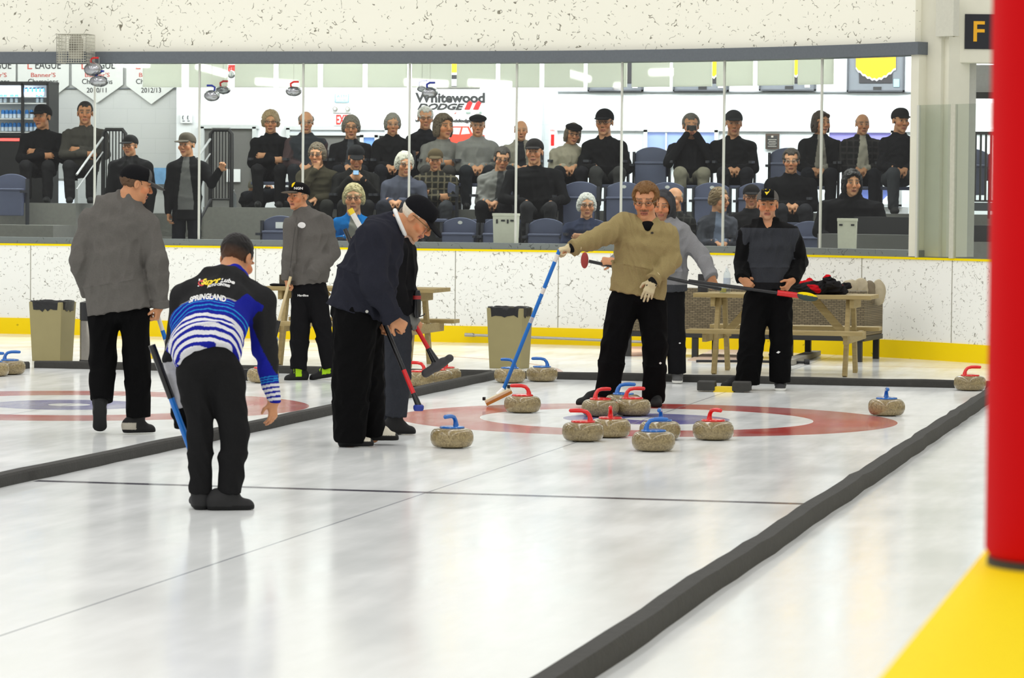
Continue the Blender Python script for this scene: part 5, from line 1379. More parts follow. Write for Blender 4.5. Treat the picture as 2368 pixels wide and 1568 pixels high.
def broom(name, label, p0, p1, parts, r=.0125, head=None, group='curling brooms'):
    """parts: (from fraction, to fraction, material, radius factor)"""
    p0 = np.asarray(p0, float); p1 = np.asarray(p1, float); t = empty(name, p1, 0, label, 'broom', group)
    for i, (a, b, mt, rf, nm) in enumerate(parts):
        m = MB(); m.tube([p0+(p1-p0)*a-p1, p0+(p1-p0)*b-p1], r*rf, 12); m.build(nm, mt, t, True)
    if head: head(t, p0-p1, p1)
    return t
SHW = simple('white_shaft', lin(226, 224, 216), .3); SHB = simple('black_shaft', lin(20, 20, 22), .25); SHBL = simple('blue_shaft', lin(16, 112, 200), .3); SHR = simple('red_shaft', lin(206, 26, 30), .3)
def pad_head(mat, col2, L=.17, W=.06, H=.045, rz=0.0, tilt=None):
    def f(t, v, p1):
        d = nrm(-v) if tilt is None else None
        m = MB(); m.prism([(L/2*math.cos(a)*abs(math.cos(a))**-.35 if abs(math.cos(a)) > .05 else 0, W/2*math.sin(a)) for a in np.linspace(0, 2*PI, 24)[:-1]], (0, 0, 0), (math.cos(rz), math.sin(rz), 0), (-math.sin(rz), math.cos(rz), 0), (0, 0, H)); m.build('brush_head', mat, t, bevel=.006)
        m = MB(); m.tube([np.array([0, 0, H*.9]), nrm(v)*.09+np.array([0, 0, H*.5])], [.024, .016], 12); m.build('head_socket', col2, t, True)
    return f
pA0, pA1 = J((343, 662, .10)), J((452, 1000, .12)); pA1[2] = .0
broom('curling_broom', 'white curling broom with blue lettering in the grey jacket player\'s right hand', pA0, pA1, [(0, .985, SHW, 1.15, 'shaft'), (.30, .36, SHBL, 1.18, 'blue_band'), (-.01, .04, SHB, 1.2, 'grip')], head=pad_head(SHB, SHW, rz=.5))

# --- bending player in the black and blue striped shirt
g = Fig(520, 1179); J = g.J; k = g.k
legsB = [dict(hip=(450, 862), knee=(463, 1005), hem=(463, 1138), r=(44, 29, 26), shoe=((466, 1180, -.03), (456, 1160, .24))),
         dict(hip=(524, 865), knee=(541, 1000), hem=(532, 1138), r=(42, 34, 29), shoe=((484, 1180, -.02), (589, 1177, .03)))]
armsB = [dict(sh=(432, 690, .33), el=(400, 835, .32), wr=(413, 942, .30), r=(36, 23, 20), hand=fist(nrm(-UP+.15*L_), L_*.4+A_, 1, 1.0)),
         dict(sh=(604, 700, .36), el=(612, 805, .36), wr=(632, 930, .33), r=(35, 29, 17), hand=dict(d=nrm(-UP+.02*L_-.2*A_), n=-L_*.6+A_*.5, t=-1, curl=(22, 34, 22), s=.82))]
PB0, PB1 = J((481, 838, -.02)), J((525, 655, .42)); axB = nrm(PB1-PB0); elR, wrR, shR = J((612, 805, .36)), J((632, 930, .33)), J((604, 700, .36)); elL, wrL = J((400, 835, .32)), J((413, 942, .30))
BB = np.array(lin(30, 36, 148)); CY = np.array(lin(40, 140, 206)); BW = np.array(lin(222, 222, 226))
def segd(P, a, b):
    d = b-a; t = np.clip(((P-a)@d)/(d@d), 0, 1); return np.linalg.norm(P-a-t[:, None]*d, axis=1), t
def shirtB(P):
    C = np.tile(np.array(lin(40, 40, 41)), (len(P), 1))
    u = (P-PB0)@axB; x = (P-PB0)@HR
    dR, tR = segd(P, elR, wrR); dU, tU = segd(P, shR, elR); dL, tL = segd(P, elL, wrL); dLu, _ = segd(P, J((432, 690, .33)), elL)
    arm = (np.minimum(dR, dU) < .085) & (x > .20); larm = (dL < .07)
    uu = u+1.5*np.clip(-x-.02, 0, .3)**2-.06*x
    body = ~arm & ~larm
    blue = body & (uu < .335); C[blue] = BB
    C[body & (np.abs(uu-.338) < .006)] = lin(150, 150, 150)
    for a in (-.034, .010, .054, .098, .142, .186): C[blue & (np.abs(uu-a) < .0125)] = BW
    for a in (.226, .254, .282, .308): C[blue & (np.abs(uu-a) < .004)] = CY
    side_ = body & (x > .12) & (u > .28) & (u < .43) & (u < .34+1.6*(x-.12)); C[side_] = BB*.9
    # sleeve: dark outside, blue inside, striped cuff
    vv = np.clip((shR[2]-P[:, 2])/(shR[2]-wrR[2]), 0, 1); cx_ = np.where(vv < .5, (shR@HR)+((elR-shR)@HR)*vv*2, (elR@HR)+((wrR-elR)@HR)*(vv-.5)*2)
    inner = arm & ((P@HR)-cx_ < -.075+.15*np.clip((vv-.12)/.75, 0, 1)); C[inner] = BB
    cuff = arm & (dR < .08) & (tR > .5); C[cuff] = BB
    for a in (.54, .585, .63): C[cuff & (np.abs(tR-a) < .009)] = CY
    for a in (.70, .785, .87, .955): C[cuff & (np.abs(tR-a) < .024)] = BW
    C[larm & (tL > .02)] = lin(196, 196, 200)
    qn = P-J((535, 640, .47)); C[(qn@nrm(UP*.75+HF*.65) > -.004) & (np.linalg.norm(qn, axis=1) < .14)] = BB*1.1
    return C
def colB(F, hc, R, nk): F.loft(nk-UP*.02, nk+UP*.02+HF*.01, .085, .08, .075, .07, HR, .012, .015)
Bp, hcB, RB = player(g, 'person in a black and blue striped curling shirt bending forward on the near sheet', (547, 598, .56), (PI-.45, .55), 1.02, (535, 640, .47),
    [(538, 634, .47, 30, .07), (524, 658, .42, 70, .11), (505, 700, .32, 88, .13), (482, 752, .17, 86, .14), (474, 800, .05, 82, .15), (481, 836, -.02, 74, .145)], PI-.1, armsB, legsB, shirtB, np.array(lin(30, 30, 31)), seed=3, vox=.0045,
    skin=dict(stubble=None), jname='shirt', collar=colB, jfold=.006)
shoes(g, Bp, legsB, [dict(col=np.array(lin(40, 40, 41)), sole=SHO*.7)]*2)
formobj('hair', hair_form(hcB, RB, 1.02, .0045, 'short', .007, 5, low=-.055, noise=.0025), HAIRM, Bp, g.o, lambda P: (lambda w: np.array(lin(96, 66, 46))*(1-w)+np.array(lin(24, 21, 20))*w)(np.clip((((P-hcB)@RB)[:, 2]+.045)/.075, 0, 1)[:, None]))
m = MB(); nkB = J((533, 648, .44)); m.tube([nkB+(.080*math.cos(a)*HR+.080*math.sin(a)*(.82*UP-.5*HF))+.05*HF for a in np.linspace(0, 2*PI, 30)], .017, 8, False); m.build('collar', simple('royal_cloth', lin(36, 42, 160), .8), Bp, True, origin=g.o)
shirt = [c for c in Bp.children if c.name.startswith('shirt')][0]
eyB = nrm(UP-.05*HF)
tx = nrm(HR+.03*UP)
pos = lambda x, y: J((x, y, .2))
decal('back_lettering', shirt, flat_text('SPRINGLAND', .036, bold=.0015, fit=86*k, arch=.018), tx, eyB, pos(483, 690), WINK, Bp, HF, g.o)
decal('back_lettering', shirt, flat_text('AUTO CENTRES', .016, bold=.001, fit=54*k, arch=.012, shear=.2), tx, eyB, pos(505, 660), WINK, Bp, HF, g.o)
decal('back_lettering', shirt, flat_text('Super', .038, bold=.002, fit=46*k, arch=-.004, shear=.3), nrm(HR+.12*UP), eyB, pos(484, 657), YINK, Bp, HF, g.o, )
decal('back_lettering', shirt, flat_text('1', .05, bold=.002), tx, eyB, pos(457, 662), WINK, Bp, HF, g.o)
decal('back_lettering', shirt, flat_text('Lube', .026, bold=.001, fit=34*k, shear=.2, arch=.006), nrm(HR-.12*UP), eyB, pos(524, 653), WINK, Bp, HF, g.o)
decal('red_badge', shirt, oval(9*k, 7*k), tx, eyB, pos(464, 655), RINK2, Bp, HF-.001*UP, g.o, )
# glove on the left hand
Fg = Form(.0045); w0 = J((413, 942, .30)); add_hand(Fg, w0, nrm(-UP+.15*L_), L_*.4+A_, 1, (58, 74, 42), 1.14); Fg.cone(w0+UP*.03, w0-UP*.03, .040, .042, .01)
formobj('glove', Fg, CLOTH, Bp, g.o, lin(18, 18, 19))
p0, p1 = J((351, 798, .22)), J((487, 1150, .30)); p1[2] = .0
broom('curling_broom', 'black and blue curling broom in the bending player\'s gloved left hand', p0, p1, [(0, .33, SHB, 1.3, 'grip'), (.33, .985, SHBL, 1.1, 'shaft')], r=.0145, head=pad_head(SHB, SHBL))

# --- grey jacket player with lime green shoes
g = Fig(722, 879); J = g.J; k = g.k
legsC = [dict(hip=(698, 668), knee=(694, 760), hem=(690, 852, -.02), r=(25, 22, 19), shoe=((708, 879, .02), (659, 881, -.06))),
         dict(hip=(732, 672), knee=(744, 745), hem=(764, 848, .06), r=(26, 21, 19), shoe=((786, 868, .10), (713, 880, .03)))]
armsC = [dict(sh=(675, 520, -.10), el=(670, 590, -.12), wr=(664, 645, -.10), r=(19, 17, 13), cuff=1, hand=fist(nrm(-UP+.1*L_), -A_*.3+L_, 1, .95)),
         dict(sh=(748, 520, .02), el=(765, 585, -.02), wr=(722, 634, -.22), r=(23, 21, 16), cuff=1)]
def colC(F, hc, R, nk): F.loft(nk-UP*.03, nk+UP*.05+HR*.012, .082, .082, .074, .076, HR, .012, .015)
Cp, hcC, RC = player(g, 'person in a grey jacket, cap and lime green shoes standing by the left picnic table', (690, 455), (-.62, -.02), .98, (699, 496),
    [(699, 490, 0, 24, .075), (708, 510, 0, 44, .11), (714, 545, 0, 50, .14), (714, 595, 0, 52, .16), (712, 632, 0, 48, .155), (714, 654, 0, 42, .15)], -.5, armsC, legsC, GREYJ*.95, BLKJ, seed=5, collar=colC, skin=dict(brow=(.25, .2, .15)))
def upC(C, u, v, q): C[(q > .035) & (u > .30) & (u < .62)] = lin(166, 214, 24); C[(q > .028) & (np.abs(u-.52+v*2) < .035)] = lin(30, 34, 20); return C
shoes(g, Cp, legsC, [dict(upper=upC), dict(upper=upC)])
def capC(P):
    q = (P-hcC)@RC; C = np.tile(np.array(lin(24, 24, 25)), (len(P), 1)); C[(q[:, 2] < .052) & (q[:, 1] > .10)] = lin(92, 84, 74)
    C[(np.hypot(q[:, 0], (q[:, 2]-.105)*.6) < .013) & (q[:, 1] > .03)] = lin(232, 200, 30); return C
formobj('hair', hair_form(hcC, RC, .98, .005, 'crop', .006, 3), HAIRM, Cp, g.o, lin(130, 110, 90)); formobj('cap', cap_form(hcC, rot(-.62, -.14), 1.0, .005), CLOTH, Cp, g.o, capC)
jc = [c for c in Cp.children if c.name.startswith('jacket')][0]; tc_ = [c for c in Cp.children if c.name.startswith('trousers')][0]
cp = [c for c in Cp.children if c.name.startswith('cap')][0]
decal('cap_lettering', cp, flat_text('NGN', .03, bold=.001, fit=20*k), HR, UP, J((688, 438, -.2)), WINK, Cp, HF, g.o)
zl = 12; zv = [(x_*.35*k, 78*k*(1-2*i/zl), 0) for i in range(zl+1) for x_ in (-1.3, 1.3)]
decal('zip', jc, (np.array(zv), [(2*i, 2*i+1, 2*i+3, 2*i+2) for i in range(zl)]), HR, nrm(UP+.12*HR), J((672, 580, -.4)), simple('zip_grey', lin(58, 56, 54), .6), Cp, HF, g.o)
decal('chest_crest', jc, oval(9*k, 7*k), HR, UP, J((695, 521, -.3)), WINK, Cp, HF, g.o)
decal('leg_lettering', tc_, flat_text('Hardline', .025, bold=.001, fit=25*k), HR, UP, J((697, 687, -.3)), WINK, Cp, HF, g.o)
p0, p1 = J((668, 655, -.16)), J((634, 782, -.10))
def headC(t, v, p1_):
    m = MB(); m.tube([v*.32, v*.02], [.017, .022], 12); m.build('head_socket', SHB, t, True)
    F = Form(.006); F.ell((0, 0, -.01), (.035, .055, .028)); F.folds(.004, .05, 2); P_, Q_ = F.mesh(); meshobj('brush_head', P_, Q_, simple('pale_blue_pad', lin(168, 184, 206), .7), t)
broom('curling_broom', 'cream curling broom hanging head down from the lime shoe player\'s hand', p0, p1, [(-.12, .7, simple('cream_shaft', lin(212, 194, 150), .4), 1.05, 'shaft')], head=headC)

# --- person behind the old man, in dark jeans
g = Fig(922, 1003); J = g.J; k = g.k; DE = g
legsE = [dict(hip=(920, 745, -.08), knee=(921, 870, -.08), hem=(916, 962, -.08), r=(34, 28, 24), shoe=((893, 1003, -.08), (960, 1003, -.08))),
         dict(hip=(905, 745, .10), knee=(895, 870, .10), hem=(888, 985, .10), r=(34, 28, 24), shoe=((868, 1000, .1), (925, 999, .1)))]
armsE = [dict(sh=(918, 585, -.18), el=(912, 668, -.20), wr=(940, 722, -.10), r=(27, 23, 17), hand=fist(nrm(.6*L_-UP*.6), A_*.4-UP*.5, -1)),
         dict(sh=(925, 585, .18), el=(930, 668, .2), wr=(948, 735, .05), r=(27, 23, 17), hand=fist(nrm(.6*L_-UP*.6), A_*.4-UP*.5, 1))]
Ep, hcE, RE = player(g, 'person in a black jacket and dark jeans half hidden behind the bending old man', (950, 518), (1.25, .55), .98, (926, 552),
    [(928, 548, 0, 24, .075), (918, 572, 0, 56, .12), (912, 615, 0, 60, .15), (906, 670, 0, 60, .15), (902, 735, 0, 58, .15)], 1.25, armsE, legsE, BLKJ, np.array(lin(52, 54, 60)), seed=8, skin=dict(stubble=(.35, .33, .30), moustache=(.4, .38, .34)))
shoes(g, Ep, legsE, [dict(), dict()])
formobj('hair', hair_form(hcE, RE, .98, .005, 'short', .01, 3), HAIRM, Ep, g.o, lin(90, 80, 70))
Fg = Form(.005); w0 = J((940, 722, -.10)); add_hand(Fg, w0, nrm(.6*L_-UP*.6), A_*.4-UP*.5, -1, (58, 74, 42), 1.12); formobj('glove', Fg, CLOTH, Ep, g.o, lin(120, 120, 116))
p0, p1 = J((812, 488, .02)), J((1014, 848, -.10))
def headE(t, v, p1_):
    d = nrm(v); m = MB()
    m.tube([d*.14, d*.03], [.018, .03], 12); m.build('head_socket', SHB, t, True)
    F = Form(.006); x = HR; F.cone(-.085*x-.045*UP, .03*x+.03*UP, .030, .028, .02, 'u', A_, 1.2); F.cone(.03*x+.03*UP, .075*x+.055*UP, .028, .020, .02); F.ell(.075*x+.06*UP, (.026, .03, .024)); F.cone(-.01*x, d*.07, .03, .02, .02)
    P_, Q_ = F.mesh(); meshobj('forked_head', P_, Q_, MATS['dark_rubber'], t)
broom('curling_broom', 'red curling broom with forked black head, held behind the old man', p0, p1, [(0, .30, SHW, 1.5, 'white_grip'), (-.012, .02, MATS['yellow_rubber'], 1.55, 'end_cap'), (.3, .92, SHR, 1.2, 'shaft')], head=headE)
c = J((964, 735, -.12)); t = empty('thermos_flask', c, 0, 'black flask with a red label hanging at the hidden player\'s side', 'flask')
m = MB(); m.lathe([(0, 0), (.022, .004), (.028, .03), (.028, .15), (.018, .185), (0, .19)], 20); m.build('flask_body', SHB, t, True)
m = MB(); m.lathe([(.0285, .125), (.0285, .15)], 20); m.build('label_band', simple('flask_label', lin(150, 40, 40), .4), t, True)
m = MB(); m.tube([(.0, 0, .0), (.05, 0, .02), (.055, 0, .03)], .004, 6); m.build('strap', SHB, t, True)

# --- old man in navy bending over his broom
g = Fig(833, 1031); J = g.J; k = g.k
legsD = [dict(hip=(822, 748, -.09), knee=(812, 885, -.09), hem=(808, 1020, -.09), r=(52, 44, 36), shoe=((788, 1033, -.09), (864, 1031, -.09))),
         dict(hip=(836, 748, .10), knee=(846, 885, .10), hem=(862, 1008, .10), r=(52, 43, 29), shoe=((852, 1018, .10), (920, 1018, .10)))]
armsD = [dict(sh=(862, 550, -.20), el=(866, 656, -.25), wr=(908, 736, -.18), r=(38, 33, 22), cuff=1, hand=fist(nrm(.75*L_-UP*.55+.1*A_), nrm(-UP*.5+A_*.8), -1, 1.05)),
         dict(sh=(885, 550, .20), el=(888, 650, .22), wr=(884, 738, .06), r=(36, 31, 20), hand=fist(nrm(.3*L_-UP), L_*.5-A_*.5, 1))]
def colD(F, hc, R, nk): F.loft(nk-nrm(R[:, 2])*.02-.02*HR, nk+R[:, 2]*.035-.03*HR, .085, .07, .08, .065, A_, .012, .02)
Dp, hcD, RD = player(g, 'old person with white hair, black cap and navy jacket bending over a broom', (963, 503), (1.35, .70), 1.10, (914, 518),
    [(912, 512, 0, 30, .075), (888, 535, 0, 62, .13), (872, 575, 0, 74, .165), (850, 640, 0, 76, .185), (824, 720, 0, 74, .19)], 1.4, armsD, legsD, NAVY, BLK, seed=12, collar=colD, skin=dict(brow=(.55, .5, .45)), jfold=.0085)
def upD(C, u, v, q): C[(q > .032) & (u > .28) & (u < .92)] = lin(214, 208, 190); return C
shoes(g, Dp, legsD, [dict(upper=upD), dict(upper=upD)])
formobj('hair', hair_form(hcD, RD, 1.08, .005, 'short', .007, 9, low=-.055, noise=.0015, temples=False), HAIRM, Dp, g.o, lin(222, 214, 196)); formobj('cap', cap_form(hcD, RD, 1.09, .005, .078), CLOTH, Dp, g.o, lin(24, 24, 27))
glasses(hcD, RD, 1.10, Dp, g.o, simple('brass_rim', lin(110, 92, 60), .3, .8))
m = MB(); nkD = J((925, 514)); m.tube([nkD+.083*(math.cos(a)*A_+math.sin(a)*nrm(-.40*L_+.92*UP)) for a in np.linspace(0, 2*PI, 30)], .014, 8, False); m.build('white_collar', WINK, Dp, True, origin=g.o)
jd = [c for c in Dp.children if c.name.startswith('jacket')][0]
decal('red_patch', jd, oval(5*k, 16*k), nrm(HR+.2*UP), UP, J((922, 622, -.3)), RINK2, Dp, HF, g.o); decal('snap', jd, oval(3.5*k, 3.5*k), HR, UP, J((845, 723, -.4)), BUCK, Dp, HF, g.o)
p0, p1 = J((798, 530, .14)), J((968, 938, -.14)); q0 = atZ(969, 951, .0)
def headD(t, v, p1_):
    d = nrm(v); m = MB(); m.tube([d*.085, -d*.0], [.017, .02], 12); m.build('head_socket', SHB, t, True)
    m = MB(); m.lathe([(0, -.034), (.028, -.034), (.034, -.02), (.034, -.002), (.026, .006), (0, .006)], 24); m.build('brush_head', simple('deep_blue_pad', lin(30, 52, 142), .5), t, True)
broom('curling_broom', 'black and red curling broom with a small round blue head, gripped by the old man', p0, p1, [(0, .80, SHB, 1.15, 'grip'), (.80, .955, SHR, 1.2, 'shaft')], head=headD)

# --- tall person in the tan sweater holding the blue broom
g = Fig(1437, 940); J = g.J; k = g.k
legsF = [dict(hip=(1442, 705), knee=(1419, 800, -.05), hem=(1404, 912, -.03), r=(37, 30, 28), shoe=((1398, 930, .06), (1332, 937, -.08))),
         dict(hip=(1508, 705), knee=(1515, 800, -.02), hem=(1511, 927, .05), r=(35, 29, 26), shoe=((1518, 927, .14), (1517, 943, -.14)))]
armsF = [dict(sh=(1444, 524, 0), el=(1374, 553, -.14), wr=(1325, 573, -.25), r=(31, 23, 17), cuff=1, hand=fist(nrm(-L_-.15*UP), nrm(-UP+.2*A_), -1, 1.06)),
         dict(sh=(1538, 545, 0), el=(1554, 602, -.06), wr=(1512, 648, -.22), r=(28, 21, 17), cuff=1, hand=dict(d=nrm(-UP-.42*L_-.15*A_), n=nrm(A_+.2*L_), t=-1, curl=(14, 20, 14), s=1.02))]
def colF(F, hc, R, nk):
    F.loft(nk-UP*.035, nk+UP*.035+HF*.012, .095, .095, .085, .085, HR, .012, .02); F.cone(nk+UP*.12, nk+UP*.005, .068, .066, .012, 's'); F.cone(nk-HF*.10+UP*.06, nk-HF*.15-UP*.075, .060, .012, .012, 's')
Fp, hcF, RF = player(g, 'tall person with brown hair and moustache in a tan sweater holding a blue broom', (1493, 466), (-.16, .16), 1.13, (1496, 520),
    [(1496, 512, 0, 30, .08), (1494, 532, 0, 62, .12), (1490, 566, 0, 70, .145), (1484, 620, 0, 66, .15), (1473, 680, 0, 65, .15)], -.12, armsF, legsF, TAN, BLK, jmat=KNIT, seed=15, collar=colF, jname='sweater', vox=.0045, skin=dict(brow=(.12, .07, .04), moustache=(.26, .13, .07)))
shoes(g, Fp, legsF, [dict(), dict()])
formobj('hair', hair_form(hcF, RF, 1.13, .0045, 'short', .020, 7, front=.17, low=-.035, noise=.006), HAIRM, Fp, g.o, lin(112, 80, 44))
glasses(hcF, RF, 1.13, Fp, g.o, simple('thin_rim', lin(120, 100, 80), .3, .8))
Fu = Form(.005); nkF = J((1496, 520)); Fu.ell(nkF-HF*.05-UP*.02, (.075, .075, .055)); formobj('undershirt', Fu, CLOTH, Fp, g.o, lin(18, 18, 19))
def gloveF(P):
    C = np.tile(np.array(lin(206, 192, 154)), (len(P), 1)); n = np.sin(P[:, 0]*90)*np.sin(P[:, 2]*90+1)*np.sin(P[:, 1]*90+2); C[n > .75] = lin(30, 30, 30)
    for w in (J((1325, 573, -.25)), J((1512, 648, -.22))): C[np.linalg.norm(P-w, axis=1) < .045] = lin(26, 26, 26)
    return C
for a in armsF:
    h = a['hand']; Fg = Form(.0045); w0 = J(a['wr']); add_hand(Fg, w0, h['d'], h['n'], h['t'], h['curl'], h['s']*1.10); Fg.cone(w0-h['d']*.03, w0+h['d']*.03, .040, .036, .01); formobj('glove', Fg, CLOTH, Fp, g.o, gloveF)
sw = [c for c in Fp.children if c.name.startswith('sweater')][0]
decal('chest_logo', sw, oval(3.5*k, 2.5*k), HR, UP, J((1510, 539, -.3)), simple('dark_thread', lin(50, 44, 34), .8), Fp, HF, g.o)
tr = [c for c in Fp.children if c.name.startswith('trousers')][0]; decal('leg_logo', tr, oval(3.5*k, 3*k, 4), HR, UP, J((1530, 843, -.3)), WINK, Fp, HF, g.o)
p0 = J((1294, 578, -.27)); p1 = atD(1159, 914, dist(atZ(1150, 940, 0)))
def headF(t, v, p1_):
    Dh = dist(p1_); a = atD(1127, 937, Dh)-p1_; b = atD(1184, 909, Dh-.03)-p1_; c = (a+b)/2; d = nrm(b-a); p_ = nrm(A_-(A_@d)*d); nz = np.cross(p_, d); nz *= np.sign(nz[2])
    m = MB(); m.beam(a+nz*.030, b+nz*.030, .026, .07, p_); m.build('wooden_block', simple('pale_broom_wood', lin(226, 214, 176), .5), t, bevel=.006)
    m = MB(); m.beam(a+nz*.008, b+nz*.008, .022, .064, p_); m.build('bristles', simple('tan_bristle', lin(186, 128, 52), .8, var=.3, scale=200), t)
    for e in (a, b): m = MB(); m.box(e+nz*.056, (.022, .03, .026)); m.build('end_bumper', SHB, t, bevel=.004)
    m = MB(); m.tube([c+nz*.035, v*.045], [.02, .017], 12); m.build('head_socket', WHITEP, t, True)
broom('curling_broom', 'long blue push broom with a wooden head, held by the tan sweater man', p0, p1, [(0, .98, SHBL, 1.25, 'shaft'), (.46, .50, simple('chrome', lin(200, 204, 210), .2, .9), 1.28, 'metal_joint'), (.03, .08, SHW, 1.27, 'white_print'), (.26, .30, SHW, 1.27, 'white_print')], head=headF)

# --- hooded person behind the tan sweater man
g = Fig(1566, 886); J = g.J; k = g.k
legsG = [dict(hip=(1518, 695), knee=(1514, 780), hem=(1516, 862), r=(27, 23, 21), shoe=((1518, 878, .12), (1514, 887, -.14))),
         dict(hip=(1556, 695), knee=(1562, 780), hem=(1566, 862), r=(27, 22, 20), shoe=((1567, 877, .12), (1566, 887, -.14)))]
armsG = [dict(sh=(1508, 540), el=(1455, 612, -.05), wr=(1418, 603, -.25), r=(22, 18, 14), hand=fist(nrm(-L_-.1*A_), nrm(-UP*.5+A_), 1)),
         dict(sh=(1573, 538), el=(1622, 590, -.08), wr=(1646, 640, -.22), r=(22, 18, 15), cuff=1, hand=fist(nrm(-UP+.35*L_), nrm(A_-.2*L_), -1))]
def colG(F, hc, R, nk): F.ell(nk+HF*.05+UP*.03, (.13, .10, .08), None, .04)
Gp, hcG, RG = player(g, 'person in a grey hoodie with the hood up standing behind the tan sweater man', (1533, 477), (-.25, .1), 1.0, (1536, 522),
    [(1537, 516, 0, 26, .08), (1541, 536, 0, 46, .12), (1544, 580, 0, 46, .14), (1546, 630, 0, 42, .14), (1548, 672, 0, 40, .14)], -.3, armsG, legsG, lambda P: np.where((P[:, 2] < J((1548, 658))[2])[:, None], np.array(lin(70, 72, 76)), np.array(lin(136, 136, 138))), BLKJ, jmat=KNIT, seed=19, collar=colG, jname='hoodie', skin=dict(stubble=(.10, .07, .06)))
shoes(g, Gp, legsG, [dict(sole=WHT, col=np.array(lin(88, 88, 88)))]*2)
Fh = Form(.005); T = lambda x, y, z: hcG+RG@np.array([x, y, z]); Fh.ell(T(0, -.015, .02), (.108, .125, .128), RG); Fh.cone(T(0, -.05, -.05), J((1536, 522))+HF*.04, .10, .11, .04); Fh.ell(T(0, .12, -.01), (.078, .11, .112), RG, .012, 's'); Fh.ell(T(0, .02, -.0), (.083, .10, .105), RG, .01, 's'); Fh.folds(.004, .07, 3)
formobj('hood', Fh, KNIT, Gp, g.o, lambda P: np.where((((P-hcG)@RG)[:, 1] > .045)[:, None], np.array(lin(70, 70, 72)), np.array(lin(60, 60, 62))))
p0, p1 = J((1668, 669, -.26)), J((1352, 602, -.26))
def headG(t, v, p1_):
    d = nrm(v); F = Form(.005); F.ell((0, 0, 0), (.072, .026, .034), np.stack([nrm(UP-.05*HR), A_, HR], 1)); P_, Q_ = F.mesh(); meshobj('brush_pad', P_, Q_, simple('dull_red_pad', lin(150, 52, 46), .7), t)
broom('curling_broom', 'black curling broom with an oval red pad held level by the hooded person', p0, p1, [(0, .97, SHB, 1.2, 'shaft'), (.10, .22, SHW, .6, 'white_print')], head=headG)
tr = [c for c in Gp.children if c.name.startswith('trousers')][0]; decal('leg_logo', tr, oval(3*k, 2*k, 4), HR, UP, J((1575, 796, -.3)), WINK, Gp, HF, g.o)

# --- person in the dark hoodie and cap
g = Fig(1747, 902); J = g.J; k = g.k
legsH = [dict(hip=(1750, 695), knee=(1738, 790, -.03), hem=(1728, 886, -.02), r=(31, 29, 28), shoe=((1722, 895, .06), (1668, 897, -.04))),
         dict(hip=(1803, 695), knee=(1806, 790, -.03), hem=(1803, 882, .0), r=(30, 26, 24), shoe=((1806, 893, .12), (1804, 905, -.13)))]
armsH = [dict(sh=(1727, 546), el=(1716, 608, .02), wr=(1716, 644, -.12), r=(23, 18, 15), cuff=1, hand=fist(nrm(.55*L_-UP*.6-.2*A_), nrm(A_+.1*L_), 1, 1.08)),
         dict(sh=(1830, 548), el=(1849, 604, .06), wr=(1833, 648, -.12), r=(24, 20, 16), hand=dict(d=nrm(-.6*L_-UP*.8-.1*A_), n=nrm(UP*.5-.5*L_+.5*A_), t=-1, curl=(45, 55, 30), s=1.04))]
def colH(F, hc, R, nk):
    F.loft(nk-UP*.02+HF*.01, nk+UP*.045+HF*.02, .115, .10, .125, .10, HR, .02, .03); F.cone(nk+UP*.12, nk+UP*.015, .070, .064, .012, 's'); F.cone(nk-HF*.10+UP*.06, nk-HF*.13-UP*.03, .055, .02, .012, 's')
tz = J((1775, 560)); 
def colsH(P):
    C = np.tile(np.array(lin(54, 56, 61)), (len(P), 1))
    for a in armsH:
        d1, _ = segd(P, J(a['sh']), J(a['el'])); d2, _ = segd(P, J(a['el']), J(a['wr'])); C[np.minimum(d1*.93, d2) < .082] = lin(18, 18, 19)
    C[P[:, 2] > J((1775, 527))[2]] = lin(22, 22, 23); C[P[:, 2] < J((1775, 652))[2]] = lin(28, 28, 30); return C
Hp, hcH, RH = player(g, 'person in a dark hoodie and yellow-badged cap holding a broom level', (1775, 473), (-.08, .04), 1.08, (1774, 522),
    [(1774, 514, 0, 28, .08), (1776, 532, 0, 54, .12), (1778, 568, 0, 54, .15), (1777, 620, 0, 53, .15), (1777, 666, 0, 52, .15)], -.08, armsH, legsH, colsH, BLK, jmat=KNIT, seed=23, collar=colH, jname='hoodie', skin=dict(brow=(.2, .12, .08), stubble=(.42, .25, .17)))
shoes(g, Hp, legsH, [dict(), dict(sole=WHT, col=np.array(lin(58, 58, 60)))])
def capH(P):
    q = (P-hcH)@RH; C = np.tile(np.array(lin(30, 30, 31)), (len(P), 1)); C[(np.abs(q[:, 0]) > .055) & (q[:, 2] > .02)] = lin(104, 100, 96); C[(q[:, 2] < .05) & (q[:, 1] > .105)] = lin(58, 56, 52); return C
formobj('hair', hair_form(hcH, RH, 1.08, .005, 'crop', .006, 3), HAIRM, Hp, g.o, lin(110, 92, 72)); formobj('cap', cap_form(hcH, rot(-.08, -.16), 1.09, .005, .075), CLOTH, Hp, g.o, capH)
cp = [c for c in Hp.children if c.name.startswith('cap')][0]; decal('cap_badge', cp, (np.array([(-9*k, 4*k, 0), (-2*k, 6*k, 0), (8*k, 5*k, 0), (5*k, -1*k, 0), (-1*k, -8*k, 0), (-4*k, -2*k, 0)]), [(0, 5, 4, 3, 2, 1)]), HR, UP, J((1778, 443, -.3)), YINK, Hp, HF, g.o)
tr = [c for c in Hp.children if c.name.startswith('trousers')][0]; decal('leg_logo', tr, oval(5*k, 3*k, 4), nrm(HR+.2*UP), UP, J((1804, 817, -.3)), WINK, Hp, HF, g.o)
p0, p1 = J((1592, 650, -.20)), J((1866, 686, -.22))
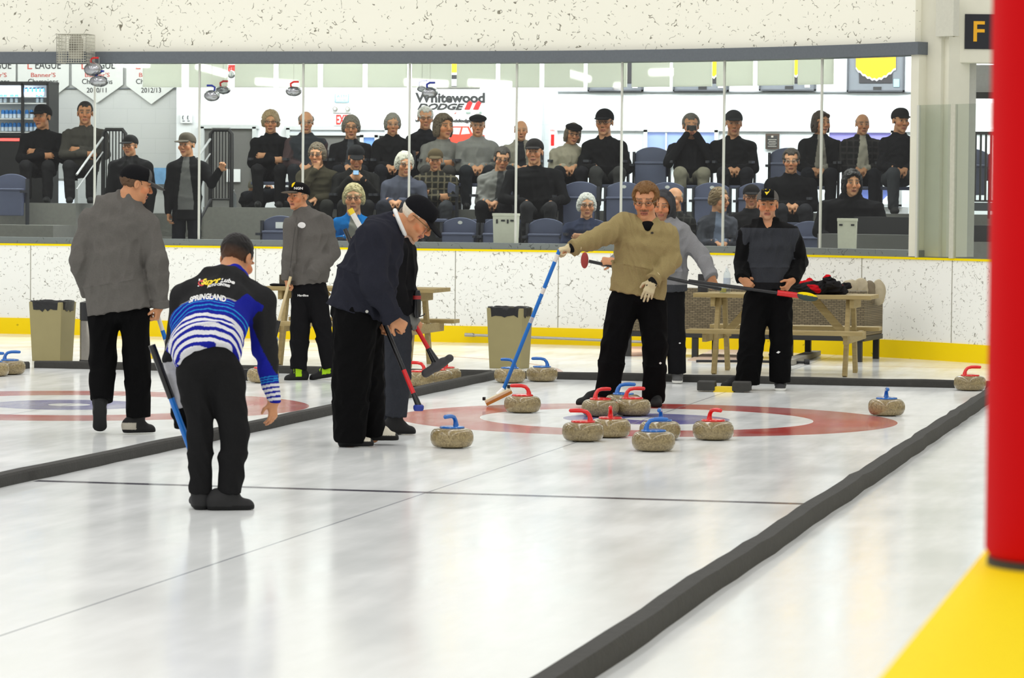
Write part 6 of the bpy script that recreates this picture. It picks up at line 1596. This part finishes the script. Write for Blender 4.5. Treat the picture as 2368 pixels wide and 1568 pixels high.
def headH(t, v, p1_):
    F = Form(.005); R_ = np.stack([HR*.98-.18*UP, A_, nrm(UP+.18*HR)], 1); F.ell((0, 0, 0), (.095, .05, .036), R_); P_, Q_ = F.mesh()
    col = lambda P: np.where((P@R_[:, 2] > .012-.6*np.abs(P@R_[:, 0]-.0)*0)[:, None], np.array(lin(240, 214, 20)), np.array(lin(70, 82, 78)))
    meshobj('brush_pad', P_, Q_, CLOTH, t, col=col)
broom('curling_broom', 'black curling broom with red grip and yellow pad held across the dark hoodie man', p0, p1, [(0, .77, SHB, 1.3, 'shaft'), (.02, .76, SHW, .35, 'white_line'), (.75, .93, SHR, 1.9, 'red_sleeve')], head=headH)
# ------------------------------------------------------------------ spectators behind the glass
def L(r, g, b): return np.array(lin(r, g, b))
def spectator(x, yt, hh, row, label, sw=45, yaw=0.0, pitch=.05, roll=0.0, tyaw=None, dx=0, hair='short', hcol=(70, 60, 52), jc=(34, 34, 36), inner=None, tc=(30, 31, 36), arms='lap', specs=False, cap=None, capside=0.0,
              brim=.085, seat_=True, z=None, Y=None, tone=None, plaid=None, lean=0.0, lap=.40, sleeves=None, extra=None, thick=.014, legs=True, hood=False, skinkw={}):
    Y = (ROWY[row]+.05) if Y is None else Y
    p = atY(x, yt, Y); D = dist(p); k = D/FPX; hs = hh*k/.236
    fz = (ROWZ[row] if row in ROWZ else .5) if z is None else z
    hc = p-UP*(.118*hs+(.012 if cap is not None else thick*.6)); R = rot(yaw, pitch, roll); ty = yaw*.5 if tyaw is None else tyaw
    fr = -math.cos(ty)*HF+math.sin(ty)*HR; sd = np.cross(fr, UP)          # sd points to the person's own right
    N = hc-R[:, 2]*.150*hs-fr*.03-R[:, 1]*.01
    stand = arms in ('rail', 'stand')
    P = np.array([0, 0, fz+(lap if not stand else .93)]); q = N+HR*dx*k-fr*(.02-lean); P[:2] = q[:2]
    g0 = np.array([P[0], P[1], fz]); vox = .0085
    o = max(.14, sw*k-.055); S = {s: N-UP*.10+sd*s*o+fr*.0 for s in (-1, 1)}; H = N[2]-P[2]
    secs = [(N-UP*.0, .075, .07), (N-UP*.05, o*.62, .10), (N-UP*.10, o*.9, .125), (N+(P-N)*.35, o*.98, .135), (N+(P-N)*.72, o*.96, .15), (P+UP*.02, o*.92, .14)]
    A = {}
    for s in (-1, 1):
        el = S[s]-UP*min(.25, H*.55)+sd*s*.045+fr*.05; wr = P+UP*.13+fr*.24+sd*s*.06; hd = nrm(fr*.3-sd*s-.5*UP); hn = -UP*.6-fr*.2
        if arms == 'crossed': el = S[s]-UP*min(.24, H*.5)+sd*s*.05+fr*.07; wr = N+(P-N)*(.55+.05*s)+fr*(.21+.03*s)-sd*s*.05; hd = nrm(-sd*s-.1*fr); hn = -fr
        if arms == 'knees': el = S[s]-UP*min(.27, H*.6)+sd*s*.09+fr*.10; wr = P+UP*.13+fr*.34+sd*s*.15; hd = nrm(fr-UP*.7-sd*s*.2); hn = -UP
        if arms == 'camera': el = S[s]-UP*.16+sd*s*.07+fr*.15; wr = hc+fr*.16-UP*.09+sd*s*.05; hd = nrm(UP-sd*s*.5); hn = nrm(-fr-.3*sd*s)
        if arms == 'phone': el = S[s]-UP*.22+sd*s*.05+fr*.10; wr = hc+fr*.24-UP*.22*hs+sd*s*.07; hd = nrm(UP*.6-sd*s*.8); hn = nrm(-fr*.8)
        if arms == 'chin':
            if s > 0: el = S[s]-UP*.20+fr*.14-sd*.0; wr = hc+fr*.10-UP*.16*hs+sd*.01; hd = nrm(UP-.2*sd); hn = -fr
            else: wr = P+UP*.15+fr*.2
        if arms == 'rail' and s < 0: el = S[s]-UP*.18-sd*.12+fr*.05; wr = S[s]-UP*.02-sd*.24+fr*.12; hd = nrm(UP*.5-sd*.3+fr*.3); hn = fr
        elif stand: el = S[s]-UP*.29+sd*s*.05; wr = S[s]-UP*.54+sd*s*.04+fr*.06; hd = nrm(-UP+.1*fr); hn = -sd*s
        A[s] = (el, wr, hd, hn)
    B = Form(vox); add_head(B, hc, R, hs, N, .054); B.trunk([(a, w*.8, d*.8) for a, w, d in secs], sd, .04, .04); 
    for s in (-1, 1):
        el, wr, hd, hn = A[s]; B.cone(N-UP*.05, S[s], .05, .045, .03); B.chain([S[s], el, wr], [.045, .04, .028], .02); add_hand(B, wr, hd, hn, -s if arms != 'down' else s, (35, 45, 25), 1.05)
    K = {}
    for s in (-1, 1):
        if stand: K[s] = (P+sd*s*.09, P+sd*s*.10-UP*.45+fr*.02, g0+sd*s*.11+UP*.09)
        else: K[s] = (P+sd*s*.09+fr*.02, P+sd*s*.14+fr*.42+UP*.06, P*np.array([1, 1, 0])+sd*s*.13+fr*.40+UP*(fz+.09))
        B.chain(K[s], [.06, .05, .04], .03)
    body = formobj('person', B, SKIN, None, g0, skin_colour(hc, R, hs, brow=tuple(np.array(lin(*hcol))*.6), tone=SKINC*np.array([.92, .98, 1.05]) if tone is None else tone, **skinkw)); tag(body, label, 'person', None)
    J = Form(vox); J.trunk(secs[:-1], sd, .05, .05); (a0, w0, d0), (a1, w1, d1) = secs[-2], secs[-1]; J.loft(a0, a1-(UP*.10 if stand else 0), w0, d0, w1, d1, sd, .02, .04)
    for s in (-1, 1):
        el, wr, hd, hn = A[s]; J.cone(N*.5+S[s]*.5-UP*.02, S[s], .07, .075, .05); J.cone(S[s], el, .072, .062, .03); J.cone(el, wr-nrm(wr-el)*.015, .062, .043, .02)
    J.loft(N-UP*.02, N+UP*.03, .085, .08, .078, .074, sd, .012, .03)
    if hood: J.ell(N-fr*.06+UP*.02, (.13, .13, .08), None, .04)
    J.ell(hc-R[:, 2]*.01*hs+R[:, 1]*.03, np.array([.074, .092, .108])*hs, R, .02, 's'); J.folds(.007, .15, int(x), (1, 1, .5))
    def jcol(Q):
        C = np.tile(L(*jc), (len(Q), 1)); q = Q-N; u = q@sd; v = q@fr; w = -q[:, 2]
        if plaid is not None:
            C[(np.abs(np.sin(u*42)) > .93) | (np.abs(np.sin(w*42)) > .93)] = L(*plaid)
        if inner is not None: C[(v > .02) & (np.abs(u) < .035+.12*np.clip(w, 0, .5)) & (w > -.05) & (w < H-.03)] = L(*inner)
        if sleeves is not None:
            for s in (-1, 1):
                d1, _ = segd(Q, S[s], A[s][0]); d2, _ = segd(Q, A[s][0], A[s][1]); C[np.minimum(d1, d2) < .08] = L(*sleeves)
        return C
    formobj('jacket', J, CLOTH, body, g0, jcol)
    T = Form(vox); T.loft(P+UP*.04, P-UP*.03, o*.86, .13, o*.84, .13, sd, .05, .04)
    for s in (-1, 1): T.chain(K[s], [.088, .075, .062], .03)
    T.folds(.005, .12, int(x)+3); T.cut((0, 0, fz+.01), -UP); formobj('trousers', T, CLOTH, body, g0, L(*tc))
    for s in (-1, 1):
        f0 = K[s][2]*np.array([1, 1, 0])+UP*fz; F = Form(.01); F.ell(f0+fr*.06+UP*.035, (.13, .045, .05), np.stack([fr, sd, UP], 1)); F.cut((0, 0, fz+.002), -UP); formobj('shoe', F, RUBBER, body, g0, SHO)
    if hair is not None:
        formobj('hair', hair_form(hc, R, hs, .007, hair, thick if cap is None else .007, int(x), noise=.009 if hair in ('full', 'bob') and cap is None else .005), HAIRM, body, g0, L(*hcol))
    if cap is not None:
        F = cap_form(hc, rot(yaw, pitch-.14, roll), hs*1.04, .007, brim, capside) if brim is not None else None
        if F is None:
            F = Form(.007); F.ell(hc+R@np.array([0, .01, .075])*hs, np.array([.098, .118, .045])*hs, R); F.ell(hc+R@np.array([0, .10, .055])*hs, np.array([.07, .05, .012])*hs, R, .015)
        formobj('cap', F, CLOTH, body, g0, L(*cap))
    if specs: glasses(hc, R, hs, body, g0, MATS['brushed_steel'] if specs == 2 else SHB)
    if seat_ and row in ROWZ and not stand: seat(x+dx, row, 'blue seat under the spectator '+' '.join(label.split(',')[0].replace('person ', '').replace('heavy', 'of heavy build').replace('bald ', 'who is bald ').split()[:10]), False)
    return body, hc, R, A, k
def short(l): return l
C1 = spectator
# top row
C1(98, 242, 53, 3, 'person in a black hoodie and cap, arms crossed, beside the fridge', 50, -.35, .0, tyaw=0, jc=(24, 24, 26), tc=(34, 34, 36), arms='crossed', cap=(28, 28, 30), hcol=(50, 44, 40), z=Z3+.03, seat_=False, hair='crop', tone=SKINC*.8, dx=-3)
C1(197, 235, 52, 3, 'person with short dark hair and grey jacket, arms crossed, by the left railing', 49, .1, .0, jc=(66, 64, 60), tc=(38, 38, 40), arms='crossed', hcol=(34, 30, 28), z=Z3+.03, seat_=False, hair='short', thick=.008, tone=SKINC*.8, dx=-5)
C1(626, 255, 50, 3, 'person with curly light hair and black jacket, arms crossed, at the row\'s left end', 43, .05, .05, hair='full', hcol=(150, 130, 100), jc=(22, 22, 24), arms='crossed', specs=True, tc=(26, 26, 28), thick=.02)
C1(708, 257, 49, 3, 'person with thin grey hair, dark vest and plum plaid sleeves', 46, .1, .1, hair='balding', hcol=(120, 116, 110), jc=(50, 54, 60), sleeves=(74, 60, 62), tc=(34, 36, 40), arms='lap', specs=2)
C1(812, 267, 52, 3, 'person with grey hair, glasses and open dark jacket under the EXIT sign', 46, .05, .08, hair='full', hcol=(110, 104, 94), jc=(30, 29, 32), inner=(66, 68, 74), arms='lap', specs=True)
C1(908, 262, 48, 3, 'person with wavy grey hair and dark jacket, right of the EXIT sign', 42, .1, .1, hair='full', hcol=(128, 124, 116), jc=(26, 26, 28), arms='lap', specs=2, thick=.01)
C1(984, 247, 50, 3, 'person with white hair and dark jacket, left of the red truck picture', 40, .1, .05, hair='short', hcol=(190, 188, 182), jc=(30, 30, 34), arms='crossed', Y=15.75, seat_=False, dx=-10, specs=True)
C1(1026, 263, 56, 3, 'person with brown bobbed hair turned right, arms crossed in a light grey sweater', 47, .55, .02, tyaw=.0, hair='bob', hcol=(92, 80, 64), jc=(118, 117, 114), arms='crossed', tc=(60, 58, 56), dx=-10, tone=SKINC*.9)
C1(1105, 263, 50, 3, 'person in a flat black cap and pale grey striped jacket', 45, .05, .05, hair='short', hcol=(150, 146, 140), jc=(126, 126, 124), arms='lap', cap=(24, 24, 26), brim=None, specs=2, tc=(34, 36, 40))
C1(1205, 279, 45, 3, 'bald person in a light coat over a dark scarf', 42, .05, .05, hair='balding', hcol=(150, 140, 124), jc=(134, 130, 120), inner=(40, 40, 44), arms='lap', thick=.006)
C1(1325, 283, 48, 3, 'person in a dark beret and cream jacket leaning right', 44, .2, .12, roll=.12, tyaw=.1, hair='bob', hcol=(96, 84, 70), jc=(152, 146, 130), arms='lap', cap=(26, 24, 24), brim=None, specs=True, tc=(30, 30, 34), dx=-8, thick=.008)
C1(1398, 252, 58, 3, 'person in a black cap and black jacket beside the empty top seat', 48, -.2, .05, tyaw=0, hair='crop', hcol=(60, 54, 50), jc=(24, 24, 26), arms='knees', cap=(22, 22, 24), specs=True, tc=(58, 58, 58), dx=6)
b, hc, R, A, k = C1(1598, 263, 55, 3, 'person photographing the game with a small camera, in khaki trousers', 49, .0, .0, hair='short', hcol=(96, 92, 86), jc=(26, 26, 29), arms='camera', tc=(124, 120, 106))
cc = hc-HF*.155-UP*.03; t = empty('pocket_camera', cc, YAW, 'small black camera held up by the spectator in khaki trousers', 'camera')
m = MB(); m.box((0, 0, 0), (.12, .045, .075)); m.build('camera_body', SHB, t, bevel=.008); m = MB(); m.tube([(0, -.02, 0), (0, -.075, 0)], [.034, .031], 16); m.build('lens', DARKP, t, True)
C1(1697, 255, 56, 3, 'person in a grey cap and black jacket with clasped hands, left of the plaque', 50, .0, .05, hair='crop', hcol=(70, 66, 60), jc=(27, 27, 29), arms='lap', cap=(46, 46, 48), tc=(34, 34, 38))
C1(1899, 257, 52, 3, 'person with chin-length brown hair, cream top and open dark jacket', 46, .45, .0, tyaw=0, hair='bob', hcol=(66, 54, 46), jc=(28, 28, 30), inner=(132, 128, 120), arms='lap', thick=.01, dx=-8)
C1(1995, 264, 47, 3, 'bald person in a white shirt and dark speckled jacket', 46, .1, .05, hair='balding', hcol=(90, 84, 76), jc=(34, 33, 34), plaid=(52, 50, 50), inner=(166, 160, 148), arms='lap', thick=.004, dx=-8)
C1(2083, 250, 54, 3, 'person in a dark knit cap and black jacket at the right end of the window', 44, .3, .05, hair='crop', hcol=(40, 38, 36), jc=(25, 25, 28), arms='lap', cap=(32, 31, 32), brim=.04, tc=(56, 58, 62), dx=-6, Y=14.7)
# middle row
C1(733, 330, 52, 2, 'person in an olive jacket with a hand at the chin', 46, -.15, .12, tyaw=0, hair='full', hcol=(98, 88, 74), jc=(66, 62, 50), arms='chin', specs=True, tc=(40, 40, 38), thick=.01)
b, hc, R, A, k = C1(824, 336, 52, 2, 'person in a black cap looking down at a lit phone', 50, .1, .3, hair='crop', hcol=(90, 80, 70), jc=(34, 34, 34), arms='phone', cap=(30, 30, 32), tc=(36, 36, 38))
cc = (A[1][1]+A[-1][1])/2+UP*.07-HF*.05; t = empty('mobile_phone', cc, YAW, 'mobile phone with a lit pale screen in the capped spectator\'s hands', 'phone')
m = MB(); m.box((0, 0, 0), (.075, .01, .06)); m.build('phone_body', SHB, t, bevel=.003); m = MB(); m.box((0, -.006, 0), (.066, .002, .05)); m.build('screen', simple('phone_glow', lin(150, 186, 226), .3, emit=.6), t)
C1(936, 351, 54, 2, 'person with white hair and glasses in a slate blue jacket', 48, .25, .12, tyaw=0, hair='full', hcol=(186, 184, 172), jc=(80, 83, 98), arms='lap', specs=True, dx=-18, tc=(40, 42, 50), Y=14.28)
C1(1007, 344, 48, 2, 'person in an olive cap and dark plaid shirt with crossed arms', 49, .0, .1, hair='crop', hcol=(110, 100, 90), jc=(38, 37, 34), plaid=(98, 92, 76), arms='crossed', cap=(86, 76, 58), inner=None, tc=(58, 60, 64), Y=14.55)
C1(1161, 340, 52, 2, 'person with dark hair and glasses leaning right in a light grey jacket', 48, .1, .2, roll=.1, tyaw=.1, hair='short', hcol=(62, 58, 54), jc=(124, 124, 122), inner=(70, 70, 72), arms='lap', specs=True, dx=-22, tc=(24, 24, 26), Y=14.55)
C1(1236, 321, 57, 2, 'heavy person in a grey cap and black jacket, hands on knees', 64, -.15, .02, tyaw=0, hair='crop', hcol=(50, 44, 40), jc=(22, 22, 24), arms='knees', cap=(40, 38, 38), tc=(44, 44, 46), dx=10, Y=14.25)
C1(1830, 344, 54, 2, 'person with short dark hair and glasses in black, under the cream-topped spectator', 56, -.1, .05, tyaw=0, hair='short', hcol=(64, 58, 52), jc=(20, 20, 22), arms='lap', specs=2, tc=(42, 42, 46), thick=.016)
# front row
C1(818, 425, 64, 1, 'person with short blond hair and glasses in a bright blue jacket', 46, .0, .03, hair='full', hcol=(166, 156, 116), jc=(12, 104, 176), inner=(128, 128, 120), arms='lap', specs=True, tone=SKINC*np.array([1.0, 1.1, 1.2]), tc=(30, 32, 40), thick=.012)
C1(1357, 447, 55, 1, 'person with white hair and glasses in a navy jacket with a white collar', 50, .05, .0, hair='full', hcol=(190, 190, 184), jc=(50, 56, 78), inner=(60, 64, 84), arms='crossed', specs=True, tone=SKINC*np.array([1.0, 1.1, 1.2]))
C1(1560, 434, 54, 1, 'bald person in a dark patterned jacket behind the hooded player', 44, -.45, .05, hair='balding', hcol=(120, 118, 110), jc=(32, 32, 32), plaid=(54, 54, 52), arms='lap', thick=.005)
C1(1664, 434, 54, 1, 'person with brown hair and glasses looking right in a pale blue vest', 42, .75, .05, tyaw=.1, hair='full', hcol=(110, 92, 66), jc=(70, 72, 80), inner=(110, 120, 140), arms='lap', specs=True, thick=.012, Y=13.35)
C1(1738, 427, 53, 1, 'person in a dark cap and glasses just left of the dark hoodie man', 46, -.05, .03, hair='short', hcol=(100, 92, 84), jc=(32, 32, 34), arms='lap', cap=(34, 33, 34), specs=True, Y=13.65)
C1(1971, 392, 58, 1, 'person with long dark hair in a big black coat leaning forward, right side', 72, .1, .05, hair='bob', hcol=(22, 20, 20), jc=(18, 18, 20), arms='knees', tc=(20, 20, 22), hood=True, tone=SKINC*np.array([1.05, 1.15, 1.2]), Y=13.0, dx=-6, thick=.016)
# standing by the aisle
C1(301, 312, 46, 0, 'person in a black cap and dark jacket standing behind the grey jacket player', 48, -.3, .05, tyaw=0, hair='crop', hcol=(80, 76, 70), jc=(30, 30, 32), inner=(44, 44, 46), arms='stand', cap=(34, 34, 35), z=.5, Y=13.5, specs=True, dx=8)
C1(432, 307, 52, 0, 'person in a tan cap and open black jacket standing with a hand on the railing', 45, -.35, .03, tyaw=-.1, hair='crop', hcol=(110, 104, 96), jc=(26, 26, 28), inner=(104, 104, 104), arms='rail', cap=(86, 80, 72), z=.5, Y=13.6, dx=-2)
# someone seen from behind, low behind the platform edge
C1(592, 414, 46, 0, 'person in a pale knit beanie and black coat seen from behind by the railing', 34, PI-.3, .15, hair=None, jc=(22, 22, 24), arms='lap', cap=(112, 108, 94), brim=0, z=Z3, Y=16.0, seat_=False, lap=.12, legs=False)
# clear bottle on the platform edge
c = atY(539, 478, 15.0); t = empty('water_bottle', (c[0], c[1], Z3), 0, 'clear water bottle on the platform beside the right railing', 'bottle'); bottle_shape(t, .22, .04, CLEAR, WHITEP)
# ------------------------------------------------------------------ light
def area(name, loc, size, energy, target=None, col=(1, 1, 1), rotx=None):
    l = bpy.data.lights.new(name, 'AREA'); l.shape = 'RECTANGLE'; l.size, l.size_y = size; l.energy = energy; l.color = col
    o = bpy.data.objects.new(name, l); COL.objects.link(o); o.location = loc
    if target is not None: o.rotation_euler = (Vector(target)-Vector(loc)).to_track_quat('-Z', 'Y').to_euler()
    return o
for i, x in enumerate((-11.5, -6.5, -1.5, 3.5)):
    area('rink_light', (x, -8, 7.2), (.9, 36), 480, (x, -8, 0), (1, .985, .95))
# fluorescent fittings over the near end, the ones whose reflections show in the glass
LAMP = simple('lamp_glow', (1, 1, .97), .4, emit=30)
def reflect_tube(x0, y0, x1, y1, Yl, n):
    pts = []
    for x, y in ((x0, y0), (x1, y1)):
        t = t_at_px(x, 3.0, .05); c = np.array([*curve(t, .05), 0]); tx = np.array([*curve(t+.3, .05), 0])-np.array([*curve(t-.3, .05), 0])
        nn = nrm(np.array([-tx[1], tx[0], 0])); d = ray(x, y); s = ((c-CAM)@nn)/(d@nn); hit = CAM+d*s; r = d-2*(d@nn)*nn
        u = (Yl-hit[1])/r[1]; pts.append(hit+u*r)
    t = empty('fluorescent_lamp', (pts[0]+pts[1])/2); o0 = np.array(t.location)
    m = MB(); m.tube([pts[0]-o0, pts[1]-o0], .06, 8); m.build('tube', LAMP, t, True)
    m = MB(); m.beam(pts[0]-o0+np.array([0, 0, .12]), pts[1]-o0+np.array([0, 0, .12]), .16, .08); m.build('housing', WHITEP, t)
    tag(t, 'fluorescent tube lamp over the rink, mirrored in the glass %s' % n, 'lamp')
reflect_tube(592, 188, 690, 195, -2, 'left of the EXIT sign'); reflect_tube(1080, 195, 1164, 192, -2, 'above the sponsor banner'); reflect_tube(455, 152, 525, 172, -2, 'near the blue-handled decoration')
reflect_tube(262, 148, 345, 148, -2, 'over the pennants')
area('lobby_light', (-10, 16.6, 4.1), (8, 1.2), 150, (-10, 19.0, 1.6), (.97, .99, 1.0))
area('lobby_light', (-3.5, 16.6, 4.1), (8, 1.2), 330, (-3.5, 19.0, 1.8), (.96, .99, 1.0))
area('lobby_light', (3, 16.6, 4.1), (8, 1.2), 300, (3, 19.0, 1.8), (.96, .99, 1.0))
for tt in (-6.5, -1.5, 3.5):
    q = curve(tt, 2.2); q2 = curve(tt, .3); area('lobby_light', (q[0], q[1], 4.15), (4.5, .5), 300, (q2[0], q2[1], 3.2), (.98, 1, .97))  # added lights without fittings, aimed at the hanging screens to brighten them
fl = np.array(FR.location); area('fridge_light', (fl[0], fl[1]+.04, fl[2]+hz_-.08), (1.0, .06), 9, (fl[0], fl[1]+.3, fl[2]+bz_+.2), (.9, .95, 1.0))
W = bpy.data.worlds.new('hall_ambient'); SC.world = W; W.use_nodes = True
bg = W.node_tree.nodes['Background']; bg.inputs[0].default_value = (1.0, .99, .97, 1); bg.inputs[1].default_value = .60
vs = SC.view_settings; vs.view_transform = 'Standard'; vs.look = 'None'; vs.gamma = 1; vs.exposure = 0.0; vs.use_curve_mapping = False
SC.cycles.use_denoising = True
SC.cycles.use_adaptive_sampling = True; SC.cycles.adaptive_threshold = .02
SC.cycles.max_bounces = 8; SC.cycles.transparent_max_bounces = 12; SC.cycles.diffuse_bounces = 3; SC.cycles.glossy_bounces = 3
SC.cycles.sample_clamp_indirect = 5.0
